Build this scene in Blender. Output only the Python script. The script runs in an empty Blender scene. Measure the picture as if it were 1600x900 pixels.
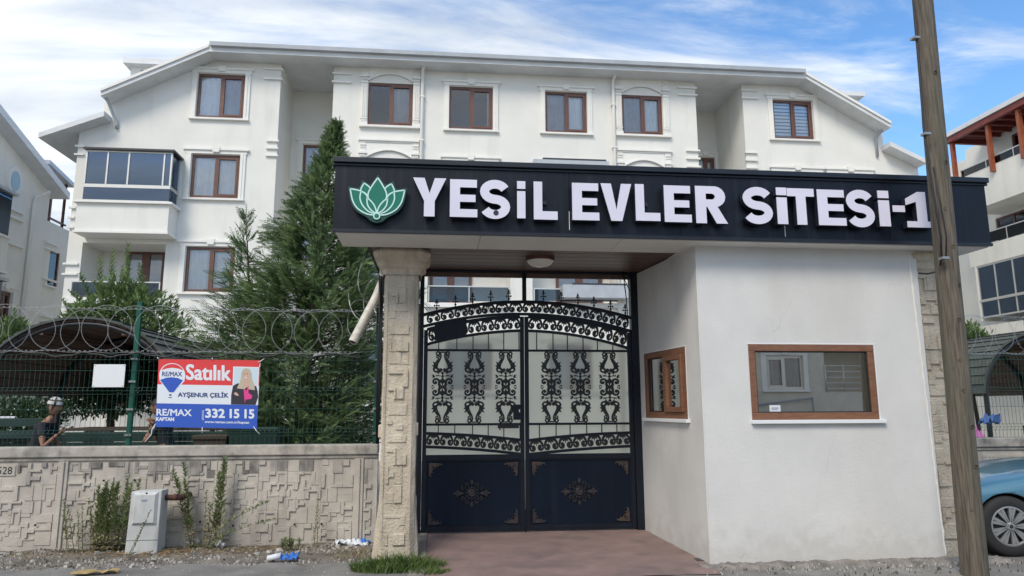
import bpy, bmesh, math, random
from math import sin, cos, pi, radians as rad
from mathutils import Vector, Matrix, noise
random.seed(7)
S = bpy.context.scene
COL = S.collection
# ---------------------------------------------------------------- camera
cam = bpy.data.cameras.new('camera'); camo = bpy.data.objects.new('camera', cam); COL.objects.link(camo)
cam.sensor_width = 36; cam.lens = 36 * 1103.0 / 1600.0; cam.clip_end = 2000; cam.clip_start = .05
_y, _p, _r = rad(6.04), rad(9.588), rad(-.194)
fw = Vector((sin(_y)*cos(_p), cos(_y)*cos(_p), sin(_p))); rt = Vector((cos(_y), -sin(_y), 0)); up = rt.cross(fw)
r2 = cos(_r)*rt + sin(_r)*up; u2 = -sin(_r)*rt + cos(_r)*up
camo.matrix_world = Matrix(((r2.x, u2.x, -fw.x, 0), (r2.y, u2.y, -fw.y, 0), (r2.z, u2.z, -fw.z, 1.6), (0, 0, 0, 1)))
S.camera = camo
# ---------------------------------------------------------------- light
SUN_EL, SUN_AZ = rad(46), rad(-150)      # azimuth measured from +Y towards +X
S.view_settings.view_transform = 'Standard'; S.view_settings.look = 'None'
S.view_settings.exposure = 0.70; S.view_settings.gamma = 1
W = bpy.data.worlds.new('World'); S.world = W; W.use_nodes = True
nt = W.node_tree; nt.nodes.clear()
def N(t, typ, **kw):
    n = t.nodes.new(typ)
    for k, v in kw.items(): setattr(n, k, v)
    return n
def sky_nodes():
    t = nt; L = t.links.new
    sky = N(t, 'ShaderNodeTexSky', sky_type='NISHITA'); sky.sun_disc = False
    sky.sun_elevation = SUN_EL; sky.sun_rotation = SUN_AZ; sky.air_density = 1.0; sky.dust_density = .6; sky.ozone_density = 2.0
    b1 = N(t, 'ShaderNodeBackground'); b1.inputs[1].default_value = .15
    hs = N(t, 'ShaderNodeHueSaturation'); hs.inputs['Saturation'].default_value = 1.2; hs.inputs['Value'].default_value = 1
    L(sky.outputs[0], hs.inputs['Color']); L(hs.outputs[0], b1.inputs[0])
    b2 = N(t, 'ShaderNodeBackground'); b2.inputs[1].default_value = 1.0
    tc = N(t, 'ShaderNodeTexCoord')
    sp = N(t, 'ShaderNodeSeparateXYZ'); L(tc.outputs['Generated'], sp.inputs[0])
    mx = N(t, 'ShaderNodeMath', operation='MAXIMUM'); mx.inputs[1].default_value = 0; L(sp.outputs[2], mx.inputs[0])
    ad = N(t, 'ShaderNodeMath', operation='ADD'); ad.inputs[1].default_value = .28; L(mx.outputs[0], ad.inputs[0])
    dx = N(t, 'ShaderNodeMath', operation='DIVIDE'); L(sp.outputs[0], dx.inputs[0]); L(ad.outputs[0], dx.inputs[1])
    dy = N(t, 'ShaderNodeMath', operation='DIVIDE'); L(sp.outputs[1], dy.inputs[0]); L(ad.outputs[0], dy.inputs[1])
    cb = N(t, 'ShaderNodeCombineXYZ'); L(dx.outputs[0], cb.inputs[0]); L(dy.outputs[0], cb.inputs[1])
    mp = N(t, 'ShaderNodeMapping'); mp.inputs['Rotation'].default_value = (0, 0, rad(-32)); mp.inputs['Scale'].default_value = (.9, 3.2, 1)
    L(cb.outputs[0], mp.inputs[0])
    n1 = N(t, 'ShaderNodeTexNoise'); n1.inputs['Scale'].default_value = 1.5; n1.inputs['Detail'].default_value = 12; n1.inputs['Roughness'].default_value = .62; n1.inputs['Distortion'].default_value = .8
    L(mp.outputs[0], n1.inputs['Vector'])
    n2 = N(t, 'ShaderNodeTexNoise'); n2.inputs['Scale'].default_value = .8; n2.inputs['Detail'].default_value = 3; n2.inputs['Distortion'].default_value = .3
    L(cb.outputs[0], n2.inputs['Vector'])
    # thicker cloud bank to the left (-X)
    mb = N(t, 'ShaderNodeMapRange'); mb.inputs[1].default_value = -.9; mb.inputs[2].default_value = 1.3; mb.inputs[3].default_value = .24; mb.inputs[4].default_value = -.15
    L(dx.outputs[0], mb.inputs[0])
    a1 = N(t, 'ShaderNodeMath', operation='ADD'); L(n1.outputs[0], a1.inputs[0]); L(mb.outputs[0], a1.inputs[1])
    s2 = N(t, 'ShaderNodeMath', operation='MULTIPLY_ADD'); L(n2.outputs[0], s2.inputs[0]); s2.inputs[1].default_value = .7; L(a1.outputs[0], s2.inputs[2])
    cr = N(t, 'ShaderNodeMapRange', interpolation_type='SMOOTHSTEP'); cr.inputs[1].default_value = .71; cr.inputs[2].default_value = 1.08
    L(s2.outputs[0], cr.inputs[0])
    mf = N(t, 'ShaderNodeMath', operation='MULTIPLY'); L(cr.outputs[0], mf.inputs[0]); mf.inputs[1].default_value = .93
    # cloud colour: white with soft grey undersides
    n3 = N(t, 'ShaderNodeTexNoise'); n3.inputs['Scale'].default_value = 2.2; n3.inputs['Detail'].default_value = 5
    L(mp.outputs[0], n3.inputs['Vector'])
    rp = N(t, 'ShaderNodeMapRange'); rp.inputs[1].default_value = .35; rp.inputs[2].default_value = .62; L(n3.outputs[0], rp.inputs[0])
    mc = N(t, 'ShaderNodeMix', data_type='RGBA'); L(rp.outputs[0], mc.inputs[0])
    mc.inputs[6].default_value = (.44, .485, .54, 1); mc.inputs[7].default_value = (.72, .735, .74, 1)
    L(mc.outputs[2], b2.inputs[0])
    ms = N(t, 'ShaderNodeMixShader'); L(mf.outputs[0], ms.inputs[0]); L(b1.outputs[0], ms.inputs[1]); L(b2.outputs[0], ms.inputs[2])
    o = N(t, 'ShaderNodeOutputWorld'); L(ms.outputs[0], o.inputs[0])
sky_nodes()
sl = bpy.data.lights.new('sun', 'SUN'); sl.energy = 1.5; sl.angle = rad(22); sl.color = (1, .92, .79)
so = bpy.data.objects.new('sun', sl); COL.objects.link(so)
so.rotation_euler = Vector((sin(SUN_AZ)*cos(SUN_EL), cos(SUN_AZ)*cos(SUN_EL), sin(SUN_EL))).to_track_quat('Z', 'Y').to_euler()
so.location = (-20, -10, 40)
# ---------------------------------------------------------------- materials
def mat(name, col, rough=.7, metal=0, var=0, vscale=3, col2=None, bump=0, bscale=40, stretch=(1, 1, 1), spec=.5, streak=None, coat=0, detail=6, lo=.35, hi=.65, bdist=.01, splash=None, crack=0):
    m = bpy.data.materials.new(name); m.use_nodes = True; t = m.node_tree; L = t.links.new
    b = t.nodes['Principled BSDF']
    b.inputs['Base Color'].default_value = (*col, 1); b.inputs['Roughness'].default_value = rough
    b.inputs['Metallic'].default_value = metal; b.inputs['Specular IOR Level'].default_value = spec
    if coat: b.inputs['Coat Weight'].default_value = coat; b.inputs['Coat Roughness'].default_value = .04
    g = N(t, 'ShaderNodeNewGeometry'); mp = N(t, 'ShaderNodeMapping'); mp.inputs['Scale'].default_value = stretch
    L(g.outputs['Position'], mp.inputs[0])
    out = None
    if var or col2:
        n = N(t, 'ShaderNodeTexNoise'); n.inputs['Scale'].default_value = vscale; n.inputs['Detail'].default_value = detail; n.inputs['Roughness'].default_value = .6
        L(mp.outputs[0], n.inputs['Vector'])
        r = N(t, 'ShaderNodeMapRange'); r.inputs[1].default_value = lo; r.inputs[2].default_value = hi; L(n.outputs[0], r.inputs[0])
        c2 = col2 or tuple(max(0, c*(1-var)) for c in col)
        x = N(t, 'ShaderNodeMix', data_type='RGBA'); L(r.outputs[0], x.inputs[0]); x.inputs[6].default_value = (*c2, 1); x.inputs[7].default_value = (*col, 1)
        out = x.outputs[2]
    if streak:   # (colour, scale_xy, scale_z, amount, lo, hi): dirt runs
        n = N(t, 'ShaderNodeTexNoise'); mp2 = N(t, 'ShaderNodeMapping'); mp2.inputs['Scale'].default_value = (streak[1], streak[1], streak[2])
        L(g.outputs['Position'], mp2.inputs[0]); L(mp2.outputs[0], n.inputs['Vector']); n.inputs['Scale'].default_value = 1; n.inputs['Detail'].default_value = 5
        r = N(t, 'ShaderNodeMapRange'); r.inputs[1].default_value = streak[4]; r.inputs[2].default_value = streak[5]; r.inputs[4].default_value = streak[3]; L(n.outputs[0], r.inputs[0])
        x = N(t, 'ShaderNodeMix', data_type='RGBA'); L(r.outputs[0], x.inputs[0]); x.inputs[7].default_value = (*streak[0], 1)
        if out: L(out, x.inputs[6])
        else: x.inputs[6].default_value = (*col, 1)
        out = x.outputs[2]
    if crack:   # hairline cracks in the render coat
        v = N(t, 'ShaderNodeTexVoronoi'); v.feature = 'DISTANCE_TO_EDGE'; v.inputs['Scale'].default_value = .75
        nn = N(t, 'ShaderNodeTexNoise'); nn.inputs['Scale'].default_value = 3; L(g.outputs['Position'], nn.inputs['Vector'])
        vm = N(t, 'ShaderNodeVectorMath', operation='MULTIPLY_ADD'); L(nn.outputs['Color'], vm.inputs[0]); vm.inputs[1].default_value = (.5, .5, .5); L(g.outputs['Position'], vm.inputs[2]); L(vm.outputs[0], v.inputs['Vector'])
        r = N(t, 'ShaderNodeMapRange'); r.inputs[1].default_value = .0; r.inputs[2].default_value = .0035; r.inputs[3].default_value = crack; r.inputs[4].default_value = 0; L(v.outputs['Distance'], r.inputs[0])
        n5 = N(t, 'ShaderNodeTexNoise'); n5.inputs['Scale'].default_value = 1.1; L(g.outputs['Position'], n5.inputs['Vector']); r5 = N(t, 'ShaderNodeMapRange'); r5.inputs[1].default_value = .5; r5.inputs[2].default_value = .6; L(n5.outputs[0], r5.inputs[0])
        mm = N(t, 'ShaderNodeMath', operation='MULTIPLY'); L(r.outputs[0], mm.inputs[0]); L(r5.outputs[0], mm.inputs[1])
        x = N(t, 'ShaderNodeMix', data_type='RGBA'); L(mm.outputs[0], x.inputs[0]); x.inputs[7].default_value = (.25, .24, .23, 1); L(out, x.inputs[6]); out = x.outputs[2]
    if splash:   # mud splashed up from the ground
        sz = N(t, 'ShaderNodeSeparateXYZ'); L(g.outputs['Position'], sz.inputs[0]); n6 = N(t, 'ShaderNodeTexNoise'); n6.inputs['Scale'].default_value = 7; n6.inputs['Detail'].default_value = 8; L(g.outputs['Position'], n6.inputs['Vector'])
        a6 = N(t, 'ShaderNodeMath', operation='MULTIPLY_ADD'); L(n6.outputs[0], a6.inputs[0]); a6.inputs[1].default_value = -.85; L(sz.outputs[2], a6.inputs[2])
        r6 = N(t, 'ShaderNodeMapRange', interpolation_type='SMOOTHSTEP'); r6.inputs[1].default_value = -.42; r6.inputs[2].default_value = .02; r6.inputs[3].default_value = .33; r6.inputs[4].default_value = 0; L(a6.outputs[0], r6.inputs[0])
        x = N(t, 'ShaderNodeMix', data_type='RGBA'); L(r6.outputs[0], x.inputs[0]); x.inputs[7].default_value = (*splash, 1); L(out, x.inputs[6]); out = x.outputs[2]
    if out: L(out, b.inputs['Base Color'])
    if bump:
        n = N(t, 'ShaderNodeTexNoise'); n.inputs['Scale'].default_value = bscale; n.inputs['Detail'].default_value = 5; n.inputs['Roughness'].default_value = .65
        L(mp.outputs[0], n.inputs['Vector'])
        bp = N(t, 'ShaderNodeBump'); bp.inputs['Strength'].default_value = bump; bp.inputs['Distance'].default_value = bdist
        L(n.outputs[0], bp.inputs['Height']); L(bp.outputs[0], b.inputs['Normal'])
    return m
def glass(name, tint, ior=1.6, rough=.01, gl=(1, 1, 1)):
    m = bpy.data.materials.new(name); m.use_nodes = True; t = m.node_tree; t.nodes.clear(); L = t.links.new
    tr = N(t, 'ShaderNodeBsdfTransparent'); tr.inputs[0].default_value = (*tint, 1)
    g = N(t, 'ShaderNodeBsdfGlossy'); g.inputs['Roughness'].default_value = rough; g.inputs[0].default_value = (*gl, 1)
    f = N(t, 'ShaderNodeFresnel'); f.inputs[0].default_value = ior
    ms = N(t, 'ShaderNodeMixShader'); L(f.outputs[0], ms.inputs[0]); L(tr.outputs[0], ms.inputs[1]); L(g.outputs[0], ms.inputs[2])
    o = N(t, 'ShaderNodeOutputMaterial'); L(ms.outputs[0], o.inputs[0]); return m
def leafmat(name, c1, c2, vs=3, rough=.55, trans=.25):
    m = bpy.data.materials.new(name); m.use_nodes = True; t = m.node_tree; L = t.links.new
    b = t.nodes['Principled BSDF']; b.inputs['Roughness'].default_value = rough; b.inputs['Specular IOR Level'].default_value = .3
    g = N(t, 'ShaderNodeNewGeometry'); n = N(t, 'ShaderNodeTexNoise'); n.inputs['Scale'].default_value = vs; n.inputs['Detail'].default_value = 3
    L(g.outputs['Position'], n.inputs['Vector'])
    r = N(t, 'ShaderNodeMapRange'); r.inputs[1].default_value = .35; r.inputs[2].default_value = .65; L(n.outputs[0], r.inputs[0])
    a = N(t, 'ShaderNodeMath', operation='MULTIPLY_ADD'); L(g.outputs['Random Per Island'], a.inputs[0]); a.inputs[1].default_value = .5; L(r.outputs[0], a.inputs[2])
    s = N(t, 'ShaderNodeMath', operation='MULTIPLY'); L(a.outputs[0], s.inputs[0]); s.inputs[1].default_value = .67
    x = N(t, 'ShaderNodeMix', data_type='RGBA'); L(s.outputs[0], x.inputs[0]); x.inputs[6].default_value = (*c1, 1); x.inputs[7].default_value = (*c2, 1)
    L(x.outputs[2], b.inputs['Base Color'])
    tl = N(t, 'ShaderNodeBsdfTranslucent'); L(x.outputs[2], tl.inputs[0])
    ms = N(t, 'ShaderNodeMixShader'); ms.inputs[0].default_value = trans; L(b.outputs[0], ms.inputs[1]); L(tl.outputs[0], ms.inputs[2])
    L(ms.outputs[0], t.nodes['Material Output'].inputs[0]); return m
M = {}
M['plaster'] = mat('white_plaster', (.785, .77, .725), .85, var=.07, vscale=.9, bump=.25, bscale=25, streak=((.50, .485, .45), 2.3, .35, .38, .55, .8))
M['plaster_trim'] = mat('white_trim', (.82, .805, .765), .8, var=.06, vscale=2, bump=.1, bscale=30)
M['plaster_cream'] = mat('cream_plaster', (.80, .78, .72), .85, var=.08, vscale=.8, bump=.2, bscale=20, streak=((.5, .48, .43), 2, .2, .35, .5, .8))
M['stucco'] = mat('gatehouse_stucco', (.70, .692, .675), .9, col2=(.63, .625, .615), vscale=1.4, bump=.35, bscale=55, detail=9, bdist=.01, streak=((.55, .53, .49), 1.2, .5, .5, .46, .7), splash=(.40, .37, .33), crack=.35)
M['stucco_side'] = mat('gatehouse_side_stucco', (.67, .66, .645), .9, col2=(.60, .592, .58), vscale=1.3, bump=.35, bscale=55, detail=9, bdist=.01, streak=((.48, .48, .47), 3, .6, .5, .5, .75), splash=(.38, .35, .31), crack=.35)
M['roof'] = mat('white_painted_roof_edge', (.70, .71, .72), .6, var=.12, vscale=2, stretch=(1, 1, 3))
M['gutter'] = mat('gutter_metal', (.48, .50, .53), .45, metal=.2, var=.15, vscale=2)
M['frame'] = mat('brown_window_frame', (.15, .066, .048), .45, var=.25, vscale=8)
M['frame_oak'] = mat('golden_oak_frame', (.24, .115, .065), .45, col2=(.17, .078, .044), vscale=9, stretch=(1, 1, 6))
M['glass'] = glass('window_glass', (.97, .98, .99), 1.62)
M['glass_dark'] = glass('tinted_glass', (.08, .14, .24), 2.5, gl=(.60, .76, 1))
M['glass_rail'] = glass('smoked_balcony_glass', (.30, .36, .42), 1.5)
M['glass_clear'] = glass('clear_terrace_glass', (.75, .80, .82), 1.5)
M['glass_booth'] = glass('booth_window_glass', (.30, .33, .36), 8)
M['glass_round'] = mat('pale_round_pane', (.30, .42, .46), .12)
M['curtain'] = mat('white_net_curtain', (.80, .83, .86), .9, var=.1, vscale=4)
M['curtain_grey'] = mat('grey_curtain', (.42, .42, .44), .9, var=.15, vscale=4)
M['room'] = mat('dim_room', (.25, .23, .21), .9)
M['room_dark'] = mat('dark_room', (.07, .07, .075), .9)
M['alu'] = mat('aluminium_profile', (.62, .61, .57), .35, metal=.5)
M['dark_metal'] = mat('dark_metal', (.05, .05, .055), .4, metal=.3)
M['navy'] = mat('navy_sheet_panel', (.006, .009, .019), .42, var=.5, vscale=.7, spec=.3, streak=((.035, .04, .05), 14, .5, .6, .52, .85))
M['navy_edge'] = mat('navy_edge_trim', (.008, .011, .02), .4, var=.3)
M['letter_white'] = mat('white_acrylic_letter', (.73, .70, .82), .4, var=.06, vscale=2)
M['letter_side'] = mat('dark_letter_return', (.02, .025, .04), .4)
M['logo_green'] = mat('green_acrylic', (.0, .17, .10), .35, var=.1)
M['logo_rim'] = mat('logo_white_line', (.55, .80, .74), .35)
M['logo_side'] = mat('logo_dark_green_side', (.0, .05, .035), .4)
M['soffit'] = mat('cream_soffit_panel', (.76, .73, .68), .7, var=.10, vscale=2)
M['ceiling'] = mat('brown_ceiling_board', (.11, .062, .045), .45, var=.25, vscale=3, stretch=(1, 12, 1))
M['joint'] = mat('dark_joint', (.05, .045, .04), .8)
M['lamp'] = mat('lamp_glass', (.78, .74, .66), .35, var=.08)
M['gate'] = mat('navy_gate_paint', (.007, .011, .022), .42, var=.35, vscale=4, spec=.35)
M['gate_sheet'] = mat('navy_gate_sheet', (.004, .011, .026), .55, var=.3, vscale=1.2, spec=.2, bump=.05, bscale=8, streak=((.018, .025, .035), 7, .35, .6, .55, .85))
M['cast'] = mat('black_cast_iron', (.016, .016, .02), .42, var=.4, vscale=12)
M['bronze'] = mat('worn_bronze_casting', (.10, .07, .055), .5, metal=.2, col2=(.03, .028, .032), vscale=18)
M['bronze_dark'] = mat('dark_bronze_casting', (.05, .042, .045), .5, metal=.2, col2=(.02, .02, .026), vscale=18)
def frosted():
    m = bpy.data.materials.new('frosted_polycarbonate'); m.use_nodes = True; t = m.node_tree; t.nodes.clear(); L = t.links.new
    d = N(t, 'ShaderNodeBsdfTranslucent'); d.inputs[0].default_value = (.85, .86, .80, 1)
    df = N(t, 'ShaderNodeBsdfDiffuse'); df.inputs[0].default_value = (.50, .52, .49, 1)
    tr = N(t, 'ShaderNodeBsdfRefraction'); tr.inputs['Roughness'].default_value = .42; tr.inputs['IOR'].default_value = 1.02; tr.inputs[0].default_value = (.97, .98, .94, 1)
    gl = N(t, 'ShaderNodeBsdfGlossy'); gl.inputs['Roughness'].default_value = .25
    a = N(t, 'ShaderNodeMixShader'); a.inputs[0].default_value = .5; L(d.outputs[0], a.inputs[1]); L(df.outputs[0], a.inputs[2])
    b = N(t, 'ShaderNodeMixShader'); b.inputs[0].default_value = .52; L(a.outputs[0], b.inputs[1]); L(tr.outputs[0], b.inputs[2])
    c = N(t, 'ShaderNodeMixShader'); c.inputs[0].default_value = .05; L(b.outputs[0], c.inputs[1]); L(gl.outputs[0], c.inputs[2])
    o = N(t, 'ShaderNodeOutputMaterial'); L(c.outputs[0], o.inputs[0]); return m
M['frosted'] = frosted()
M['concrete'] = mat('cast_concrete', (.56, .515, .455), .92, col2=(.43, .395, .35), vscale=3, bump=.6, bscale=45, streak=((.16, .155, .15), 6, 1.3, .6, .53, .8))
M['concrete_top'] = mat('stained_coping', (.50, .46, .41), .92, col2=(.30, .28, .25), vscale=5, bump=.5, bscale=50, streak=((.10, .095, .09), 7, 6, .65, .5, .72))
M['concrete_dirty'] = mat('blackened_concrete', (.42, .385, .345), .92, col2=(.25, .235, .22), vscale=5, bump=.6, bscale=45, streak=((.07, .068, .066), 5, 3, .75, .42, .66))
M['column'] = mat('cast_stone', (.70, .615, .49), .9, col2=(.55, .475, .37), vscale=3, bump=1.0, bscale=38, bdist=.02, streak=((.24, .20, .165), 10, 1.6, .5, .5, .75))
M['hole'] = mat('dark_hole', (.01, .01, .01), .9)
M['asphalt'] = mat('worn_asphalt', (.30, .29, .275), .95, col2=(.16, .155, .148), vscale=1.4, bump=1, bscale=60, detail=12, bdist=.02)
M['dirt'] = mat('gravelly_dirt', (.28, .25, .21), 1, col2=(.13, .115, .10), vscale=3.2, bump=1, bscale=40, detail=12, bdist=.03)
M['red_concrete'] = mat('red_painted_concrete', (.28, .195, .18), .75, col2=(.20, .145, .135), vscale=2.2, bump=.3, bscale=40, detail=12, stretch=(1, 1.3, 1), streak=((.11, .095, .09), 2.6, 2.6, .6, .5, .72), crack=.5)
M['edge_concrete'] = mat('broken_concrete_edge', (.33, .30, .27), .95, col2=(.16, .15, .14), vscale=6, bump=1, bscale=30, bdist=.03)
M['paving'] = mat('courtyard_paving', (.30, .29, .27), .9, var=.2, vscale=1)
M['rust'] = mat('rusty_steel', (.10, .04, .03), .8, col2=(.05, .025, .02), vscale=20)
M['meter'] = mat('weathered_white_plastic', (.56, .57, .57), .6, col2=(.46, .47, .47), vscale=5, streak=((.24, .235, .22), 14, 2.5, .5, .52, .8))
M['fence_green'] = mat('green_fence_paint', (.004, .095, .062), .4, var=.2, vscale=5)
M['wire_green'] = mat('green_wire', (.010, .062, .048), .5)
M['galv'] = mat('galvanised_wire', (.34, .35, .36), .4, metal=.6)
M['black_cable'] = mat('black_cable', (.012, .012, .014), .5)
M['placard'] = mat('white_enamel_plate', (.78, .80, .82), .35)
M['pvc'] = mat('dirty_white_pipe', (.68, .66, .61), .5, col2=(.45, .42, .37), vscale=12)
M['wood_pole'] = mat('grey_brown_pole_wood', (.185, .155, .12), .85, col2=(.07, .06, .048), vscale=5, bump=1, bscale=14, stretch=(11, 11, .55), streak=((.10, .11, .075), 5, .5, .5, .5, .75))
M['red_timber'] = mat('red_brown_timber', (.33, .085, .035), .5, var=.3, vscale=4)
M['red_timber_dark'] = mat('dark_red_timber', (.20, .035, .025), .55, var=.3, vscale=4)
M['shingle'] = mat('grey_green_shingle', (.085, .10, .09), .85, var=.35, vscale=6)
M['slat_brown'] = mat('brown_soffit_slat', (.16, .10, .078), .7, var=.3, vscale=6)
M['black_steel'] = mat('black_steel_tube', (.012, .013, .018), .4)
M['bench_green'] = mat('dark_green_painted_wood', (.008, .034, .029), .5, var=.3)
M['bench_brown'] = mat('dark_brown_wood', (.07, .045, .032), .6, var=.3, vscale=7)
M['bark'] = mat('bark', (.10, .075, .05), .95, var=.4, vscale=14, bump=.8, bscale=30)
M['conifer'] = leafmat('conifer_needles', (.045, .09, .038), (.20, .285, .11), 2.6)
M['laurel'] = leafmat('laurel_leaves', (.085, .145, .05), (.25, .34, .13), 3)
M['darkleaf'] = leafmat('dark_leaves', (.028, .065, .03), (.08, .14, .055), 3)
M['weed'] = leafmat('weed_leaves', (.11, .155, .06), (.27, .34, .14), 8, trans=.3)
M['weed_dry'] = leafmat('dry_weed', (.20, .16, .09), (.32, .27, .15), 8, trans=.15)
M['grass'] = leafmat('grass_blades', (.045, .09, .025), (.17, .24, .07), 8)
M['stem'] = mat('green_brown_stem', (.16, .17, .09), .8, var=.3)
M['red'] = mat('banner_red', (.72, .05, .055), .5)
M['white'] = mat('banner_white', (.74, .79, .86), .5)
M['blue'] = mat('banner_blue', (.03, .10, .50), .5)
M['navy_ink'] = mat('banner_navy_ink', (.04, .07, .22), .5)
M['skin'] = mat('skin', (.30, .155, .10), .55, var=.1, vscale=20)
M['skin_photo'] = mat('printed_skin', (.60, .40, .32), .5)
M['blond'] = mat('printed_blond_hair', (.52, .45, .34), .5)
M['jacket'] = mat('printed_dark_jacket', (.035, .03, .045), .5)
M['pink'] = mat('printed_pink', (.75, .06, .28), .5)
M['photo_bg'] = mat('printed_pale_blue', (.58, .70, .80), .5)
M['shirt'] = mat('dark_navy_tshirt', (.014, .016, .026), .8, var=.2)
M['hair'] = mat('dark_hair', (.015, .011, .009), .6)
M['trouser'] = mat('dark_trousers', (.02, .022, .03), .85)
M['car_blue'] = mat('light_blue_car_paint', (.075, .215, .31), .3, metal=.25, var=.06, vscale=2, coat=1)
M['rubber'] = mat('tyre_rubber', (.02, .02, .021), .75)
M['rim'] = mat('silver_hubcap', (.30, .31, .32), .4, metal=.4)
M['black_plastic'] = mat('black_plastic', (.02, .02, .022), .5)
M['headlight'] = glass('headlight_lens', (.7, .75, .8), 1.8)
M['paper'] = mat('white_paper', (.72, .75, .80), .8, var=.1, vscale=12)
M['blue_paper'] = mat('blue_packaging', (.03, .16, .55), .6)
M['chip'] = mat('pale_rubble_chip', (.52, .50, .46), .95, var=.5, vscale=30)
M['chip_dark'] = mat('dark_rubble_chip', (.14, .125, .11), .95, var=.5, vscale=30)
M['straw'] = mat('dry_litter_straw', (.32, .22, .11), .9, var=.4, vscale=20)
# ---------------------------------------------------------------- helpers
def tag(o, label=None, cat=None, group=None, kind=None):
    if label: o['label'] = label
    if cat: o['category'] = cat
    if group: o['group'] = group
    if kind: o['kind'] = kind
    return o
def empty(name, loc, label=None, cat=None, group=None):
    o = bpy.data.objects.new(name, None); o.empty_display_size = .2; o.location = loc; COL.objects.link(o)
    return tag(o, label, cat, group)
def worig(o):
    v = Vector((0, 0, 0))
    while o: v += o.location; o = o.parent
    return v
class MB:
    def __init__(s): s.v = []; s.f = []; s.mi = []; s.m = 0
    def add(s, vs, fs):
        b = len(s.v); s.v += [tuple(p) for p in vs]; s.f += [tuple(i+b for i in f) for f in fs]; s.mi += [s.m]*len(fs); return s
    def box(s, x0, x1, y0, y1, z0, z1):
        return s.add([(x0, y0, z0), (x1, y0, z0), (x1, y1, z0), (x0, y1, z0), (x0, y0, z1), (x1, y0, z1), (x1, y1, z1), (x0, y1, z1)],
                     [(0, 3, 2, 1), (4, 5, 6, 7), (0, 1, 5, 4), (1, 2, 6, 5), (2, 3, 7, 6), (3, 0, 4, 7)])
    def hexa(s, p):   # eight points, bottom four then top four
        return s.add(p, [(0, 3, 2, 1), (4, 5, 6, 7), (0, 1, 5, 4), (1, 2, 6, 5), (2, 3, 7, 6), (3, 0, 4, 7)])
    def prism(s, poly, d0, d1, fn):   # poly 2D, fn(a,b,d)->3D
        n = len(poly); s.add([fn(a, b, d0) for a, b in poly] + [fn(a, b, d1) for a, b in poly],
            [tuple(range(n)), tuple(range(2*n-1, n-1, -1))] + [(i, i+n, (i+1) % n+n, (i+1) % n) for i in range(n)]); return s
    def tube(s, pts, r, n=8, cap=True):
        pts = [Vector(p) for p in pts]; rs = r if isinstance(r, (list, tuple)) else [r]*len(pts); vs = []; fs = []
        prev = None
        for i, p in enumerate(pts):
            t = (pts[min(i+1, len(pts)-1)] - pts[max(i-1, 0)]).normalized()
            if prev is None: a = t.orthogonal().normalized()
            else:
                a = prev - t*prev.dot(t); a = a.normalized() if a.length > 1e-6 else t.orthogonal().normalized()
            prev = a; b = t.cross(a)
            vs += [p + (a*cos(2*pi*k/n) + b*sin(2*pi*k/n))*rs[i] for k in range(n)]
            if i: fs += [((i-1)*n+k, (i-1)*n+(k+1) % n, i*n+(k+1) % n, i*n+k) for k in range(n)]
        if cap: fs += [tuple(range(n-1, -1, -1)), tuple(range(len(vs)-n, len(vs)))]
        return s.add(vs, fs)
    def lathe(s, prof, c=(0, 0, 0), n=16, axis='z'):
        vs = []; fs = []
        for i, (r, h) in enumerate(prof):
            for k in range(n):
                a = 2*pi*k/n; x, y = r*cos(a), r*sin(a)
                p = (x, y, h) if axis == 'z' else ((x, h, y) if axis == 'y' else (h, x, y))
                vs.append((p[0]+c[0], p[1]+c[1], p[2]+c[2]))
            if i: fs += [((i-1)*n+k, (i-1)*n+(k+1) % n, i*n+(k+1) % n, i*n+k) for k in range(n)]
        return s.add(vs, fs)
    def ribbon(s, pts, w, d0, d1, fn):   # stroke in a 2D plane with thickness
        n = len(pts); ws = w if isinstance(w, (list, tuple)) else [w]*n; Lp = []; Rp = []
        for i in range(n):
            a = pts[max(i-1, 0)]; b = pts[min(i+1, n-1)]; dx, dy = b[0]-a[0], b[1]-a[1]; l = math.hypot(dx, dy) or 1
            nx, ny = -dy/l*ws[i]/2, dx/l*ws[i]/2; Lp.append((pts[i][0]+nx, pts[i][1]+ny)); Rp.append((pts[i][0]-nx, pts[i][1]-ny))
        vs = [fn(a, b, d0) for a, b in Lp] + [fn(a, b, d0) for a, b in Rp] + [fn(a, b, d1) for a, b in Lp] + [fn(a, b, d1) for a, b in Rp]
        fs = []
        for i in range(n-1):
            fs += [(i, i+1, n+i+1, n+i), (2*n+i, 3*n+i, 3*n+i+1, 2*n+i+1), (i, 2*n+i, 2*n+i+1, i+1), (n+i, n+i+1, 3*n+i+1, 3*n+i)]
        fs += [(0, n, 3*n, 2*n), (n-1, 3*n-1, 4*n-1, 2*n-1)]
        return s.add(vs, fs)
    def mesh(s, name, mats, smooth=False):
        me = bpy.data.meshes.new(name); me.from_pydata(s.v, [], s.f)
        for m in (mats if isinstance(mats, (list, tuple)) else [mats]): me.materials.append(m)
        if any(s.mi): me.polygons.foreach_set('material_index', s.mi)
        bm = bmesh.new(); bm.from_mesh(me); bmesh.ops.recalc_face_normals(bm, faces=bm.faces); bm.to_mesh(me); bm.free()
        if smooth: me.polygons.foreach_set('use_smooth', [True]*len(me.polygons))
        me.update(); return me
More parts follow.
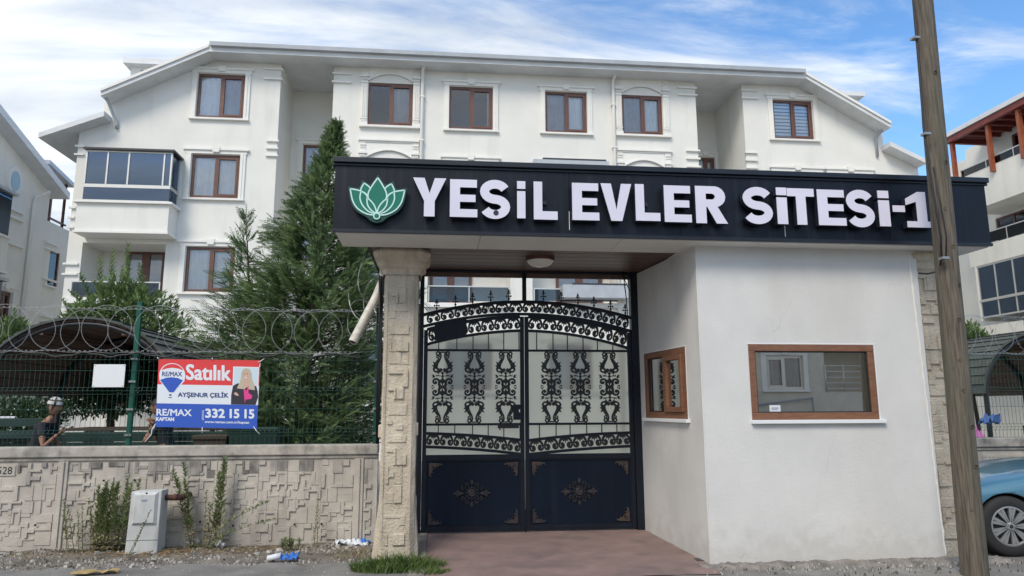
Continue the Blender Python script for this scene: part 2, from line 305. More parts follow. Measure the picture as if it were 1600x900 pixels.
    def build(s, name, mats, parent=None, smooth=False, kind=None, label=None, fast=False, bevel=0):
        xs = [p[0] for p in s.v]; ys = [p[1] for p in s.v]; zs = [p[2] for p in s.v]
        c = Vector(((min(xs)+max(xs))/2, (min(ys)+max(ys))/2, min(zs) if parent is None else (min(zs)+max(zs))/2))
        s.v = [(p[0]-c.x, p[1]-c.y, p[2]-c.z) for p in s.v]
        if fast:
            me = bpy.data.meshes.new(name); me.from_pydata(s.v, [], s.f)
            for m in (mats if isinstance(mats, (list, tuple)) else [mats]): me.materials.append(m)
            if any(s.mi): me.polygons.foreach_set('material_index', s.mi)
            if smooth: me.polygons.foreach_set('use_smooth', [True]*len(me.polygons))
        else: me = s.mesh(name, mats, smooth)
        o = bpy.data.objects.new(name, me); COL.objects.link(o)
        if parent: o.parent = parent; o.location = c - worig(parent)
        else: o.location = c
        if bevel:
            bv = o.modifiers.new('bevel', 'BEVEL'); bv.width = bevel; bv.segments = 2; bv.limit_method = 'ANGLE'; bv.angle_limit = rad(40)
        if kind: o['kind'] = kind
        if label: o['label'] = label
        return o
def inst(name, me, parent, loc, scale=(1, 1, 1), rot=(0, 0, 0), label=None):   # world-positioned child sharing a mesh
    o = bpy.data.objects.new(name, me); COL.objects.link(o); o.parent = parent
    o.location = Vector(loc) - (worig(parent) if parent else Vector((0, 0, 0))); o.scale = scale; o.rotation_euler = rot
    if label: o['label'] = label
    return o
def copy_tree(o, parent=None):
    c = o.copy(); COL.objects.link(c); c.parent = parent
    for ch in [x for x in o.children]: copy_tree(ch, c)
    return c
class Fr:   # vertical working plane: s along u, z up, d outwards
    def __init__(s, ox, oy, ux, uy):
        l = math.hypot(ux, uy); s.o = (ox, oy); s.u = (ux/l, uy/l); s.n = (uy/l, -ux/l)
    def p(s, a, z, d=0): return (s.o[0]+s.u[0]*a+s.n[0]*d, s.o[1]+s.u[1]*a+s.n[1]*d, z)
    def f(s, a, z, d): return s.p(a, z, d)
    def box(s, mb, s0, s1, z0, z1, d0, d1):
        P = s.p; return mb.hexa([P(s0, z0, d0), P(s1, z0, d0), P(s1, z0, d1), P(s0, z0, d1), P(s0, z1, d0), P(s1, z1, d0), P(s1, z1, d1), P(s0, z1, d1)])
def clip(poly, a, b, c):   # keep a*x+b*y<=c
    out = []
    for i in range(len(poly)):
        p, q = poly[i], poly[(i+1) % len(poly)]; fp = a*p[0]+b*p[1]-c; fq = a*q[0]+b*q[1]-c
        if fp <= 0: out.append(p)
        if (fp < 0 < fq) or (fq < 0 < fp):
            t = fp/(fp-fq); out.append((p[0]+(q[0]-p[0])*t, p[1]+(q[1]-p[1])*t))
    return out
def wall(mb, F, s0, s1, z0, z1, holes=(), d=0, depth=.2, top=(), jambs=True):
    """sheet with rectangular openings, jambs going inwards; top: half planes"""
    xs = sorted({s0, s1, *[h[0] for h in holes], *[h[1] for h in holes]}); zs = sorted({z0, z1, *[h[2] for h in holes], *[h[3] for h in holes]})
    xs = [x for x in xs if s0 <= x <= s1]; zs = [z for z in zs if z0 <= z <= z1]
    for i in range(len(xs)-1):
        for j in range(len(zs)-1):
            cx, cz = (xs[i]+xs[i+1])/2, (zs[j]+zs[j+1])/2
            if any(h[0] < cx < h[1] and h[2] < cz < h[3] for h in holes): continue
            poly = [(xs[i], zs[j]), (xs[i+1], zs[j]), (xs[i+1], zs[j+1]), (xs[i], zs[j+1])]
            for (a, b, c) in top: poly = clip(poly, a, b, c) if poly else poly
            if len(poly) >= 3: mb.add([F.p(a, z, d) for a, z in poly], [tuple(range(len(poly)))])
    for h in (holes if jambs else ()):
        dd = h[4] if len(h) > 4 else depth
        a, b, c, e = h[:4]
        for q in ([(a, c), (a, e)], [(b, c), (b, e)], [(a, c), (b, c)], [(a, e), (b, e)]):
            mb.add([F.p(*q[0], d), F.p(*q[1], d), F.p(*q[1], d-dd), F.p(*q[0], d-dd)], [(0, 1, 2, 3)])
def text_mesh(body, size, bold=0, ext=0, mats=None, space=1, xscale=1, font_offset=None):
    c = bpy.data.curves.new('text', 'FONT'); c.body = body; c.size = size; c.offset = bold; c.extrude = ext; c.space_character = space; c.resolution_u = 3
    o = bpy.data.objects.new('text', c); COL.objects.link(o); bpy.context.view_layer.update()
    me = bpy.data.meshes.new_from_object(o); bpy.data.objects.remove(o); bpy.data.curves.remove(c)
    me.materials.clear()
    if mats: me.materials.append(mats)
    return me
def put_text(name, body, F, s0, s1, z0, z1, d, m, parent, bold=0, ext=0, label=None, tilt=0):
    """flat print fitted into the rectangle s0..s1, z0..z1 of frame F"""
    me = text_mesh(body, 1, bold, 0, m); vs = me.vertices
    x0 = min(v.co.x for v in vs); x1 = max(v.co.x for v in vs); y0 = min(v.co.y for v in vs); y1 = max(v.co.y for v in vs)
    c = Vector(F.p((s0+s1)/2, (z0+z1)/2, d))
    for v in vs:
        a = s0+(v.co.x-x0)/(x1-x0)*(s1-s0); z = z0+(v.co.y-y0)/(y1-y0)*(z1-z0)
        if tilt: z += (a-s0)*tilt
        v.co = Vector(F.p(a, z, d)) - c
    me.name = name
    o = bpy.data.objects.new(name, me); COL.objects.link(o); o.parent = parent; o.location = c - worig(parent)
    if label: o['label'] = label
    return o
def arc(cx, cz, r, a0, a1, n=10, ry=None):
    return [(cx+r*cos(a0+(a1-a0)*i/n), cz+(ry or r)*sin(a0+(a1-a0)*i/n)) for i in range(n+1)]
def spiral(cx, cz, r0, r1, a0, a1, n=14):
    return [(cx+(r0+(r1-r0)*i/n)*cos(a0+(a1-a0)*i/n), cz+(r0+(r1-r0)*i/n)*sin(a0+(a1-a0)*i/n)) for i in range(n+1)]
# ================================================================ windows, railings
def window(B, F, r, inset=.1, d=0, curt=('curtain',), trim='plain', bays=2, fm='frame', fw=.075, gm='glass', room='room', pull=None, deep=.9, name='window', top_ext=0, sashr=True, label=None, trimw=.17):
    s0, s1, z0, z1 = r; e = d-inset
    f = MB(); F.box(f, s0, s1, z0, z0+fw, e, e+.06); F.box(f, s0, s1, z1-fw, z1, e, e+.06)
    F.box(f, s0, s0+fw, z0+fw, z1-fw, e, e+.06); F.box(f, s1-fw, s1, z0+fw, z1-fw, e, e+.06)
    w = (s1-s0)/bays
    for k in range(1, bays): F.box(f, s0+k*w-fw*.5, s0+k*w+fw*.5, z0+fw, z1-fw, e, e+.063)
    if sashr and bays == 2:   # opening sash: a second, slightly proud inner frame
        a, b, c, g = s0+w+fw*.5, s1-fw, z0+fw, z1-fw; q = fw*.75
        F.box(f, a, b, c, c+q, e+.01, e+.075); F.box(f, a, b, g-q, g, e+.01, e+.075); F.box(f, a, a+q, c+q, g-q, e+.01, e+.075); F.box(f, b-q, b, c+q, g-q, e+.01, e+.075)
    fo = f.build(name, M[fm], B, label=label)
    for k in range(bays):
        p = MB(); F.box(p, s0+k*w+fw*.4, s0+(k+1)*w-fw*.4, z0+fw*.8, z1-fw*.8, e+.02, e+.028); p.build('pane', M[gm], fo)
    if curt:
        rngs = pull or [(s0+.03, s1-.03)]
        for k, (a, b) in enumerate(rngs):
            cm = MB(); n = max(8, int((b-a)/.03)); ph = random.random()*9
            vs = []
            for i in range(n+1):
                x = a+(b-a)*i/n; dd = e-.05+.020*sin(x*38+ph)+.009*sin(x*91+ph)
                vs += [F.p(x, z0+.01, dd), F.p(x, z1-.01, dd*1.0)]
            cm.add(vs, [(2*i, 2*i+2, 2*i+3, 2*i+1) for i in range(n)]); cm.build('curtain', M[curt[k % len(curt)]], fo, smooth=True)
    rm = MB(); P = F.p
    vs = [P(s0-.02, z0-.02, e-.02), P(s1+.02, z0-.02, e-.02), P(s1+.02, z1+.02, e-.02), P(s0-.02, z1+.02, e-.02), P(s0-.02, z0-.02, e-deep), P(s1+.02, z0-.02, e-deep), P(s1+.02, z1+.02, e-deep), P(s0-.02, z1+.02, e-deep)]
    rm.add(vs, [(4, 5, 6, 7), (0, 1, 5, 4), (1, 2, 6, 5), (2, 3, 7, 6), (3, 0, 4, 7)]); rm.build('room_niche', M[room], fo)
    t = MB()
    if trim == 'plain':
        w_ = trimw; g = .012
        F.box(t, s0-w_, s0-g, z0-.03, z1+.02, d, d+.05); F.box(t, s0-w_*.55, s0-g, z0-.03, z1+.018, d+.05, d+.07)
        F.box(t, s1+g, s1+w_, z0-.03, z1+.02, d, d+.05); F.box(t, s1+g, s1+w_*.55, z0-.03, z1+.018, d+.05, d+.07)
        F.box(t, s0-w_-.03, s1+w_+.03, z1+.02, z1+.13, d, d+.055); F.box(t, s0-w_-.09, s1+w_+.09, z1+.13, z1+.19, d, d+.10)
        c = (s0+s1)/2; t.prism([(c-.09, z1+.06), (c+.09, z1+.06), (c+.13, z1+.23), (c-.13, z1+.23)], d+.02, d+.12, F.f)
        F.box(t, s0-w_-.02, s1+w_+.02, z0-.09, z0-.032, d, d+.10)
        t.build('surround', M['plaster_trim'], fo)
    elif trim == 'ornate':
        w_ = .21; T = z1+.60
        for sg in (-1, 1):
            c = s0-.015-w_/2 if sg < 0 else s1+.015+w_/2
            F.box(t, c-w_/2, c+w_/2, z0-.03, z1+.22, d, d+.06)
            for k in (-1, 0, 1): F.box(t, c+k*.055-.017, c+k*.055+.017, z0+.24, z1-.1, d+.06, d+.085)
            F.box(t, c-w_/2-.02, c+w_/2+.02, z0-.03, z0+.07, d+.06, d+.10); F.box(t, c-w_/2-.005, c+w_/2+.005, z0+.17, z0+.21, d+.06, d+.09)
            for k in (-1, 0, 1):   # little capital scrolls and base buds
                F.box(t, c+k*.06-.022, c+k*.06+.022, z0+.09, z0+.15, d+.06, d+.09); F.box(t, c+k*.06-.02, c+k*.06+.02, z1+.05, z1+.12, d+.06, d+.1)
                F.box(t, c+k*.06-.02, c+k*.06+.02, T-.16, T-.11, d+.05, d+.08); F.box(t, c+k*.06-.02, c+k*.06+.02, T-.24, T-.2, d+.05, d+.07)
            F.box(t, c-w_/2-.01, c+w_/2+.01, z1-.05, z1-.01, d+.06, d+.09); F.box(t, c-w_/2-.03, c+w_/2+.03, z1+.15, z1+.21, d+.06, d+.12)
            F.box(t, c-w_/2, c+w_/2, z1+.225, T-.04, d, d+.045)
        A, Bx = s0-.015-w_, s1+.015+w_
        F.box(t, A-.04, Bx+.04, T, T+.06, d, d+.10); F.box(t, A-.01, Bx+.01, T-.05, T-.003, d, d+.06)
        # panel with a shallow segmental arch above the opening
        c = (s0+s1)/2; hw = (s1-s0)/2+.01; rise = .25; n = 16
        up_ = [(c-hw+2*hw*i/n, z1+.06+rise*(1-((i/n-.5)*2)**2)) for i in range(n+1)]
        vs = []; 
        for (x, z) in up_: vs += [F.p(x, z, d+.035), F.p(x, T-.052, d+.035)]
        t.add(vs, [(2*i, 2*i+2, 2*i+3, 2*i+1) for i in range(n)])
        t.add([F.p(x, z, dd) for (x, z) in up_ for dd in (d, d+.035)], [(2*i, 2*i+1, 2*i+3, 2*i+2) for i in range(n)])
        t.ribbon(up_, .045, d+.03, d+.075, F.f)
        F.box(t, A-.03, Bx+.03, z0-.10, z0-.035, d, d+.12)
        t.build('surround', M['plaster_trim'], fo)
    return fo
def railing(B, F, s0, s1, z0, z1, d, gm='glass_rail', n=2):
    m = MB(); F.box(m, s0, s1, z1, z1+.035, d-.02, d+.025)
    for k in range(n+1): x = s0+.015+(s1-s0-.03)*k/n; F.box(m, x-.015, x+.015, z0, z1, d-.012, d+.016)
    ro = m.build('railing', M['alu'], B)
    for k in range(n):
        a = s0+.03+(s1-s0-.03)*k/n; g = MB(); F.box(g, a+.004, a+(s1-s0-.06)/n-.004, z0+.03, z1-.004, d-.004, d+.004); g.build('glass_panel', M[gm], ro)
def quoin(mb, F, s0, s1, zs, d=0, th=.055):
    for z in zs: mb.append((F, s0, s1, z, z+th, d, d+.07))
def loggia(mb, F, r, depth=1.3):   # inner walls of a balcony recess
    s0, s1, z0, z1 = r; P = F.p
    mb.add([P(s0, z0, -depth), P(s1, z0, -depth), P(s1, z1, -depth), P(s0, z1, -depth)], [(0, 1, 2, 3)])
# ================================================================ ground
g = MB(); g.add([(-400, -400, -.30), (400, -400, -.30), (400, 700, -.30), (-400, 700, -.30)], [(0, 1, 2, 3)]); g.build('ground', M['dirt'], None, kind='structure')
def sheet(name, m, x0, x1, y0, y1, n, k, fz, kind='structure'):
    mb = MB(); 
    for j in range(k+1):
        for i in range(n+1):
            x = x0+(x1-x0)*i/n; y = y0+(y1-y0)*j/k; mb.v.append((x, y, fz(x, y)))
    for j in range(k):
        for i in range(n): a = j*(n+1)+i; mb.f.append((a, a+1, a+n+2, a+n+1)); mb.mi.append(0)
    return mb.build(name, m, None, smooth=True, kind=kind, fast=True)
nz = lambda x, y, s=1: noise.noise(Vector((x*s, y*s, 3.3)))
sheet('street', M['asphalt'], -40, 40, -9, 8.05, 400, 90, lambda x, y: -.004 + .010*nz(x, y, 2) + .004*nz(x, y, 9))
sheet('roadside_dirt', M['dirt'], -30, -.25, 7.55, 9.05, 500, 40, lambda x, y: -.03+.055*min(1, max(0, (y-7.6)/.9)) + .022*nz(x, y, 3) + .010*nz(x, y, 11))
sheet('roadside_dirt', M['dirt'], 5.75, 30, 7.9, 9.3, 300, 20, lambda x, y: -.03+.03*min(1, max(0, (y-7.9)/.5)) + .02*nz(x, y, 3))
g = MB(); g.box(-60, 60, 8.95, 60, -.25, .02)
g.build('courtyard', M['paving'], None, kind='structure')
# ================================================================ main apartment building, facade on the plane Y = 22
F0 = Fr(0, 22, 1, 0)
XL, XC0, XC1, XR = -5.15, -3.48, 8.68, 10.36
B = empty('apartment_building', (3, 22, 0), 'long white four-storey apartment block with brown-framed windows behind the entrance', 'apartment building')
h = {}
h['w1'] = (-7.699,-6.249,10.674,12.143)
h['w3b'] = (-7.709,-6.250,8.047,9.439)
h['w2'] = (-2.359,-0.917,10.630,12.090)
h['w3'] = (0.274,1.709,10.602,12.079)
h['w4'] = (3.464,4.876,10.615,12.045)
h['w5'] = (6.083,7.485,10.648,12.049)
h['w6'] = (11.417,12.864,10.692,12.102)
h['r2'] = (-7.672,-6.226,5.086,6.478)
h['r1'] = (-7.580,-6.128,2.312,3.530)
h['log_left'] = (-10.681,-8.283,4.857,6.544)
h['bayw'] = (-10.681,-8.396,7.913,9.472)
h['balA'] = (-0.342,2.267,4.827,6.246)
h['balB'] = (2.986,5.827,4.868,6.311)
dz = 2.62
def sh(r, z): return (r[0], r[1], r[2]-z, r[3]-z)
lw = [h['w1'], h['w3b'], h['r2'], h['r1'], (*h['log_left'], 1.3), (*h['bayw'], 1.0)]
g1l = (h['log_left'][0]+1.0, h['log_left'][1]-.3, h['r1'][2]-.9, h['r1'][3]); lw.append(g1l)
cw = [h[k] for k in ('w2', 'w3', 'w4', 'w5')] + [sh(h[k], dz) for k in ('w2', 'w3', 'w4', 'w5')]
g2 = [sh(h['w2'], 5.6), sh(h['w5'], 5.6)]; cw += g2
g1 = [sh(h[k], 8.5) for k in ('w2', 'w3', 'w4', 'w5')]; cw += g1
bals = [(*h['balA'][:2], h['balA'][2], h['balA'][2]+2.45), (*h['balB'][:2], h['balB'][2], h['balB'][2]+2.45)]
bals = [(b[0], min(b[1], bals[0][1]) if i == 0 else b[1], b[2], b[3]) for i, b in enumerate(bals)]
cw += [(*b, 1.3) for b in bals]
rw = [h['w6']] + [sh(h['w6'], z) for z in (dz, 5.6, 8.5)] + [sh((13.4, 14.7, h['w6'][2], h['w6'][3]), z) for z in (dz, 5.6, 8.5)]
ZT = 12.78
pA, pB = (-10.542,11.287), (-7.392,12.961)
pC, pD = (12.655,12.982), (15.648,11.300)
qA, qB = (-12.298,9.870), (-10.173,10.540)
qC, qD = (15.294,10.602), (17.049,10.007)
def hp(p, q, off=0):   # half plane below the line p-q
    a = -(q[1]-p[1]); b = (q[0]-p[0]); return (a, b, a*p[0]+b*p[1]-off*b)
m = MB()
slopeL = hp(pA, pB, .12); slopeR = hp(pC, pD, .12)
wall(m, F0, -10.45, XL, -.2, ZT, lw, top=[slopeL, (0, 1, ZT)])
wall(m, F0, -11.1, -10.45, -.2, 12, [x for x in lw if x[0] < -10.45], top=[hp(qA, qB, .12)], jambs=False)
wall(m, F0, XC0, XC1, -.2, ZT, cw)
wall(m, F0, XR, 15.4, -.2, ZT, rw, top=[slopeR, (0, 1, ZT)])
wall(m, F0, 15.4, 16.6, -.2, 12, [], top=[hp(qC, qD, .12)])
for x, y0, y1 in ((XL, 22, 24), (XC0, 22, 24), (XC1, 22, 24.4), (XR, 22, 24.4), (-11.1, 22, 36), (16.6, 22, 36)):
    zt = ZT if -10 < x < 15 else 9.9
    m.add([(x, y0, -.2), (x, y1, -.2), (x, y1, zt), (x, y0, zt)], [(0, 1, 2, 3)])
rl = (-4.730,-3.275,9.308,10.630)
rr = (9.510,10.006,9.467,10.814)
rr = (rr[0], XR-.12, rr[2], rr[3])
FL, FR = Fr(0, 24, 1, 0), Fr(0, 24.4, 1, 0)
rwl = [(rl[0], rl[1], rl[2]-z, rl[3]-z) for z in (0, 2.8, 5.6, -2.8)][:3]
rwr = [(rr[0], rr[1], rr[2]-z, rr[3]-z) for z in (0, 2.8, 5.6)]
wall(m, FL, XL, XC0, -.2, ZT, rwl); wall(m, FR, XC1, XR, -.2, ZT, rwr)
for b in bals: loggia(m, F0, b, 1.3)
loggia(m, F0, h['log_left'], 1.3)
m.add([(-11.1, 36, -.2), (16.6, 36, -.2), (16.6, 36, 9.9), (-11.1, 36, 9.9)], [(0, 1, 2, 3)])
m.build('wall', M['plaster'], B)
# roof: a thick shell following the stepped profile, overhanging the facade
y0, y1 = 21.35, 36
def roofband(pts, th, name, mt, ya=y0, yb=y1, par=None):
    mb = MB(); n = len(pts)
    up_ = pts; lo = [(x, z-th) for x, z in pts]
    vs = [(x, ya, z) for x, z in up_]+[(x, ya, z) for x, z in lo]+[(x, yb, z) for x, z in up_]+[(x, yb, z) for x, z in lo]
    fs = []
    for i in range(n-1): fs += [(i, i+1, n+i+1, n+i), (i, 2*n+i, 2*n+i+1, i+1), (n+i, n+i+1, 3*n+i+1, 3*n+i), (2*n+i, 3*n+i, 3*n+i+1, 2*n+i+1)]
    fs += [(0, n, 3*n, 2*n), (n-1, 3*n-1, 4*n-1, 2*n-1)]
    mb.add(vs, fs); return mb.build(name, mt, par or B)
up1 = (-10.285,11.205), (-7.225,12.816), (12.343,12.858), (15.274,11.202)
lo1 = (-12.005,9.784), (-9.956,10.395)
lo2 = (14.855,10.473), (16.566,9.942)
ro = roofband(up1, .24, 'roof', M['roof'])
roofband([lo1[0], (-10.2, lo1[1][1]+.15)], .16, 'lower_roof', M['roof'], 21.5, 35.8)
roofband([(15.3, lo2[0][1]+.05), lo2[1]], .16, 'lower_roof', M['roof'], 21.5, 35.8)
# step trims on the roof edge (thin grooved fascia boards), gutter along the long eave
roofband([(x, z-.02) for x, z in up1[:2]], .09, 'fascia_board', M['plaster_trim'], 21.30, 21.347, ro)
roofband([(x, z-.02) for x, z in up1[2:]], .09, 'fascia_board', M['plaster_trim'], 21.30, 21.347, ro)
gm_ = MB(); e0, e1 = up1[1], up1[2]
gm_.hexa([(e0[0]+.05, 21.22, e0[1]-.09), (e1[0]-.05, 21.22, e1[1]-.09), (e1[0]-.05, 21.345, e1[1]-.09), (e0[0]+.05, 21.345, e0[1]-.09), (e0[0]+.05, 21.20, e0[1]+.03), (e1[0]-.05, 21.20, e1[1]+.03), (e1[0]-.05, 21.345, e1[1]+.03), (e0[0]+.05, 21.345, e0[1]+.03)])
gm_.build('gutter', M['gutter'], ro)
# eave soffit drop: shallow box cornice between wall and roof
cn = MB(); F0.box(cn, XL-2.9, XL, ZT-.16, ZT+.02, .003, .22); F0.box(cn, XC0, XC1, ZT-.16, ZT+.02, .003, .22); F0.box(cn, XR, XR+2.1, ZT-.16, ZT+.02, .003, .22); cn.build('cornice', M['plaster_trim'], B)
# loft dormers peeping over the roof slopes
dm = MB(); a = (-10.806,-9.693,12.765,13.424); dm.box(a[0]+.15, a[1]+1, 24, 27, a[2]-1.2, a[3]-.2); d1 = dm.build('dormer', M['plaster'], B)
dm = MB(); dm.box(a[0], a[1]+1.1, 23.7, 27.2, a[3]-.2, a[3]+.0); dm.build('dormer_roof', M['roof'], d1)
dm = MB(); dm.box(a[0]+.5, a[0]+1.1, 23.97, 23.995, a[2]-.3, a[3]-.32); dm.build('dormer_window', M['glass_dark'], d1)
a = (15.175,16.035,12.820,13.343); dm = MB(); dm.box(a[0]-.6, a[1]-.1, 24, 27, a[2]-1.2, a[3]-.12); d1 = dm.build('dormer', M['plaster'], B)
dm = MB(); dm.box(a[0]-.7, a[1], 23.7, 27.2, a[3]-.12, a[3]+.05); dm.build('dormer_roof', M['roof'], d1)
# windows
def part_(r, f): s0, s1 = r[:2]; return [(s0+(s1-s0)*a+.02, s0+(s1-s0)*b-.02) for a, b in f]
window(B, F0, h['w1'], curt=('curtain', 'curtain_grey'), pull=part_(h['w1'], [(0, .5), (.5, 1)]))
window(B, F0, h['w3b'], curt=('curtain',))
window(B, F0, h['r2'], curt=('curtain',))
window(B, F0, h['r1'], curt=('curtain_grey',))
window(B, F0, h['w2'], curt=('curtain_grey',), pull=part_(h['w2'], [(.52, .95)]), trim='ornate', gm='glass', room='room_dark')
window(B, F0, h['w3'], curt=('curtain',), pull=part_(h['w3'], [(.86, .98)]), room='room_dark')
window(B, F0, h['w4'], curt=('curtain_grey', 'curtain'), pull=part_(h['w4'], [(0, .5), (.5, 1)]))
window(B, F0, h['w5'], curt=('curtain_grey', 'curtain'), pull=part_(h['w5'], [(0, .5), (.5, 1)]), trim='ornate')
w6 = window(B, F0, h['w6'], curt=(), room='room')
for sgn, (a, b) in enumerate(part_(h['w6'], [(.03, .5), (.5, .97)])):   # slatted zebra blinds
    k = 0; z = h['w6'][2]+.05
    bm_ = MB()
    while z < h['w6'][3]-.06: F0.box(bm_, a, b, z, z+.085, -.17, -.165); z += .125
    bm_.build('blind', M['curtain'], w6)
for k in ('w2', 'w5'): window(B, F0, sh(h[k], dz), curt=('curtain',), trim='ornate')
for k in ('w3', 'w4'): window(B, F0, sh(h[k], dz), curt=('curtain',))
for r in g2 + g1: window(B, F0, r, curt=('curtain',))
for r in rw[1:]: window(B, F0, r, curt=('curtain',))
for r in rwl: window(B, FL, r, curt=('curtain_grey',), room='room_dark')
for r in rwr: window(B, FR, r, curt=('curtain',))
window(B, F0, g1l, curt=('curtain_grey',), room='room_dark')
def door_unit(F, r, depth, bays=3):
    FF = Fr(*F.p(0, 0, -depth+.003)[:2], *F.u)
    return window(B, FF, r, inset=-.01, curt=('curtain',), trim=None, bays=bays, deep=.0, name='balcony_door', fw=.11, pull=[(r[0]+.1, r[0]+.5), (r[1]-.6, r[1]-.1)], sashr=False, room='room')
# balcony door glass sits in front of a pale inner sheet on the loggia's back wall
def door_simple(F, r, depth, bays=2):
    s0, s1, z0, z1 = r; e = -depth+.002; f = MB(); fw = .1
    F.box(f, s0, s1, z1-fw, z1, e, e+.08); F.box(f, s0, s0+fw, z0, z1-fw, e, e+.08); F.box(f, s1-fw, s1, z0, z1-fw, e, e+.08)
    w = (s1-s0)/bays
    for k in range(1, bays): F.box(f, s0+k*w-.12, s0+k*w+.12, z0, z1-fw, e, e+.085)
    F.box(f, s0+fw, s1-fw, z0, z0+.2, e, e+.075)
    fo = f.build('balcony_door', M['frame'], B)
    c = MB(); F.box(c, s0+fw, s1-fw, z0+.2, z1-fw, e+.004, e+.012); c.build('curtain', M['curtain_grey'], fo)
    g = MB(); F.box(g, s0+fw, s1-fw, z0+.2, z1-fw, e+.04, e+.046); g.build('pane', M['glass'], fo)
ll = h['log_left']
dr = (-9.909,-8.720,4.977,6.578)
door_simple(F0, (dr[0], min(dr[1], ll[1]-.03), ll[2]+.02, dr[3]), 1.3)
railing(B, F0, ll[0]-.18, ll[1]-.05, ll[2]+.03, (-9.650,5.321)[1], .06, n=2)
slab = MB(); F0.box(slab, ll[0]-.3, ll[1]+.02, ll[2]-.18, ll[2]-.003, .003, .16); slab.build('balcony_slab', M['plaster_trim'], B)
bA, bB = bals
dA = (-0.236,1.107,5.097,6.510)
door_simple(F0, (dA[0]-.05, dA[1], bA[2]+.02, bA[2]+2.2), 1.3)
dB = (3.952,5.547,5.150,6.591)
door_simple(F0, (dB[0], dB[1], bB[2]+.02, bB[2]+2.2), 1.3)
for b, p in ((bA, (1.006,5.339)[1]), (bB, (4.184,5.301)[1])):
    railing(B, F0, b[0]+.03, b[1]-.03, b[2]+.03, p, .05, n=2); slab = MB(); F0.box(slab, b[0]-.08, b[1]+.08, b[2]-.14, b[2]-.003, .003, .14); slab.build('balcony_slab', M['plaster_trim'], B)
# retracted awning cassettes
for r, yy in (((3.867,6.009,4.969,5.375), 21.4), ((3.019,5.519,9.290,9.552), 21.7)):
    am = MB(); am.box(r[0], r[1], yy, 21.997, r[2], r[3]); ao = am.build('awning_cassette', M['gutter'], B)
    am = MB(); am.box(r[0]+.3, r[1]-.1, yy-.01, yy+.15, r[3]+.002, r[3]+.05); am.build('awning_cover', M['dark_metal'], ao)
# projecting glazed balcony on the left wing
bb = (-10.496,-8.033,7.594,9.220)
pf = (-10.614,-8.014,6.753,7.590)
m = MB(); m.box(pf[0], pf[1], 21.3, 21.997, pf[2], pf[3]-.003); bo = m.build('balcony_box', M['plaster'], B)
m = MB(); m.box(pf[0]-.08, pf[1]+.1, 21.2, 21.997, pf[3], pf[3]+.06); m.box(pf[0]-.02, pf[1]+.04, 21.24, 21.997, pf[2]-.07, pf[2]-.003); m.build('balcony_ledge', M['plaster_trim'], bo)
m = MB(); z0b, z1b = pf[3]+.065, bb[3]; zm = z0b+(z1b-z0b)*.30
for a, b, c, d_, m_ in ((bb[0], bb[1], z0b, z0b+.04, 0), (bb[0], bb[1], zm-.05, zm+.05, 0), (bb[0], bb[1], z1b-.05, z1b, 0)): m.box(a, b, 21.30, 21.36, c, d_)
n3 = 4; wv = (bb[1]-bb[0])
xs_ = [bb[0], bb[0]+wv*.245, bb[0]+wv*.49, bb[0]+wv*.90, bb[1]-.04]
for x in xs_: m.box(x, x+.045, 21.295, 21.355, zm+.052, z1b-.052)
m.box(bb[1]-.05, bb[1], 21.36, 21.99, zm-.05, zm+.05); m.box(bb[1]-.05, bb[1], 21.93, 21.99, zm+.05, z1b-.05)
go_ = m.build('glazing_frame', M['alu'], B)
for i in range(len(xs_)-1): g = MB(); g.box(xs_[i]+.05, xs_[i+1]-.005, 21.32, 21.33, zm+.055, z1b-.055); g.build('pane', M['glass_dark'], go_)
g = MB(); g.box(bb[0]+.01, bb[1]-.01, 21.32, 21.33, z0b+.042, zm-.052); g.build('pane', M['glass_dark'], go_)
g = MB(); g.box(bb[1]-.03, bb[1]-.02, 21.37, 21.92, z0b, z1b-.05); g.build('pane', M['glass_dark'], go_)
g = MB(); g.box(bb[0]-.06, bb[1]+.08, 21.2, 21.997, z1b+.003, z1b+.06); g.build('glazing_roof', M['dark_metal'], go_)
rm = MB(); hb = h['bayw']; F0.box(rm, hb[0]-.1, hb[1]+.1, hb[2]-.3, hb[3]+.2, -1.6, -1.0); rm.build('room_niche', M['room_dark'], go_)
cu = MB(); F0.box(cu, hb[0]+.05, hb[0]+1.0, hb[2], hb[3]-.1, -.3, -.28); cu.build('curtain', M['curtain_grey'], go_)
# little ledge strips on the corners
q = []
A = (-5.675,-5.115,12.046,12.399); quoin(q, F0, A[0], XL+.05, (A[2]-.02, A[3]-.04)); quoin(q, Fr(XL, 22, 0, 1), 0, .35, (A[2]-.02, A[3]-.04), 0)
A = (-5.481,-4.989,9.439,9.927); quoin(q, F0, A[0], XL+.05, (A[2], (A[2]+A[3])/2, A[3])); quoin(q, F0, A[0], XL+.05, (A[2]-2.7, (A[2]+A[3])/2-2.7, A[3]-2.7))
A = (-3.470,-2.919,12.018,12.307); quoin(q, F0, XC0-.05, A[1], (A[2], A[3])); quoin(q, F0, XC0-.05, A[1], (A[2]-2.5, A[3]-2.4, A[3]-2.6))
A = (8.059,8.695,12.096,12.354); quoin(q, F0, A[0], XC1+.05, (A[2], A[3]))
A = (8.243,8.645,9.533,10.099); quoin(q, F0, A[0], XC1+.05, (A[2], (A[2]+A[3])/2, A[3]))
A = (10.317,10.896,12.079,12.362); quoin(q, F0, XR-.05, A[1], (A[2], A[3]))
A = (10.175,10.743,9.555,10.103); quoin(q, F0, XR-.05, A[1], (A[2], (A[2]+A[3])/2, A[3]))
A = (-11.363,-10.881,9.274,9.541); quoin(q, F0, -11.16, A[1], (A[2], A[3]))
A = (-11.287,-10.959,6.967,7.585); quoin(q, F0, -11.16, A[1], (A[2], (A[2]+A[3])/2, A[3]))
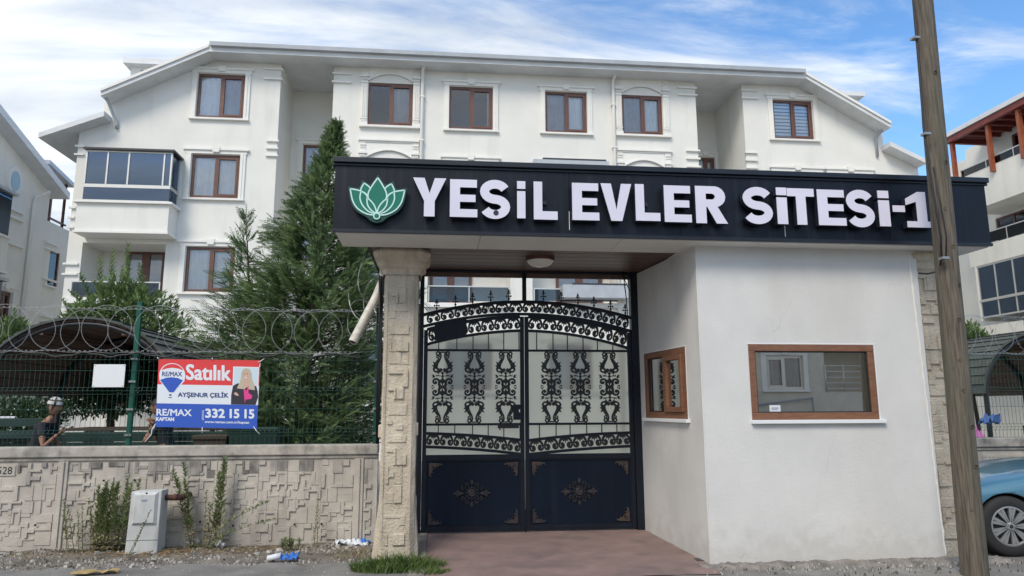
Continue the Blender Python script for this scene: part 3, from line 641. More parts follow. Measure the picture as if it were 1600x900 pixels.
A = (-11.260,-10.737,5.534,5.845); quoin(q, F0, -11.16, A[1], (A[2], A[3]))
for (F_, *a_) in q: e_ = MB(); F_.box(e_, *a_); e_.build('ledge_strip', M['plaster_trim'], B)
# downpipes
for px_, s in ((((-0.609,12.818)), 1), (((5.773,12.860)), 1)):
    x, z = px_; t = MB(); t.tube([(x+.12, 21.4, 12.95), (x+.1, 21.55, 12.75), (x, 21.85, 12.5), (x, 21.9, 12.3), (x, 21.9, .3)], .055, 8)
    do = t.build('downpipe', M['plaster_trim'], B, smooth=True)
    t = MB(); [t.box(x-.075, x+.075, 21.84, 21.99, zz, zz+.04) for zz in (11.6, 10.1, 8.6, 7)]; t.build('bracket', M['plaster_trim'], do)
t = MB(); x, z = (-10.253,11.073); t.tube([(x, 21.5, z), (x+.05, 21.7, z-.15), (x+.25, 21.95, z-.75), (x+.25, 21.95, z-.9)], .05, 8); t.build('downpipe', M['gutter'], B, smooth=True)
t = MB(); x, z = (15.200,11.140); t.tube([(x, 21.5, z+.05), (x-.02, 21.7, z-.1), (x-.1, 21.95, z-.35), (x-.1, 21.95, z-1)], .05, 8); t.build('downpipe', M['gutter'], B, smooth=True)
# ================================================================ left neighbour: wall on the plane X = -15 facing +X
LB = empty('apartment_building', (-15, 27, 0), 'cream apartment house at the left edge with a round window and sloping roof', 'apartment building')
FA = Fr(-15, 0, 0, 1)
r0, r1 = (24.437,11.101), (28.072,9.934)
sl_ = (r1[1]-r0[1])/(r1[0]-r0[0])
ov = (25.701,9.545)
wd = (28.523,29.250,6.320,7.698)
wd2 = (25.839,26.346,3.995,5.637)
m = MB()
top = [(-sl_, 1, r0[1]-sl_*r0[0]-.12)]
wall(m, FA, 18, r1[0], -.2, 16, [(wd2[0]-.4, wd2[1], wd2[2], wd2[3])], top=top)
FB = Fr(-15.0, 0, 0, 1)
wall(m, FB, r1[0]+.002, 34, -.2, 8.75, [(wd[0], wd[1], wd[2], wd[3]), (wd[0], wd[1], wd[2]-2.9, wd[3]-2.9)])
m.add([(-15, 18, -.2), (-30, 18, -.2), (-30, 18, 9), (-15, 18, 9)], [(0, 1, 2, 3)])
m.add([(-15, 18, 9), (-30, 18, 9), (-26, 18, 14), (-15, 18, 13.8)], [(0, 1, 2, 3)])
m.build('wall', M['plaster_cream'], LB)
m = MB(); yb = r1[0]+.35
def rk(y): return r0[1]+sl_*(y-r0[0])
m.hexa([(-27, 17.5, rk(17.5)-.12), (-14.45, 17.5, rk(17.5)-.12), (-14.45, yb, rk(yb)-.12), (-27, yb, rk(yb)-.12), (-27, 17.5, rk(17.5)+.14), (-14.45, 17.5, rk(17.5)+.14), (-14.45, yb, rk(yb)+.14), (-27, yb, rk(yb)+.14)])
m.build('roof', M['roof'], LB)
# upper roof slab behind the gable edge
u0, u1, u2 = (27.441,11.864), (29.807,11.437), (30.001,10.452)
m = MB(); m.hexa([(-24, u0[0]-3, u0[1]-1.1), (-16, u0[0]-3, u0[1]-1.1), (-16, u1[0], u2[1]+.1), (-24, u1[0], u2[1]+.1), (-24, u0[0]-3, u0[1]+1), (-16, u0[0]-3, u0[1]+1), (-16, u1[0], u1[1]), (-24, u1[0], u1[1])]); m.build('mansard', M['roof'], LB)
# roof terrace with dark posts
t0, t1 = (28.792,10.544), (30.194,10.530)
m = MB(); za = (28.929,11.071)[1]
m.hexa([(-19, t0[0]-.6, za-.02), (-15.2, t0[0]-.6, za-.02), (-15.2, t1[0], za-.35), (-19, t1[0], za-.35), (-19, t0[0]-.6, za+.15), (-15.2, t0[0]-.6, za+.15), (-15.2, t1[0], za-.18), (-19, t1[0], za-.18)]); to = m.build('terrace_roof', M['gutter'], LB)
m = MB()
for y in (t0[0]+.1, (t0[0]+t1[0])/2+.4, t1[0]-.3): m.box(-15.45, -15.37, y, y+.08, 8.75, za-.2)
m.box(-15.45, -15.37, t0[0], t1[0], 9.05, 9.11); m.build('terrace_post', M['frame'], to)
# oval window
m = MB(); m.prism([(ov[0]+.42*cos(a*pi/12), ov[1]+.52*sin(a*pi/12)) for a in range(24)], 0, .07, FA.f); oo = m.build('round_window', M['plaster_trim'], LB)
m = MB(); m.prism([(ov[0]+.26*cos(a*pi/12), ov[1]+.36*sin(a*pi/12)) for a in range(24)], .071, .085, FA.f); m.build('pane', M['glass_round'], oo)
window(LB, FB, wd, curt=('curtain_grey',), trim=None, bays=1, room='room_dark', fw=.05)
window(LB, FB, (wd[0], wd[1], wd[2]-2.9, wd[3]-2.9), curt=('curtain_grey',), trim=None, bays=1, room='room_dark', fw=.05)
window(LB, FA, (wd2[0]-.4, wd2[1], wd2[2], wd2[3]), curt=('curtain_grey',), trim='plain', bays=2, room='room_dark', fw=.07)
# glazed balconies projecting at the frame edge
for zt, zb, zc in (((23.858,8.600)[1], (24.145,7.121)[1], (24.357,6.030)[1]), ((23.858,8.600)[1]-2.9, (24.145,7.121)[1]-2.9, (24.357,6.030)[1]-2.9)):
    ye = (24.281,8.070)[0]
    m = MB(); m.box(-14.997, -14.1, 19.5, ye, zc, zb-.003); po = m.build('balcony_box', M['plaster_cream'], LB)
    m = MB(); m.box(-14.997, -14.0, 19.5, ye+.1, zt, zt+.1); m.build('balcony_roof', M['gutter'], po)
    m = MB(); m.box(-14.997, -14.05, 19.5, ye+.05, zb, zb+.07); m.box(-14.997, -14.05, 19.5, ye+.05, zc-.08, zc-.003); m.build('balcony_ledge', M['plaster_trim'], po)
    m = MB(); m.box(-14.13, -14.12, 19.5, ye-.03, zb+.075, zt-.004); m.box(-14.98, -14.13, ye-.04, ye-.03, zb+.075, zt-.004); m.build('pane', M['glass_dark'], po)
x, z = (27.025,9.511)
x2, z2 = (27.227,5.259)
m = MB(); m.tube([(-14.5, x+.1, z+.1), (-14.9, x, z-.15), (-14.92, x-.05, z-.4), (-14.92, x-.05, .2)], .07, 8); m.build('downpipe', M['plaster_cream'], LB, smooth=True)
q = MB()
for (s, z) in ((27.977,7.877), (28.024,7.637), (28.163,6.472), (28.210,6.233), (28.263,5.061), (28.310,4.823)): q = MB(); FB.box(q, s, s+.9, z, z+.07, 0, .09); q.build('ledge_strip', M['plaster_trim'], LB)
for (s, z) in ((25.867,8.493), (25.919,8.227), (26.100,7.295)): q = MB(); FA.box(q, s-.6, s+.55, z, z+.08, 0, .1); q.build('ledge_strip', M['plaster_trim'], LB)
# ================================================================ right neighbour, balcony fronts on the plane X = 21 facing -X
RB = empty('apartment_building', (21, 24, 0), 'cream apartment house at the right edge with red timber terrace roof and glass balconies', 'apartment building')
FC = Fr(21, 0, 0, -1)   # s = -Y
YE = (25.442,10.121)[0]
Yn = 17.5
zz = dict(top=(21.986,12.609)[1], railtop=(22.196,11.229)[1], railbot=(22.280,10.677)[1], slab1=(22.308,10.494)[1], sof1=(22.504,9.209)[1], rail2=(22.661,8.178)[1], rail2b=(22.727,7.743)[1], slab2=(22.755,7.560)[1], gl1=(22.845,6.965)[1], gl0=(23.154,4.934)[1], base=(23.199,4.638)[1])
m = MB()
m.box(21.0, 21.15, Yn, YE, zz['sof1'], zz['railbot']-.02); m.box(21.15, 22.6, Yn, YE, zz['sof1'], zz['sof1']+.2)      # parapet and slab of the terrace
m.box(21.0, 21.15, Yn, YE, zz['gl1']+.02, zz['rail2b']-.02); m.box(21.15, 22.6, Yn, YE, zz['slab2']-.35, zz['slab2']-.15)
m.box(21.0, 21.4, Yn, YE-.2, zz['base']-.9, zz['base']); m.box(21.4, 22.6, Yn, YE-.2, zz['base']-.9, zz['base']-.7)
FD = Fr(22.6, 0, 0, -1)
door1 = (-22.9, -20.9, zz['slab1']-.1, zz['slab1']+2.15) ; 
d1_ = (24.491,12.525)[0]
door1 = (-d1_, -d1_+2.2, zz['slab1']-.3, zz['railbot']+1.55)
d2_ = (25.761,8.911)[0]
door2 = (-d2_, -d2_+2.6, zz['slab2']-.1, zz['rail2']+.95)
wall(m, FD, -YE-1.5, -Yn, -.2, zz['top']-.1, [door1, door2, (-23.5, -22, 2.2, 3.6)])
m.box(22.6, 30, YE+1.503, YE+7.5, -.2, (28.082,12.120)[1])
m.add([(22.6, Yn, -.2), (34, Yn, -.2), (34, Yn, 13), (22.6, Yn, 12)], [(0, 1, 2, 3)])
m.build('wall', M['plaster_cream'], RB)
window(RB, FD, door1, curt=('curtain_grey',), trim=None, bays=3, room='room_dark', name='terrace_door', pull=[(door1[0]+.1, door1[0]+.6)], sashr=False)
window(RB, FD, door2, curt=('curtain',), trim=None, bays=3, room='room_dark', name='balcony_door', pull=[(door2[0]+.1, door2[0]+.8)], sashr=False)
window(RB, FD, (-23.5, -22, 2.2, 3.6), curt=('curtain',), trim='plain', name='window')
railing(RB, FC, -YE, -Yn, zz['railbot'], zz['railtop']-.25, -.05, 'glass_clear', 6); railing(RB, FC, -YE+.4, -Yn, zz['rail2b'], zz['rail2'], -.05, 'glass_rail', 5)
# timber terrace roof
z1 = zz['top']; m = MB(); m.box(20.7, 23.5, Yn, YE+.35, z1-.12, z1+.06); tr = m.build('roof', M['roof'], RB)
m = MB(); m.box(20.75, 20.9, Yn, YE+.3, z1-.36, z1-.125); m.box(20.9, 22.55, YE+.15, YE+.28, z1-.36, z1-.125); m.build('roof_beam', M['red_timber_dark'], tr)
rf = MB(); rf.box(20.92, 22.55, .0-.04, .04, -.07, .07); me = rf.mesh('rafter', M['red_timber_dark'])
y = Yn+.3
while y < YE: inst('rafter', me, tr, (0, y, z1-.21)); y += .55
m = MB(); m.box(20.9, 22.59, Yn, YE+.1, z1-.135, z1-.122); m.build('roof_boards', M['red_timber_dark'], tr)
pm = MB(); pm.box(-.07, .07, -.07, .07, 0, z1-.36-zz['railbot']+.3); me = pm.mesh('post', M['red_timber'])
for (y, z) in ((25.585,10.165), (23.682,11.353), (22.236,11.536)): inst('post', me, RB, (20.93, y, zz['railbot']-.3))
# glazed balcony below
m = MB(); gz0, gz1 = zz['gl0'], zz['gl1']; gm2 = gz0+(gz1-gz0)*.33; ys = [Yn+(YE-.3-Yn)*k/9 for k in range(10)]
m.box(21.02, 21.09, Yn, YE-.3, gz0, gz0+.06); m.box(21.02, 21.09, Yn, YE-.3, gz1-.05, gz1+.02); m.box(21.0, 21.09, Yn, YE-.3, gm2-.05, gm2+.05)
for y in ys: m.box(21.02, 21.09, y-.02, y+.02, gz0+.06, gz1-.05)
go2 = m.build('glazing_frame', M['alu'], RB)
for k in range(9): g = MB(); g.box(21.05, 21.06, ys[k]+.022, ys[k+1]-.022, gz0+.06, gm2-.05); g.box(21.05, 21.06, ys[k]+.022, ys[k+1]-.022, gm2+.05, gz1-.05); g.build('pane', M['glass_dark'], go2)
m = MB(); m.box(21.0, 22.6, YE-.28, YE-.2, gz0-.1, gz1+.02); m.build('end_wall', M['plaster_cream'], RB)
# low terrace house parts further right / gap between the buildings
# ================================================================ house across the street (behind the viewer, seen in the booth glass)
OB = empty('house', (4, -9, 0), 'beige house across the street reflected in the gatehouse window', 'house')
FO = Fr(0, -9, -1, 0)   # faces +Y ; s = -X
def mir(r): return (-r[1], -r[0], r[2], r[3])
ow = mir((11.382,12.737,2.188,3.341))
ob = mir((13.539,15.014,2.098,3.440))
m = MB(); wall(m, FO, -17, 14, -.2, 6.5, [ow, (ob[0]-1.2, ob[1], ob[2], ob[3]+.3, 1.2), (2, 3.5, 3.5, 5), (6, 7.5, 3.5, 5), (6, 7.5, .9, 2.3)])
loggia(m, FO, (ob[0]-1.2, ob[1], ob[2], ob[3]+.3), 1.2); m.add([(-14, -9, 6.5), (17, -9, 6.5), (17, -20, 6.5), (-14, -20, 6.5)], [(0, 1, 2, 3)])
m.build('wall', mat('beige_house_wall', (.66, .61, .51), .9, var=.1), OB)
window(OB, FO, ow, fm='alu', curt=('curtain_grey',), trim='plain')
for r in ((2, 3.5, 3.5, 5), (6, 7.5, 3.5, 5), (6, 7.5, .9, 2.3)): window(OB, FO, r, fm='alu', curt=('curtain_grey',), trim='plain')
m = MB(); 
for k in range(5): z = ob[2]+.1+k*.2; m.tube([FO.p(ob[0]-1.2, z, .03), FO.p(ob[1], z, .03)], .018, 6)
for k in range(5): s = ob[0]-1.2+(ob[1]-ob[0]+1.2)*k/4; m.tube([FO.p(s, ob[2], .03), FO.p(s, ob[2]+.95, .03)], .022, 6)
m.build('railing', M['alu'], OB, smooth=True)
m = MB(); s = mir((11.343,12.965,1.053,1.881)); m.tube([FO.p(s[1]+1, s[3]-.3, .1), FO.p(s[0], s[3], .1), FO.p(s[0], .1, .1)], .035, 6); m.build('gas_pipe', M['galv'], OB)
m = MB(); FO.box(m, ow[1]+.6, ow[1]+1.8, ow[2]-.5, ow[2]+.3, .01, .3); m.build('air_conditioner', M['gutter'], OB)
# ================================================================ perimeter walls of cast concrete panels
def chamfer_block(name, m):   # unit block: back face on y=0, front on y=-1, slightly smaller front
    q = MB(); a, b = .5, .475
    q.hexa([(-a, 0, -a), (a, 0, -a), (a, 0, a), (-a, 0, a), (-b, -1, -b), (b, -1, -b), (b, -1, b), (-b, -1, b)]); return q.mesh(name, m)
blk = [chamfer_block('block', M['concrete']), chamfer_block('block', M['concrete_dirty'])]
def bar_block(name, m, bars):   # raised bars of one cast cell, drawn in a unit cell
    q = MB()
    for k, (x0, x1, z0, z1) in enumerate(bars):
        i = .018; f = 1+.03*k; q.hexa([(x0, 0, z0), (x1, 0, z0), (x1, 0, z1), (x0, 0, z1), (x0+i, -f, z0+i), (x1-i, -f, z0+i), (x1-i, -f, z1-i), (x0+i, -f, z1-i)])
    return q.mesh(name, m)
SH_ = [[(-.5, .5, .22, .5), (-.5, -.2, -.5, .24)], [(-.5, .5, .24, .5), (.22, .5, -.5, .26)], [(-.5, .5, -.5, -.22), (-.5, -.22, -.24, .5)], [(-.5, -.2, -.5, .5), (-.22, .5, -.14, .16)],
       [(-.5, .5, .26, .5), (-.5, -.24, -.5, .28), (.26, .5, -.5, .28)], [(-.5, .5, -.5, -.2), (.2, .5, -.22, .5)], [(-.5, .1, .1, .5)], [(-.5, .5, .2, .5)], [(-.5, -.1, -.5, .5)]]
bars_ = [[bar_block('block', M[k], b) for b in SH_] for k in ('concrete', 'concrete_dirty')]
def guillotine(x0, x1, z0, z1, rng, lo=.09, hi=.24):
    w, h = x1-x0, z1-z0
    if w > hi or h > hi or (w*h > .022 and rng.random() < .6 and max(w, h) > 2*lo):
        if w/ (h+1e-6) > rng.uniform(.7, 1.3) and w > 2*lo:
            c = x0+w*rng.uniform(.33, .67); return guillotine(x0, c, z0, z1, rng, lo, hi)+guillotine(c, x1, z0, z1, rng, lo, hi)
        if h > 2*lo: c = z0+h*rng.uniform(.33, .67); return guillotine(x0, x1, z0, c, rng, lo, hi)+guillotine(x0, x1, c, z1, rng, lo, hi)
        if w > 2*lo: c = x0+w*rng.uniform(.4, .6); return guillotine(x0, c, z0, z1, rng, lo, hi)+guillotine(c, x1, z0, z1, rng, lo, hi)
    return [(x0, x1, z0, z1)]
def perimeter(x0, x1, yf, label, pil, plate, seed):
    P = empty('perimeter_wall', ((x0+x1)/2, yf, 0), label, 'wall', 'concrete perimeter walls')
    m = MB(); m.box(x0, x1, yf, yf+.14, -.2, 1.0); m.build('wall_panel', M['concrete'], P)
    m = MB(); m.box(x0, x1, yf-.045, yf+.20, 1.045, 1.165); m.box(x0, x1, yf-.02, yf+.17, 1.0, 1.044); m.build('coping', M['concrete_top'], P, bevel=.012)
    m = MB()
    for p in pil: m.box(p-.055, p+.055, yf-.022, yf-.001, -.05, .998); m.box(p-.018, p+.018, yf-.04, yf-.0225, -.05, .998)
    if pil: m.build('joint_strip', M['concrete'], P, bevel=.005)
    rng = random.Random(seed); cnt = 0
    xs = [x0] + sorted(pil) + [x1]
    for i in range(len(xs)-1):
        a, b = xs[i]+.065, xs[i+1]-.065
        for r in guillotine(a, b, .07, .985, rng, .075, .19):
            if plate and r[0] < plate[1] and r[1] > plate[0] and r[3] > plate[2] and r[2] < plate[3]: continue
            dep = rng.choice([.003, .010, .019, .032]); g_ = .0004
            top = r[3] > .86 and rng.random() < .8
            dt = 1 if top else 0; me_ = blk[dt] if rng.random() < .30 else rng.choice(bars_[dt])
            if me_ is blk[dt]: dep = rng.choice([.003, .007, .012])
            else: dep = rng.choice([.008, .013, .020])
            o = inst('block', me_, P, ((r[0]+r[1])/2, yf-.0005-0*dep, (r[2]+r[3])/2), (r[1]-r[0]-2*g_, dep, r[3]-r[2]-2*g_)); cnt += 1
    hm = MB()
    for k in range(int((x1-x0)/.36)):
        x = x0+.25+k*.36+rng.uniform(-.05, .05); z = rng.choice([.25, .72, .78, .3]); hm.lathe([(.0001, yf-.0395), (.011, yf-.0395), (.011, yf-.02)], (x, 0, z), 8, 'y')
    hm.build('drill_hole', M['hole'], P)
    return P
WL = perimeter(-6.6, -.70, 8.9, 'low grey patterned concrete wall under the green fence, left of the gate', [-4.28, -.92], (-5.6, -4.85, .84, .955), 3)
FW = Fr(0, 8.9, 1, 0)
m = MB(); FW.box(m, -5.6, -4.80, .845, .96, .0, .012); m.build('number_plate', M['concrete'], WL)
put_text('stencilled_number', '05324201528', FW, (-4.832,0.904)[0]-.60, (-4.832,0.904)[0], .862, .945, .0135, M['hole'], WL, bold=.0)
WR = perimeter(5.62, 14, 9.12, 'low grey patterned concrete wall behind the blue car', [10.4], (5.9, 9, .80, .94), 5)
FW2 = Fr(0, 9.12, 1, 0)
m = MB(); FW2.box(m, 6.3, 8.6, .80, .94, .0, .012); m.build('number_plate', M['concrete'], WR)
put_text('stencilled_number', '05324201528', FW2, (7.351,0.930)[0], (7.943,0.907)[0], .83, .915, .0135, M['concrete_dirty'], WR)
# ================================================================ stone gate columns
def column(x0, x1, yf, dep, zt, label, cap=True, seed=1, skirt=True, relief=True):
    C = empty('gate_column', ((x0+x1)/2, yf+dep/2, 0), label, 'column', 'cast stone columns under the sign')
    xb0, xb1 = x0-.0, x1+.0; y1 = yf+dep
    m = MB(); c = .035; zc = zt-.27 if cap else zt
    def octa(a, b, y0_, y1_, c): return [(a+c, y0_), (b-c, y0_), (b, y0_+c), (b, y1_-c), (b-c, y1_), (a+c, y1_), (a, y1_-c), (a, y0_+c)]
    def lay(q, secs):
        for i, (pts, z) in enumerate(secs):
            b = len(q.v); q.v += [(x, y, z) for x, y in pts]
            if i: n = len(pts); q.f += [(b-n+k, b-n+(k+1) % n, b+(k+1) % n, b+k) for k in range(n)]; q.mi += [0]*n
        n = len(pts); q.f += [tuple(range(len(q.v)-n, len(q.v)))]; q.mi += [0]
    rows = []; nrow = 26; rng = random.Random(seed)
    for k in range(nrow+1):
        z = -.1+(zc+.1)*k/nrow; j = lambda: rng.uniform(-.004, .004)
        rows.append(([(x+j(), y+j()) for x, y in octa(xb0, xb1, yf, y1, c)], z))
    lay(m, rows); m.build('shaft', M['column'], C)
    if cap:
        q = MB(); lay(q, [(octa(x0-.02, x1+.02, yf-.02, y1+.02, .04), zc-.02), (octa(x0-.03, x1+.03, yf-.03, y1+.03, .05), zc+.04), (octa(x0-.075, x1+.075, yf-.075, y1+.075, .07), zc+.07), (octa(x0-.08, x1+.08, yf-.08, y1+.08, .075), zc+.13),
                (octa(x0-.12, x1+.12, yf-.12, y1+.12, .09), zc+.16), (octa(x0-.135, x1+.135, yf-.135, y1+.135, .10), zc+.22), (octa(x0-.10, x1+.10, yf-.10, y1+.10, .085), zc+.268)])
        q.build('capital', M['column'], C, bevel=.008)
    if skirt:
        q = MB(); lay(q, [(octa(x0-.07, x1+.05, yf+.02, y1+.05, .05), -.1), (octa(x0-.06, x1+.045, yf+.03, y1+.05, .05), .10), (octa(x0-.025, x1+.02, yf+.03, y1+.03, .04), .42), (octa(x0-.004, x1+.004, yf+.02, y1+.01, .04), .62)])
        q.build('skirt', M['column'], C)
        q = MB(); q.box(x0-.03, x0+.02, yf+.05, yf+.2, 1.28, 1.42); q.box(x1-.02, x1+.025, yf+.05, yf+.2, 1.30, 1.44); q.build('knob', M['column'], C, bevel=.012)
    if relief:
        q = MB(); a, b = .5, .44; q.hexa([(-a, 0, -a), (a, 0, -a), (a, 0, a), (-a, 0, a), (-b, -1, -b), (b, -1, -b), (b, -1, b), (-b, -1, b)]); me = q.mesh('block', M['column'])
        rb_ = [bar_block('block', M['column'], b) for b in SH_]
        z = .18; cx = (x0+x1)/2-.01; w = (x1-x0)*.58
        # raised rim strips each side, then the relief pieces between
        for sx in (-1, 1): inst('block', me, C, (cx+sx*(w/2+.035), yf, (.1+zc)/2), (.022, .010, zc-.25))
        while z < zc-.15:
            h_ = rng.uniform(.10, .2)
            k = rng.random(); fr = .004
            if k < .35: rs = [(0, 1)]
            elif k < .7: s_ = rng.uniform(.35, .65); rs = [(0, s_), (s_, 1)]
            else: rs = [(0, .4), (.4, .8)]
            for a_, b_ in rs:
                hh = h_*rng.choice([1, 1, .6]); d_ = rng.choice([.010, .016, .022])
                inst('block', me if rng.random() < .45 else rng.choice(rb_), C, (cx-w/2+w*(a_+b_)/2, yf, z+hh/2), (w*(b_-a_)-fr, d_, hh-fr))
            z += h_+rng.choice([.004, .004, .05])
    return C
column(-.592, -.222, 7.80, .40, 3.345, 'cast stone column with moulded capital at the left of the gate', seed=4)
# right column: partly built into the gatehouse corner
cr_ = column(5.37, 5.80, 7.42, .42, 3.345, 'cast stone column plastered into the gatehouse corner behind the wooden pole', seed=8, skirt=False)
# ================================================================ canopy with the sign
CN = empty('entrance_canopy', (2.5, 7.4, 3.35), 'long dark navy canopy box carrying big white letters over the gate and gatehouse', 'canopy')
YF = 7.05; sx0, sx1 = (-1.062,3.332)[0], (6.099,3.350)[0]; ZB, ZTp = 3.345, 4.125
FS = Fr(0, YF, 1, 0)
seams = [sx0, (0.085,3.793)[0], (1.352,3.830)[0], (2.541,3.723)[0], (3.712,3.900)[0], (4.908,3.935)[0], sx1]
m = MB(); m.box(sx0+.02, sx1-.02, YF+.02, 7.66, ZB+.01, ZTp-.02); m.build('box_core', M['navy_edge'], CN)
for i in range(6):
    q = MB(); a, b = seams[i]+(.0015 if i else 0), seams[i+1]-(.0015 if i < 5 else 0)
    q.box(a, b, YF, YF+.018, ZB+.035, ZTp-.06); q.build('fascia_panel', M['navy'], CN)
q = MB(); q.box(sx0-.012, sx1+.012, YF-.012, YF+.019, ZB, ZB+.033); q.build('lower_trim', M['navy_edge'], CN)
q = MB(); q.box(sx0-.02, sx1+.03, YF-.045, 7.70, ZTp-.058, ZTp); q.box(sx0-.02, sx1+.03, YF-.015, YF+.018, ZTp-.085, ZTp-.0585); q.build('top_trim', M['navy_edge'], CN, bevel=.006)
for a in (sx0-.004, sx1-.014): q = MB(); q.box(a, a+.018, YF+.019, 7.66, ZB+.034, ZTp-.06); q.build('end_panel', M['navy'], CN)
# sealant lines at two seams
q = MB()
for px_, za, zb in (((1.350,3.827)[0], 3.42, 3.62), ((3.706,3.896)[0], 3.40, 3.60)): q.box(px_-.003, px_+.003, YF-.003, YF-.0005, za, zb)
q.build('sealant', M['placard'], CN)
# cream soffit panels under the box and brown boards over the passage
edges = [sx0+.02, (0.425,3.354)[0], (1.915,3.358)[0], (3.436,3.346)[0], (5.054,3.364)[0], sx1-.02]
for i in range(5): q = MB(); q.box(edges[i]+.003, edges[i+1]-.003, YF+.021, 7.665, ZB-.010, ZB+.008); q.build('soffit_panel', M['soffit'], CN)
bx0, bx1 = -.75, 2.86; y = 7.672; k = 0
pm = MB(); pm.box(-(bx1-bx0)/2, (bx1-bx0)/2, -.0485, .0485, -.006, .006); pme = pm.mesh('ceiling_board', M['ceiling'])
while y < 9.1: inst('ceiling_board', pme, CN, ((bx0+bx1)/2, y+.05, ZB+.012+(.0015 if k % 2 else 0))); y += .1; k += 1
q = MB(); q.box(-.8, 5.4, 7.667, 9.5, ZB+.03, ZB+.28); q.build('roof_slab', M['joint'], CN)
q = MB(); q.box(2.72, 2.78, 7.68, 9.0, ZB-.012, ZB+.004); q.build('ceiling_trim', M['soffit'], CN)
# letters
JIT = [0]
def glyph(ch, w, h):
    """list of stroke polygons in a w*h box (outer silhouettes, unioned visually)"""
    t = .30*h
    P = []
    if ch == 'E': t = .27*w*1.35; v = .21*h; P = [[(0, 0), (w, 0), (w, v), (t, v), (t, h/2-v*.46), (w*.93, h/2-v*.46), (w*.93, h/2+v*.46), (t, h/2+v*.46), (t, h-v), (w*.98, h-v), (w*.98, h), (0, h)]]
    elif ch == 'L': t = .36*w; v = .22*h; P = [[(0, 0), (w, 0), (w, v), (t, v), (t, h), (0, h)]]
    elif ch == 'T': t = .36*w; v = .22*h; P = [[((w-t)/2, 0), ((w+t)/2, 0), ((w+t)/2, h-v), (w, h-v), (w, h), (0, h), (0, h-v), ((w-t)/2, h-v)]]
    elif ch == 'Y': t = .32*w; c = w/2; P = [[(c-t/2, 0), (c+t/2, 0), (c+t/2, h*.40), (w, h), (w-t*1.08, h), (c, h*.60), (t*1.08, h), (0, h), (c-t/2, h*.40)]]
    elif ch == 'V': c = w/2; t = .32*w; P = [[(c-t*.55, 0), (c+t*.55, 0), (w, h), (w-t*1.05, h), (c, h*.30), (t*1.05, h), (0, h)]]
    elif ch == 'i': P = [[(0, 0), (w, 0), (w, h*.73), (0, h*.73)], [(0, h*.79), (w, h*.79), (w, h), (0, h)]]
    elif ch == '-': P = [[(0, 0), (w, 0), (w, h), (0, h)]]
    elif ch == '1': c = w*.47; t = .36*w; v = .17*h; P = [[(0, 0), (w*1.05, 0), (w*1.05, v), (c+t*.75, v), (c+t*.75, h), (c-t*.05, h), (w*.0, h*.80), (w*.0, h*.62), (c-t*.25, h*.72), (c-t*.25, v), (0, v)]]
    return P
def letter(ch, px, d0=.0, d1=.11):
    s0, s1, z0, z1 = px; w, h = s1-s0, z1-z0; m = MB()
    def put(fn_pts=None):
        pass
    names = {'i': 'letter i with square dot', '-': 'dash', '1': 'numeral 1', 'Ş': 'letter S with a small cedilla dot'}
    def ext(polys, ribbons):
        for (da, db, mi) in ((.035, d1-.006, 1), (d1-.006, d1, 0)):
            m.m = mi
            for k, P_ in enumerate(polys): m.prism([(s0+a, z0+b) for a, b in P_], da+k*.0007, db+k*.0007+JIT[0], FS.f)
            for pts, wd in ribbons: m.ribbon([(s0+a, z0+b) for a, b in pts], wd, da-.0006, db-.0006+JIT[0], FS.f)
    if ch in ('S', 'Ş'):
        t = .225*h; r = (h-t)/4; rx = (w-t)/2; c = w/2
        pts = arc(c, h-t/2-r, rx, rad(22), rad(180), 10, r) + arc(c, h-t/2-r, rx*.98, rad(195), rad(262), 4, r*.99) + arc(c, t/2+r, rx, rad(82), rad(15), 4, r*.99) + arc(c, t/2+r, rx, rad(0), rad(-158), 10, r)
        ws = [t*1.0]*len(pts); ext([], [(pts, ws)])
    elif ch == 'R':
        t = .34*w; v = .20*h; rr_ = (h*.56-v)/2
        bowl = [(t*.5, h-v/2)]+arc(w*.55, h-v/2-rr_, w*.95-w*.55-t/2+t*.08, rad(90), rad(-90), 10, rr_)+[(t*.5, h-v/2-2*rr_)]
        ws = [v] + [v+(t-v)*sin(pi*i/10) for i in range(11)] + [v]
        ext([[(0, 0), (t, 0), (t, h), (0, h)], [(w*.36, h*.46), (w*.70, h*.46), (w*1.02, 0), (w*.66, 0)]], [(bowl, ws)])
    else: ext(glyph(ch, w, h), [])
    # standoff pins
    m.m = 1; FS.box(m, s0+w*.42, s0+w*.58, z0+h*.45, z0+h*.55, .001, .036)
    o = m.build('letter', [M['letter_white'], M['letter_side']], CN, label='raised white ' + names.get(ch, 'capital letter ' + ch))
    if ch == 'Ş':
        q = MB(); cx = s0+w*.53; r = .027
        q.prism([(cx+r*cos(a*pi/10), z0+.065+r*sin(a*pi/10)) for a in range(20)], d1+.0005, d1+.004, FS.f); q.build('cedilla_dot', M['letter_side'], o)
    return o
YL = 6.94
LET = [('Y', (-0.270,0.065,3.499,3.902)), ('E', (0.104,0.383,3.501,3.896)), ('Ş', (0.409,0.718,3.489,3.903)), ('i', (0.790,0.876,3.503,3.897)), ('L', (0.962,1.209,3.495,3.898)),
 ('E', (1.363,1.646,3.499,3.897)), ('V', (1.666,1.993,3.500,3.901)), ('L', (2.033,2.295,3.509,3.904)), ('E', (2.342,2.634,3.503,3.900)), ('R', (2.682,3.018,3.498,3.904)),
 ('S', (3.202,3.529,3.503,3.912)), ('i', (3.578,3.693,3.510,3.913)), ('T', (3.700,4.003,3.508,3.909)), ('E', (4.038,4.351,3.509,3.905)), ('S', (4.365,4.681,3.496,3.915)),
 ('i', (4.732,4.858,3.513,3.912)), ('-', (4.895,5.036,3.678,3.750)), ('1', (5.050,5.372,3.509,3.910))]
for k_, (ch, r) in enumerate(LET): JIT[0] = .0004*(k_ % 2); letter(ch, r)
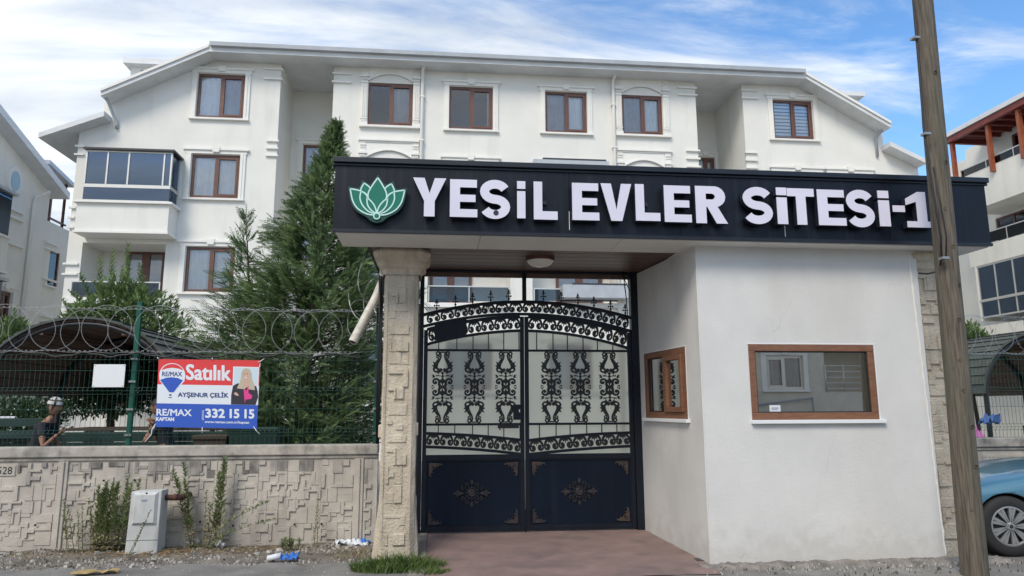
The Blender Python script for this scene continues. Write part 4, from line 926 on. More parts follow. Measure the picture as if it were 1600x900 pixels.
# lotus emblem
lr = (-0.897,-0.353,3.453,3.926)
def smooth(pts, n=6, closed=True):
    out = []; m_ = len(pts)
    for i in range(m_):
        p0, p1, p2, p3 = [Vector(pts[(i+k) % m_]) for k in (-1, 0, 1, 2)]
        if len(pts[i]) > 2 or len(pts[(i+1) % m_]) > 2:
            if len(pts[i]) > 2: p0 = p1.copy()
            if len(pts[(i+1) % m_]) > 2: p3 = p2.copy()
        p0, p1, p2, p3 = [Vector(p[:2]) for p in (p0, p1, p2, p3)]
        for j in range(n):
            t = j/n; out.append(tuple(.5*((2*p1)+(-p0+p2)*t+(2*p0-5*p1+4*p2-p3)*t*t+(-p0+3*p1-3*p2+p3)*t**3)))
    return out
ex0, ex1, ez0, ez1 = lr; ecx = (ex0+ex1)/2; es = (ex1-ex0)/2; ezs = (ez1-ez0-.03)/1.50; ezb = ez0+.012
def E2(pts, sx=1): return [(ecx+sx*a*es, ezb+b*ezs) for a, b in pts]
K = 1   # third value marks a sharp tip
upper = [(-.50, 1.27, K), (-.28, 1.10), (-.16, .80), (-.05, .40), (-.28, .45), (-.52, .72), (-.62, 1.0)]
outer = [(-1.0, 1.05, K), (-.66, .99), (-.40, .86), (-.30, .60), (-.20, .36), (-.04, .17), (-.34, .17), (-.68, .34), (-.89, .62)]
midp = [(-.60, .98, K), (-.40, .84), (-.32, .62), (-.22, .38), (-.06, .20), (-.30, .26), (-.52, .46), (-.63, .72)]
low = [(-.38, .74, K), (-.22, .62), (-.08, .44), (-.02, .22), (-.18, .28), (-.34, .48)]
cen = [(0, 1.46, K), (.18, 1.20), (.33, .92), (.32, .70), (.20, .44), (0, .24), (-.20, .44), (-.32, .70), (-.33, .92), (-.18, 1.20)]
sil = [(0, 1.58, K), (.16, 1.36), (.30, 1.24), (.58, 1.38, K), (.70, 1.10), (1.08, 1.14, K), (.98, .62), (.76, .28), (.38, .07), (.22, -.06), (0, -.12), (-.22, -.06), (-.38, .07), (-.76, .28), (-.98, .62), (-1.08, 1.14, K), (-.70, 1.10), (-.58, 1.38, K), (-.30, 1.24), (-.16, 1.36)]
back = MB(); back.prism(E2(smooth(sil)), .035, .075, FS.f)
LO = back.build('emblem', M['logo_side'], CN, label='green lotus emblem with white outlines')
d = .0752; k = 0
for P_, sides in ((upper, (1, -1)), (outer, (1, -1)), (midp, (1, -1)), (cen, (1,)), (low, (1, -1))):
    for sx in sides:
        pp = smooth(P_, 5); e = d+k*.0016; k += 1
        q = MB(); q.prism(E2(pp, sx), e, e+.0008, FS.f); q.build('petal', M['logo_green'], LO)
        q = MB(); q.ribbon(E2(pp+[pp[0]], sx), .0135, e+.0008, e+.0014, FS.f); q.build('petal_outline', M['logo_rim'], LO)
rc = (ecx, ezb+.10*ezs)
for r, mm, e in ((.036, 'logo_rim', d+.016), (.023, 'logo_green', d+.0175)):
    q = MB(); q.prism([(rc[0]+r*cos(t*pi/12), rc[1]+r*sin(t*pi/12)) for t in range(24)], e, e+.0012, FS.f); q.build('ring', M[mm], LO)
# ceiling lamp
lp = (1.203,8.164)
CL = empty('ceiling_lamp', (lp[0], lp[1], 3.25), 'round frosted dome lamp on the brown ceiling over the gate', 'lamp')
q = MB(); q.lathe([(.0001, 3.25), (.06, 3.252), (.11, 3.266), (.145, 3.292), (.158, 3.318)], (lp[0], lp[1], 0), 32); q.build('dome', M['lamp'], CL, smooth=True)
q = MB(); q.lathe([(.158, 3.315), (.172, 3.32), (.172, 3.350), (.0001, 3.3505)], (lp[0], lp[1], 0), 32); q.build('base_ring', M['frame'], CL)
# ================================================================ gatehouse
GH = empty('gatehouse', (4, 8.3, 0), 'plastered gatehouse booth with two golden oak windows beside the gate', 'gatehouse')
GX0, GX1, GY = 2.79, 5.37, 7.30
FG = Fr(0, GY, 1, 0)
gw = (3.327,4.762,1.459,2.263)
m = MB(); wall(m, FG, GX0, GX1, -.15, 3.335, [(*gw, .16)], top=[(3.4, .085, 3.4*5.285+.085*3.335)])
# front sheet is finely divided so that the plaster can be uneven
m.build('front_wall', M['stucco'], GH)
SBx, SBy = 2.60, 8.98
FSd = Fr(SBx, SBy, GX0-SBx, GY-SBy)   # from the gate towards the street; outward normal points to the passage
Ls = math.hypot(GX0-SBx, GY-SBy)
sw = (.19, 1.345, 1.465, 2.265)
m = MB(); wall(m, FSd, -.08, Ls, -.15, 3.335, [(*sw, .16)]); m.build('side_wall', M['stucco_side'], GH)
m = MB(); m.box(GX1-.12, GX1, GY+.001, 9.45, -.15, 3.33); m.box(2.66, GX1-.12, 9.33, 9.45, -.15, 3.33); m.build('back_wall', M['stucco'], GH)
m = MB(); m.box(2.7, GX1-.12, 7.42, 9.33, .0, .03); m.build('booth_floor', M['room_dark'], GH)
m = MB(); m.box(3.0, GX1-.13, 9.28, 9.32, .03, 3.3); m.build('inner_lining', M['room'], GH)
q = MB(); rng = random.Random(2); q.tube([(GX0+.006+.004*noise.noise(Vector((z*.11, 1, 0))), GY+.006+.004*noise.noise(Vector((z*.11, 5, 0))), -.1+z*.0625) for z in range(55)], [.009+.003*noise.noise(Vector((z*.4, 2, 0))) for z in range(55)], 10); q.build('corner_bead', M['stucco'], GH, smooth=True)
q = MB(); q.tube([(5.283+(5.37-5.283)*(1-z/60)+.010*noise.noise(Vector((z*.5, 1, 0))), GY-.001+.006*noise.noise(Vector((z*.6, 5, 0))), .02+z*.0548) for z in range(61)], [.010+.008*noise.noise(Vector((z*.9, 2, 0))) for z in range(61)], 8); q.build('plaster_edge', M['plaster_trim'], GH, smooth=True)
def booth_window(F, r, bays):
    s0, s1, z0, z1 = r; fw = .074; f = MB(); e = -.055
    F.box(f, s0, s1, z0, z0+fw, e, e+.06); F.box(f, s0, s1, z1-fw, z1, e, e+.06); F.box(f, s0, s0+fw, z0+fw, z1-fw, e, e+.06); F.box(f, s1-fw, s1, z0+fw, z1-fw, e, e+.06)
    if bays == 2: c = (s0+s1)/2; F.box(f, c-.035, c+.035, z0+fw, z1-fw, e, e+.062)
    w_ = f.build('window', M['frame_oak'], GH, bevel=.006)
    q = .025; b = MB(); F.box(b, s0+fw, s1-fw, z0+fw, z0+fw+.012, e+.01, e+.04); F.box(b, s0+fw, s1-fw, z1-fw-.012, z1-fw, e+.01, e+.04); F.box(b, s0+fw, s0+fw+.012, z0+fw+.012, z1-fw-.012, e+.01, e+.04); F.box(b, s1-fw-.012, s1-fw, z0+fw+.012, z1-fw-.012, e+.01, e+.04)
    b.build('gasket', M['black_plastic'], w_)
    if bays == 2:
        c = (s0+s1)/2; a, bb_, cc, g = c+.035, s1-fw, z0+fw, z1-fw; t = .06; f = MB()
        F.box(f, a, bb_, cc, cc+t, e+.02, e+.085); F.box(f, a, bb_, g-t, g, e+.02, e+.085); F.box(f, a, a+t, cc+t, g-t, e+.02, e+.085); F.box(f, bb_-t, bb_, cc+t, g-t, e+.02, e+.085)
        f.build('sash', M['frame_oak'], w_, bevel=.005)
        p = MB(); F.box(p, s0+fw, c-.035, z0+fw, z1-fw, e+.02, e+.028); p.build('pane', M['glass_booth'], w_); p = MB(); F.box(p, a+t, bb_-t, cc+t, g-t, e+.04, e+.048); p.build('pane', M['glass_booth'], w_)
    else:
        p = MB(); F.box(p, s0+fw, s1-fw, z0+fw, z1-fw, e+.02, e+.028); p.build('pane', M['glass_booth'], w_)
    p = MB(); F.box(p, s0-.015, s1+.05, z0-.04, z0-.002, -.08, .05); p.build('sill', M['placard'], w_, bevel=.004)
    p = MB(); F.box(p, s0-.012, s1+.03, z1+.001, z1+.012, -.06, .004); F.box(p, s1+.001, s1+.013, z0, z1, -.06, .003); p.build('foam_bead', M['placard'], w_)
    return w_
w1_ = booth_window(FG, gw, 1); booth_window(FSd, sw, 2)
nt_ = (3.539,3.660,1.542,1.613)
q = MB(); FG.box(q, nt_[0], nt_[1], gw[2]+.077, nt_[3], -.024, -.0225); NO = q.build('paper_notice', M['paper'], None); tag(NO, 'small white paper notice stuck in the lower left of the wide booth window', 'notice')
q = MB(); FG.box(q, nt_[0]+.02, nt_[1]-.02, nt_[3]-.035, nt_[3]-.027, -.0222, -.0218); FG.box(q, nt_[0]+.02, nt_[1]-.03, nt_[3]-.052, nt_[3]-.046, -.0222, -.0218); q.build('printed_line', M['navy_ink'], NO)
# broken concrete footing along the booth
q = MB(); nx_, ny_ = 220, 12
for j in range(ny_+1):
    for i in range(nx_+1):
        x = 2.66+3.3*i/nx_; yf = 7.10-.06*i/nx_+.055*noise.noise(Vector((x*3, 1, 1)))+.03*noise.noise(Vector((x*14, 1, 4))); t = j/ny_; y = yf+(GY-.002-yf)*t
        z = -.02+.045*min(1, t*3.2)+.020*noise.noise(Vector((x*7, y*9, 2)))+.013*noise.noise(Vector((x*26, y*30, 2))); q.v.append((x, y, z if j else -.05))
for j in range(ny_):
    for i in range(nx_): a = j*(nx_+1)+i; q.f.append((a, a+1, a+nx_+2, a+nx_+1)); q.mi.append(0)
q.build('broken_footing', M['edge_concrete'], None, kind='structure', fast=True)
# ramp of red concrete
q = MB(); n = 24; k = 20
for j in range(k+1):
    y = 6.95+(9.25-6.95)*j/k
    for i in range(n+1):
        xl = -.10+.0*j; xr = GX0-.005+(SBx-GX0)*max(0, min(1, (y-GY)/(SBy-GY))); xr = max(xr, 2.57)
        x = xl+(xr-xl)*i/n; z = .005+.085*min(1, max(0, (y-6.98)/1.9))+.004*nz(x, y, 4)
        q.v.append((x, y+(.02*nz(x, 1, 5) if j == 0 else 0), z))
for j in range(k):
    for i in range(n): a = j*(n+1)+i; q.f.append((a, a+1, a+n+2, a+n+1)); q.mi.append(0)
q.build('ramp', M['red_concrete'], None, smooth=True, kind='structure', fast=True)
q = MB(); q.hexa([(-.30, 7.1, -.1), (-.10, 7.0, -.1), (-.10, 9.0, -.1), (-.19, 9.0, -.1), (-.26, 7.15, .01), (-.095, 7.02, .02), (-.095, 9.0, .105), (-.19, 9.0, .105)]); q.build('ramp_edge', M['edge_concrete'], None, kind='structure')
q = MB(); q.box(-.3, 2.7, 9.06, 9.30, -.1, .12); q.build('threshold', M['plaster'], None, kind='structure')
# ================================================================ wooden utility pole with its cable
PB, PT = (5.150, 6.62), (5.255, 6.62)
UP = empty('utility_pole', (PB[0], PB[1], 0), 'tall weathered wooden utility pole standing in front of the canopy', 'utility pole')
q = MB(); nseg, nr = 60, 28; H = 9.2
for k in range(nseg+1):
    z = -.1+H*k/nseg; t = z/6.; cx_ = PB[0]+(PT[0]-PB[0])*t; r = .120-.0033*z
    for i in range(nr):
        a = 2*pi*i/nr; rr2 = r*(1+.035*noise.noise(Vector((cos(a)*1.5, sin(a)*1.5, z*.7)))+.012*noise.noise(Vector((cos(a)*9, sin(a)*9, z*.8))))
        crack = math.exp(-((a-(1.5*pi+.12+.22*noise.noise(Vector((z*1.1, 2, 0)))))/.06)**2)*.09*max(.0, min(1, 1.2+noise.noise(Vector((z*.5, 9, 0)))*2))
        rr2 *= (1-crack); q.v.append((cx_+rr2*cos(a), PB[1]+rr2*sin(a), z))
for k in range(nseg):
    for i in range(nr): q.f.append((k*nr+i, k*nr+(i+1) % nr, (k+1)*nr+(i+1) % nr, (k+1)*nr+i)); q.mi.append(0)
q.build('pole_shaft', M['wood_pole'], UP, smooth=True, fast=True)
for (a, z) in ((4.3, .62), (4.95, 1.4), (4.4, 2.05), (5.0, 2.8), (4.35, 3.6), (4.8, 4.1), (4.6, 2.45), (4.9, 1.02), (4.45, 1.75), (4.75, 3.2), (4.6, 5.1)):
    cx_ = PB[0]+(PT[0]-PB[0])*z/6+(.116-.0033*z)*cos(a); q = MB(); q.lathe([(.018, PB[1]+(.116-.0033*z)*sin(a)-.010), (.022, PB[1]+(.117-.0033*z)*sin(a)+.004)], (cx_, 0, z), 8, 'y'); q.build('knot', M['wood_pole'], UP)
q = MB(); cab = [(8, (5.091,5.952)[0]-.06, 0)]
pts = [(5.10, 6.58, 8.6)]
for (px_, dy) in (((5.097,5.943), 0), ((5.088,5.501), 0), ((5.070,5.054), 0), ((5.037,4.474), 0), ((5.031,4.028), 0), ((5.029,3.636), 0), ((5.046,3.285), 0), ((5.058,3.062), 0), ((5.163,2.977), 0), ((5.347,3.029), 0), ((5.361,3.067), 0)): pts.append((px_[0], {0: 0}.get(9, 0) or 0, px_[1]))
ysx = [6.58, 6.56, 6.55, 6.54, 6.53, 6.50, 6.47, 6.46, 6.50, 6.70, 7.1, 7.26]
pts = [(p[0], ysx[i], p[2]) for i, p in enumerate(pts)]
q.tube(pts, .011, 8); CB = q.build('cable', M['black_cable'], None, smooth=True); tag(CB, 'black cable stapled down the wooden pole and looping to the gatehouse wall', 'cable')
pts2 = [(p[0]+.035+.02*sin(i), p[1]-.012, p[2]) for i, p in enumerate(pts[5:9])]
q = MB(); q.tube(pts2, .008, 6); q.build('second_strand', M['black_cable'], CB, smooth=True)
q = MB()
for (p, y) in (((5.044,5.497), 6.53), ((5.029,4.398), 6.5), ((5.058,3.069), 6.47)): q.box(p[0]-.02, p[0]+.05, y-.02, y+.05, p[1]-.012, p[1]+.012)
q.build('clip', M['galv'], CB)
# ================================================================ double gate with fixed arch
GYY = 9.0
FGt = Fr(0, GYY, 1, 0)
GT = empty('entrance_gate', (1.15, 9, .1), 'black and navy wrought iron double gate with arched top closing the entrance', 'gate')
def X(px, py): return None
gl, gr = (-0.207,1.107)[0], (2.596,1.082)[0]
bt, bb = (1.139,3.438)[1], (1.138,3.327)[1]
base = (1.116,0.102)[1]
FGt_ = FGt
f = MB(); pw = .07
FGt.box(f, gl-.02, gl+.03, base-.08, bt, -.05, .05); FGt.box(f, (2.512,1.083)[0], gr+.06, base-.1, bt, -.05, .06)
FGt.box(f, gl+.03, (2.512,1.083)[0], bb, bt+.05, -.04, .05); f.build('outer_frame', M['gate'], GT, bevel=.004)
f = MB(); FGt.box(f, gl+.03, gr, bb-.055, bb-.002, -.06, -.01); f.build('timber_batten', M['slat_brown'], GT)
xr = (2.514,1.891)[0]; xl = gl+.03
cxm = (1.111,2.962)[0]
f = MB(); FGt.box(f, cxm-.025, cxm+.025, (1.110,2.946)[1], bb-.003, -.02, .035); f.build('mullion', M['gate'], GT)
# arches given by left, middle and right heights
def parab(xa, za, xm, zm, xb, zb, n=28):
    out = []
    for i in range(n+1):
        x = xa+(xb-xa)*i/n; L_ = za*(x-xm)*(x-xb)/((xa-xm)*(xa-xb))+zm*(x-xa)*(x-xb)/((xm-xa)*(xm-xb))+zb*(x-xa)*(x-xm)/((xb-xa)*(xb-xm)); out.append((x, L_))
    return out
def pt(p): return p
A1 = parab(*(-0.238,2.748), *(1.110,2.946), *(2.524,2.750))
A2 = parab(*(-0.235,2.601), *(1.109,2.787), *(2.519,2.573))
arch = MB(); arch.ribbon(A1, .038, -.02, .03, FGt.f); arch.ribbon(A2, .034, -.02, .03, FGt.f); ao = arch.build('arch', M['gate'], GT)
def at_(curve, x):
    for (a, b) in zip(curve, curve[1:]):
        if a[0] <= x <= b[0]: t = (x-a[0])/(b[0]-a[0]); return a[1]+(b[1]-a[1])*t, math.atan2(b[1]-a[1], b[0]-a[0])
    c = curve[0] if x < curve[0][0] else curve[-1]; return c[1], 0
# shared scroll casting (unit: 1 wide, about .7 high), built in local XZ
def scroll_mesh():
    q = MB(); fn = lambda a, b, d: (a, -d, b)
    q.ribbon(arc(0, -.12, .43, rad(0), rad(180), 14, .44), [.11+.08*sin(pi*i/14) for i in range(15)], 0, .12, fn)
    for sg in (-1, 1):
        sp = [(sg*(.25+r*cos(a)), -.12+r*sin(a)) for r, a in [(.18-.10*i/14, rad(0)-rad(330)*i/14) for i in range(15)]]
        q.ribbon(sp, [.125]*15, 0, .125, fn)
        q.prism([(sg*.24+.085*cos(t*pi/4), -.13+.085*sin(t*pi/4)) for t in range(8)], 0, .14, fn)
        q.prism([(sg*.02, .30), (sg*.22, .24), (sg*.16, .14), (sg*.20, .05), (sg*.05, .12)], 0, .13, fn)
    q.prism([(0, .36), (.08, .22), (0, -.04), (-.08, .22)], 0, .14, fn)
    return q.mesh('scroll', M['cast'])
SCM = scroll_mesh()
def scroll_row(parent, c1, c2, xa, xb, n, flip=1, w=None):
    for k in range(n):
        x = xa+(xb-xa)*(k+.5)/n; z1, a1 = at_(c1, x); z2, a2 = at_(c2, x); h = abs(z1-z2)-.030
        w_ = (xb-xa)/n*1.03
        inst('scroll', SCM, parent, FGt.p(x, (z1+z2)/2+.01*flip, .0), (w_, .12, h/.66), (0, -(a1+a2)/2, 0))
scroll_row(ao, A1, A2, xl+.03, xr-.02, 15)
# finials
def finial():
    q = MB(); fn = lambda a, b, d: (a, -d, b)
    q.box(-.006, .006, -.006, .006, 0, .085); q.prism([(0, .155), (.013, .125), (.006, .095), (0, .075), (-.006, .095), (-.013, .125)], -.006, .006, fn)
    q.box(-.026, .026, -.006, .006, .058, .068)
    for s in (-1, 1):
        q.prism([(s*.012, .062), (s*.030, .078), (s*.036, .063), (s*.030, .048)], -.006, .006, fn); q.prism([(s*.006, .098), (s*.022, .112), (s*.024, .098), (s*.012, .088)], -.006, .006, fn)
    q.prism([(0, .05), (.016, .03), (0, .01), (-.016, .03)], -.008, .008, fn)
    return q.mesh('finial', M['cast'])
FM = finial()
for px in (677, 706, 733, 761.5, 790, 845.5, 874, 901, 927, 954, 978):
    P_ = (0, 0)
    x = xl+(xr-xl)*(px-657.5)/(986-657.5); z, a = at_(A1, x); inst('finial', FM, ao, FGt.p(x, z+.015, .005), (1.05, 1, 1.02))
# ornament panel casting (0.28 wide, .94 high), centred
def ornament_mesh():
    q = MB(); fn = lambda a, b, d: (a, -d, b); T = .012
    def rb(p, w): q.ribbon(p, [x*1.6 for x in w] if isinstance(w, list) else w*1.6, 0, T, fn)
    def pr(p, t=T): q.prism(p, 0, t+.003, fn)
    for sx in (-1, 1):
        for sz in (-1, 1):
            mm = lambda pts: [(sx*a, sz*b) for a, b in pts]
            # lyre bar from the star up to the end curls
            rb(mm([(.075, .255), (.062, .30), (.030, .365), (.022, .40), (.030, .435), (.052, .452)]), .013)
            rb(mm(spiral(.055, .425, .030, .008, rad(95), rad(-250), 12)), .012)
            rb(mm(spiral(.062, .385, .022, .008, rad(180), rad(-120), 9)), .010)
            # outer acanthus leaf with spikes
            pr(mm([(.060, .215), (.085, .235), (.125, .215), (.105, .255), (.135, .270), (.108, .290), (.125, .330), (.095, .315), (.070, .340), (.075, .300), (.060, .27)]))
            rb(mm(spiral(.072, .225, .045, .014, rad(60), rad(-250), 14)), .014)
            pr(mm([(.0, .225), (.018, .245), (.04, .235), (.058, .205), (.03, .185), (.01, .20)])); pr(mm([(.0, .035), (.03, .06), (.036, .09), (.012, .10), (0, .085)]))
            # big C scrolls facing outwards round the middle
            rb(mm([(.030, .0), (.040, .035), (.040, .07)] + spiral(.085, .065, .045, .012, rad(170), rad(-190), 14)), [.022, .02, .018]+[.018-.0006*i for i in range(15)])
            pr(mm([(.085+.014*cos(t*pi/4), .065+.014*sin(t*pi/4)) for t in range(8)]))
            pr(mm([(.035, .02), (.062, .03), (.05, .052), (.03, .05)]))
            # side petals of the star
            pr(mm([(.010, .137), (.040, .150), (.062, .142), (.085, .160), (.082, .137)])); pr(mm([(.040, .137), (.058, .165), (.070, .137)]))
        pr([(sx*a, b) for a, b in [(.0, .012), (.018, .03), (.022, .0), (.018, -.03), (.0, -.012)]])
    for sz in (-1, 1):
        c = sz*.137
        for (a, b, w) in ((0, 1, .02), (0, -1, .02)):
            pr([(0, c), (w*.6, c+b*.03), (w*1.3, c+b*.05), (w*.4, c+b*.052), (0, c+b*.08), (-w*.4, c+b*.052), (-w*1.3, c+b*.05), (-w*.6, c+b*.03)])
        pr([(.018*cos(t*pi/4), c+.018*sin(t*pi/4)) for t in range(8)], T+.004)
        for sx in (-1, 1):
            pr([(sx*a, sz*b) for a, b in [(.095, .0), (.12, .012), (.135, .0), (.128, .03), (.108, .02)]]); pr([(sx*a, sz*b) for a, b in [(.10, .115), (.135, .125), (.118, .14), (.14, .16), (.108, .158), (.092, .135)]])
            pr([(sx*a, sz*b) for a, b in [(.06, .285), (.085, .33), (.062, .36), (.05, .40), (.042, .37), (.055, .33)]]); pr([(sx*a, sz*b) for a, b in [(.045, .165), (.075, .185), (.06, .20), (.035, .19)]])
        pr([(0, sz*.01), (.010, sz*.04), (0, sz*.075), (-.010, sz*.04)])
        rb([(-.03, sz*.447), (.03, sz*.447)], .01)
    return q.mesh('ornament', M['cast'])
ORM = ornament_mesh()
def rosette():
    q = MB(); fn = lambda a, b, d: (a, -d, b)
    q.lathe([(.0001, -.020), (.012, -.018), (.016, -.012), (.030, -.014), (.040, -.006), (.042, 0)], (0, 0, 0), 16, 'y')
    for k in range(12): a = k*pi/6; q.prism([(.040*cos(a), .040*sin(a)), (.055*cos(a+.18), .055*sin(a+.18)), (.064*cos(a), .064*sin(a)), (.055*cos(a-.18), .055*sin(a-.18))], 0, .010, fn)
    for sx in (-1, 1):
        for sz in (-1, 1):
            q.ribbon([(sx*a, sz*b) for a, b in spiral(.085, .045, .026, .008, rad(200), rad(-140), 10)], .009, 0, .009, fn)
            q.ribbon([(sx*a, sz*b) for a, b in spiral(.045, .078, .022, .007, rad(-60), rad(260), 10)], .009, 0, .009, fn)
            q.prism([(sx*a, sz*b) for a, b in [(.055, .06), (.09, .075), (.08, .05)]], 0, .009, fn); q.prism([(sx*a, sz*b) for a, b in [(.11, .02), (.13, .045), (.145, .015)]], 0, .008, fn)
            q.ribbon([(sx*a, sz*b) for a, b in spiral(.135, .018, .020, .006, rad(180), rad(-120), 8)], .008, 0, .008, fn)
            q.prism([(sx*a, sz*b) for a, b in [(0, .075), (.018, .10), (.012, .115), (0, .13)]], 0, .01, fn)
        q.prism([(sx*a, b) for a, b in [(.07, 0), (.11, .018), (.165, .010), (.185, 0), (.165, -.010), (.11, -.018)]], 0, .010, fn)
    return q.mesh('rosette', M['bronze_dark'])
def corner():
    q = MB(); fn = lambda a, b, d: (a, -d, b)
    for sw_ in (0, 1):
        g = (lambda a, b: (b, a)) if sw_ else (lambda a, b: (a, b))
        q.ribbon([g(a, b) for a, b in spiral(.045, .03, .026, .008, rad(160), rad(-170), 10)], .010, 0, .009, fn)
        q.prism([g(a, b) for a, b in [(.0, .0), (.03, .035), (.07, .03), (.10, .018), (.125, .028), (.118, .008), (.08, .002)]], 0, .010, fn)
        q.prism([g(a, b) for a, b in [(.07, .02), (.085, .045), (.095, .02)]], 0, .009, fn)
    return q.mesh('corner_ornament', M['bronze'])
ROM, COM = rosette(), corner()
COM2 = COM.copy(); COM2.materials.clear(); COM2.materials.append(M['bronze_dark'])
zb1, zb2 = (0.458,2.316)[1], (0.463,1.391)[1]
zp1, zp0 = (0.465,0.992)[1], base+.005
def leaf(xa, xb, side):
    """xa..xb outer edges of the leaf"""
    st = .05; fr = MB()
    top = []
    if side < 0: C1 = parab(*(-0.226,2.552), *(0.456,2.697), *(1.101,2.753)); C2 = parab(*(-0.222,2.365), *(0.457,2.516), *(1.100,2.574)); C3 = parab(*(-0.203,1.286), *(0.464,1.253), *(1.091,1.190)); C4 = parab(*(-0.200,1.123), *(0.465,1.086), *(1.090,1.017))
    else: C1 = parab(*(1.134,2.753), *(1.831,2.693), *(2.501,2.556)); C2 = parab(*(1.133,2.571), *(1.828,2.509), *(2.494,2.347)); C3 = parab(*(1.156,1.189), *(1.803,1.248), *(2.460,1.275)); C4 = parab(*(1.155,1.017), *(1.800,1.073), *(2.455,1.107))
    e = .008
    zL, zR = at_(C1, xa+.01)[0], at_(C1, xb-.01)[0]
    FGt.box(fr, xa, xa+st, zp0, zL, -.02, .03); FGt.box(fr, xb-st, xb, zp0, zR, -.02, .03)
    cl = lambda C: [(max(xa+st, min(xb-st, x)), z) for x, z in C if xa+st-.07 < x < xb-st+.07]
    for C, w in ((C1, .042), (C2, .034), (C3, .034), (C4, .034)): fr.ribbon(cl(C), w, -.015, .026, FGt.f)
    FGt.box(fr, xa+st, xb-st, zb1-.014, zb1+.014, -.012, .024); FGt.box(fr, xa+st, xb-st, zb2-.014, zb2+.014, -.012, .024)
    FGt.box(fr, xa+st, xb-st, zp1-.03, zp1+.03, -.015, .028); FGt.box(fr, xa+st, xb-st, zp0, zp0+.05, -.015, .028)
    LF = fr.build('gate_leaf', M['gate'], GT, label='left leaf of the gate with the latch box' if side < 0 else 'right leaf of the gate', bevel=.003)
    sh_ = MB(); FGt.box(sh_, xa+st, xb-st, zp0+.05, zp1-.03, -.008, .004); sh_.build('sheet_panel', M['gate_sheet'], LF)
    mo = MB(); i0, i1, j0, j1 = xa+st, xb-st, zp0+.05, zp1-.03; t = .018
    FGt.box(mo, i0, i1, j0, j0+t, .0045, .016); FGt.box(mo, i0, i1, j1-t, j1, .0045, .016); FGt.box(mo, i0, i0+t, j0+t, j1-t, .0045, .016); FGt.box(mo, i1-t, i1, j0+t, j1-t, .0045, .016); mo.build('moulding', M['gate'], LF)
    # frosted sheet behind
    gz = [(x, z) for x, z in cl(C2)]; gp = [(xa+st, zp1)]+[(xb-st, zp1)]+[(x, z) for x, z in reversed(gz)]
    q = MB(); q.prism(gp, -.030, -.024, FGt.f); q.build('frosted_sheet', M['frosted'], LF)
    # short bars
    n = 6 if side < 0 else 6
    bm1 = MB()
    pxs = (681, 709, 734, 758, 782, 806) if side < 0 else (834, 860, 883, 908, 931, 956)
    for p in pxs:
        x = xl+(xr-xl)*(p-657.5)/(986-657.5)
        q = MB(); FGt.box(q, x-.006, x+.006, zb1+.014, at_(C2, x)[0]-.012, -.004, .01); q.build('short_bar', M['cast'], LF)
    pxs = (682, 707, 734, 758, 782, 807) if side < 0 else (837, 863, 885, 911, 935, 959)
    for p in pxs:
        x = xl+(xr-xl)*(p-657.5)/(986-657.5)
        q = MB(); FGt.box(q, x-.006, x+.006, at_(C3, x)[0]+.012, zb2-.014, -.004, .01); q.build('short_bar', M['cast'], LF)
    scroll_row(LF, C1, C2, xa+st+.0, xb-st-.0, 7); scroll_row(LF, C3, C4, xa+st, xb-st, 7)
    for k, p in enumerate((687.5, 736.5, 785) if side < 0 else (856.5, 902.5, 949)):
        x = xl+(xr-xl)*(p-657.5)/(986-657.5)-.0; inst('ornament', ORM, LF, FGt.p(x, (zb1+zb2)/2, 0), (1.02, 1, (zb1-zb2-.028)/.92))
    c = ((xa+xb)/2, (zp0+zp1)/2+.01)
    inst('rosette', ROM, LF, FGt.p(c[0]-.02, c[1], .0045), (1.28, 1.4, 1.28))
    for sx in (-1, 1):
        for sz in (-1, 1):
            me = COM if (sz > 0 or (side > 0 and sx > 0)) else COM2
            inst('corner_ornament', me, LF, FGt.p(i0+.035 if sx < 0 else i1-.035, j1-.035 if sz > 0 else j0+.035, .0045), (1.35*(-sx), 1.3, 1.35*(-sz)))
    return LF, i0, i1, j0, j1, C1, C2
mid = (1.107,1.095)[0]
LL = leaf(xl+.005, mid-.004, -1); LR = leaf(mid+.004, xr-.005, 1)
# dark sheet patched over the scrolls on the left, latch box and handle
a = (-0.040,0.365,2.428,2.689)
q = MB(); q.prism([(a[0], a[2]+.005), (a[1], a[2]+.09), (a[1], a[3]+.045), (a[0], a[3]-.04)], .032, .036, FGt.f); q.build('cover_plate', M['gate'], LL[0])
a = (0.958,1.063,1.444,1.634)
q = MB(); FGt.box(q, a[0], a[1], a[2], a[3], .03, .065); lo_ = q.build('latch_box', M['gate'], LL[0], bevel=.004)
q = MB(); FGt.box(q, a[0]+.07, a[1]-.022, (a[2]+a[3])/2-.0, (a[2]+a[3])/2+.035, .0655, .069); q.build('latch_hole', M['placard'], LL[0])
a = (0.764,0.989,1.350,1.390)
q = MB(); FGt.box(q, a[0], a[1]+.04, a[2]-.01, a[3], .03, .045); q.tube([FGt.p(a[0]+.02, a[2]-.01, .04), FGt.p(a[0]+.03, a[2]-.03, .05)], .008, 6); q.build('slide_bolt', M['cast'], LL[0])
q = MB(); q.tube([FGt.p(mid, zp0+.25, .04), FGt.p(mid, zp0-.075, .04)], .010, 8); q.build('drop_bolt', M['gate'], LL[0])
# cables hanging in the corner of the transom
q = MB()
for k, (a, b) in enumerate((((2.410,3.390), (2.467,2.718)), ((2.453,3.391), (2.457,2.972)), ((2.392,3.372), (2.505,3.100)))):
    q.tube([(a[0], 8.93, a[1]), (a[0]+.03*(1 if k != 1 else -1), 8.92, (a[1]+b[1])/2+.03), (b[0], 8.94, b[1])], .006, 6)
CBG = q.build('hanging_cable', M['black_cable'], None, smooth=True); tag(CBG, 'thin black cables dangling in the upper right corner of the gate', 'cable')
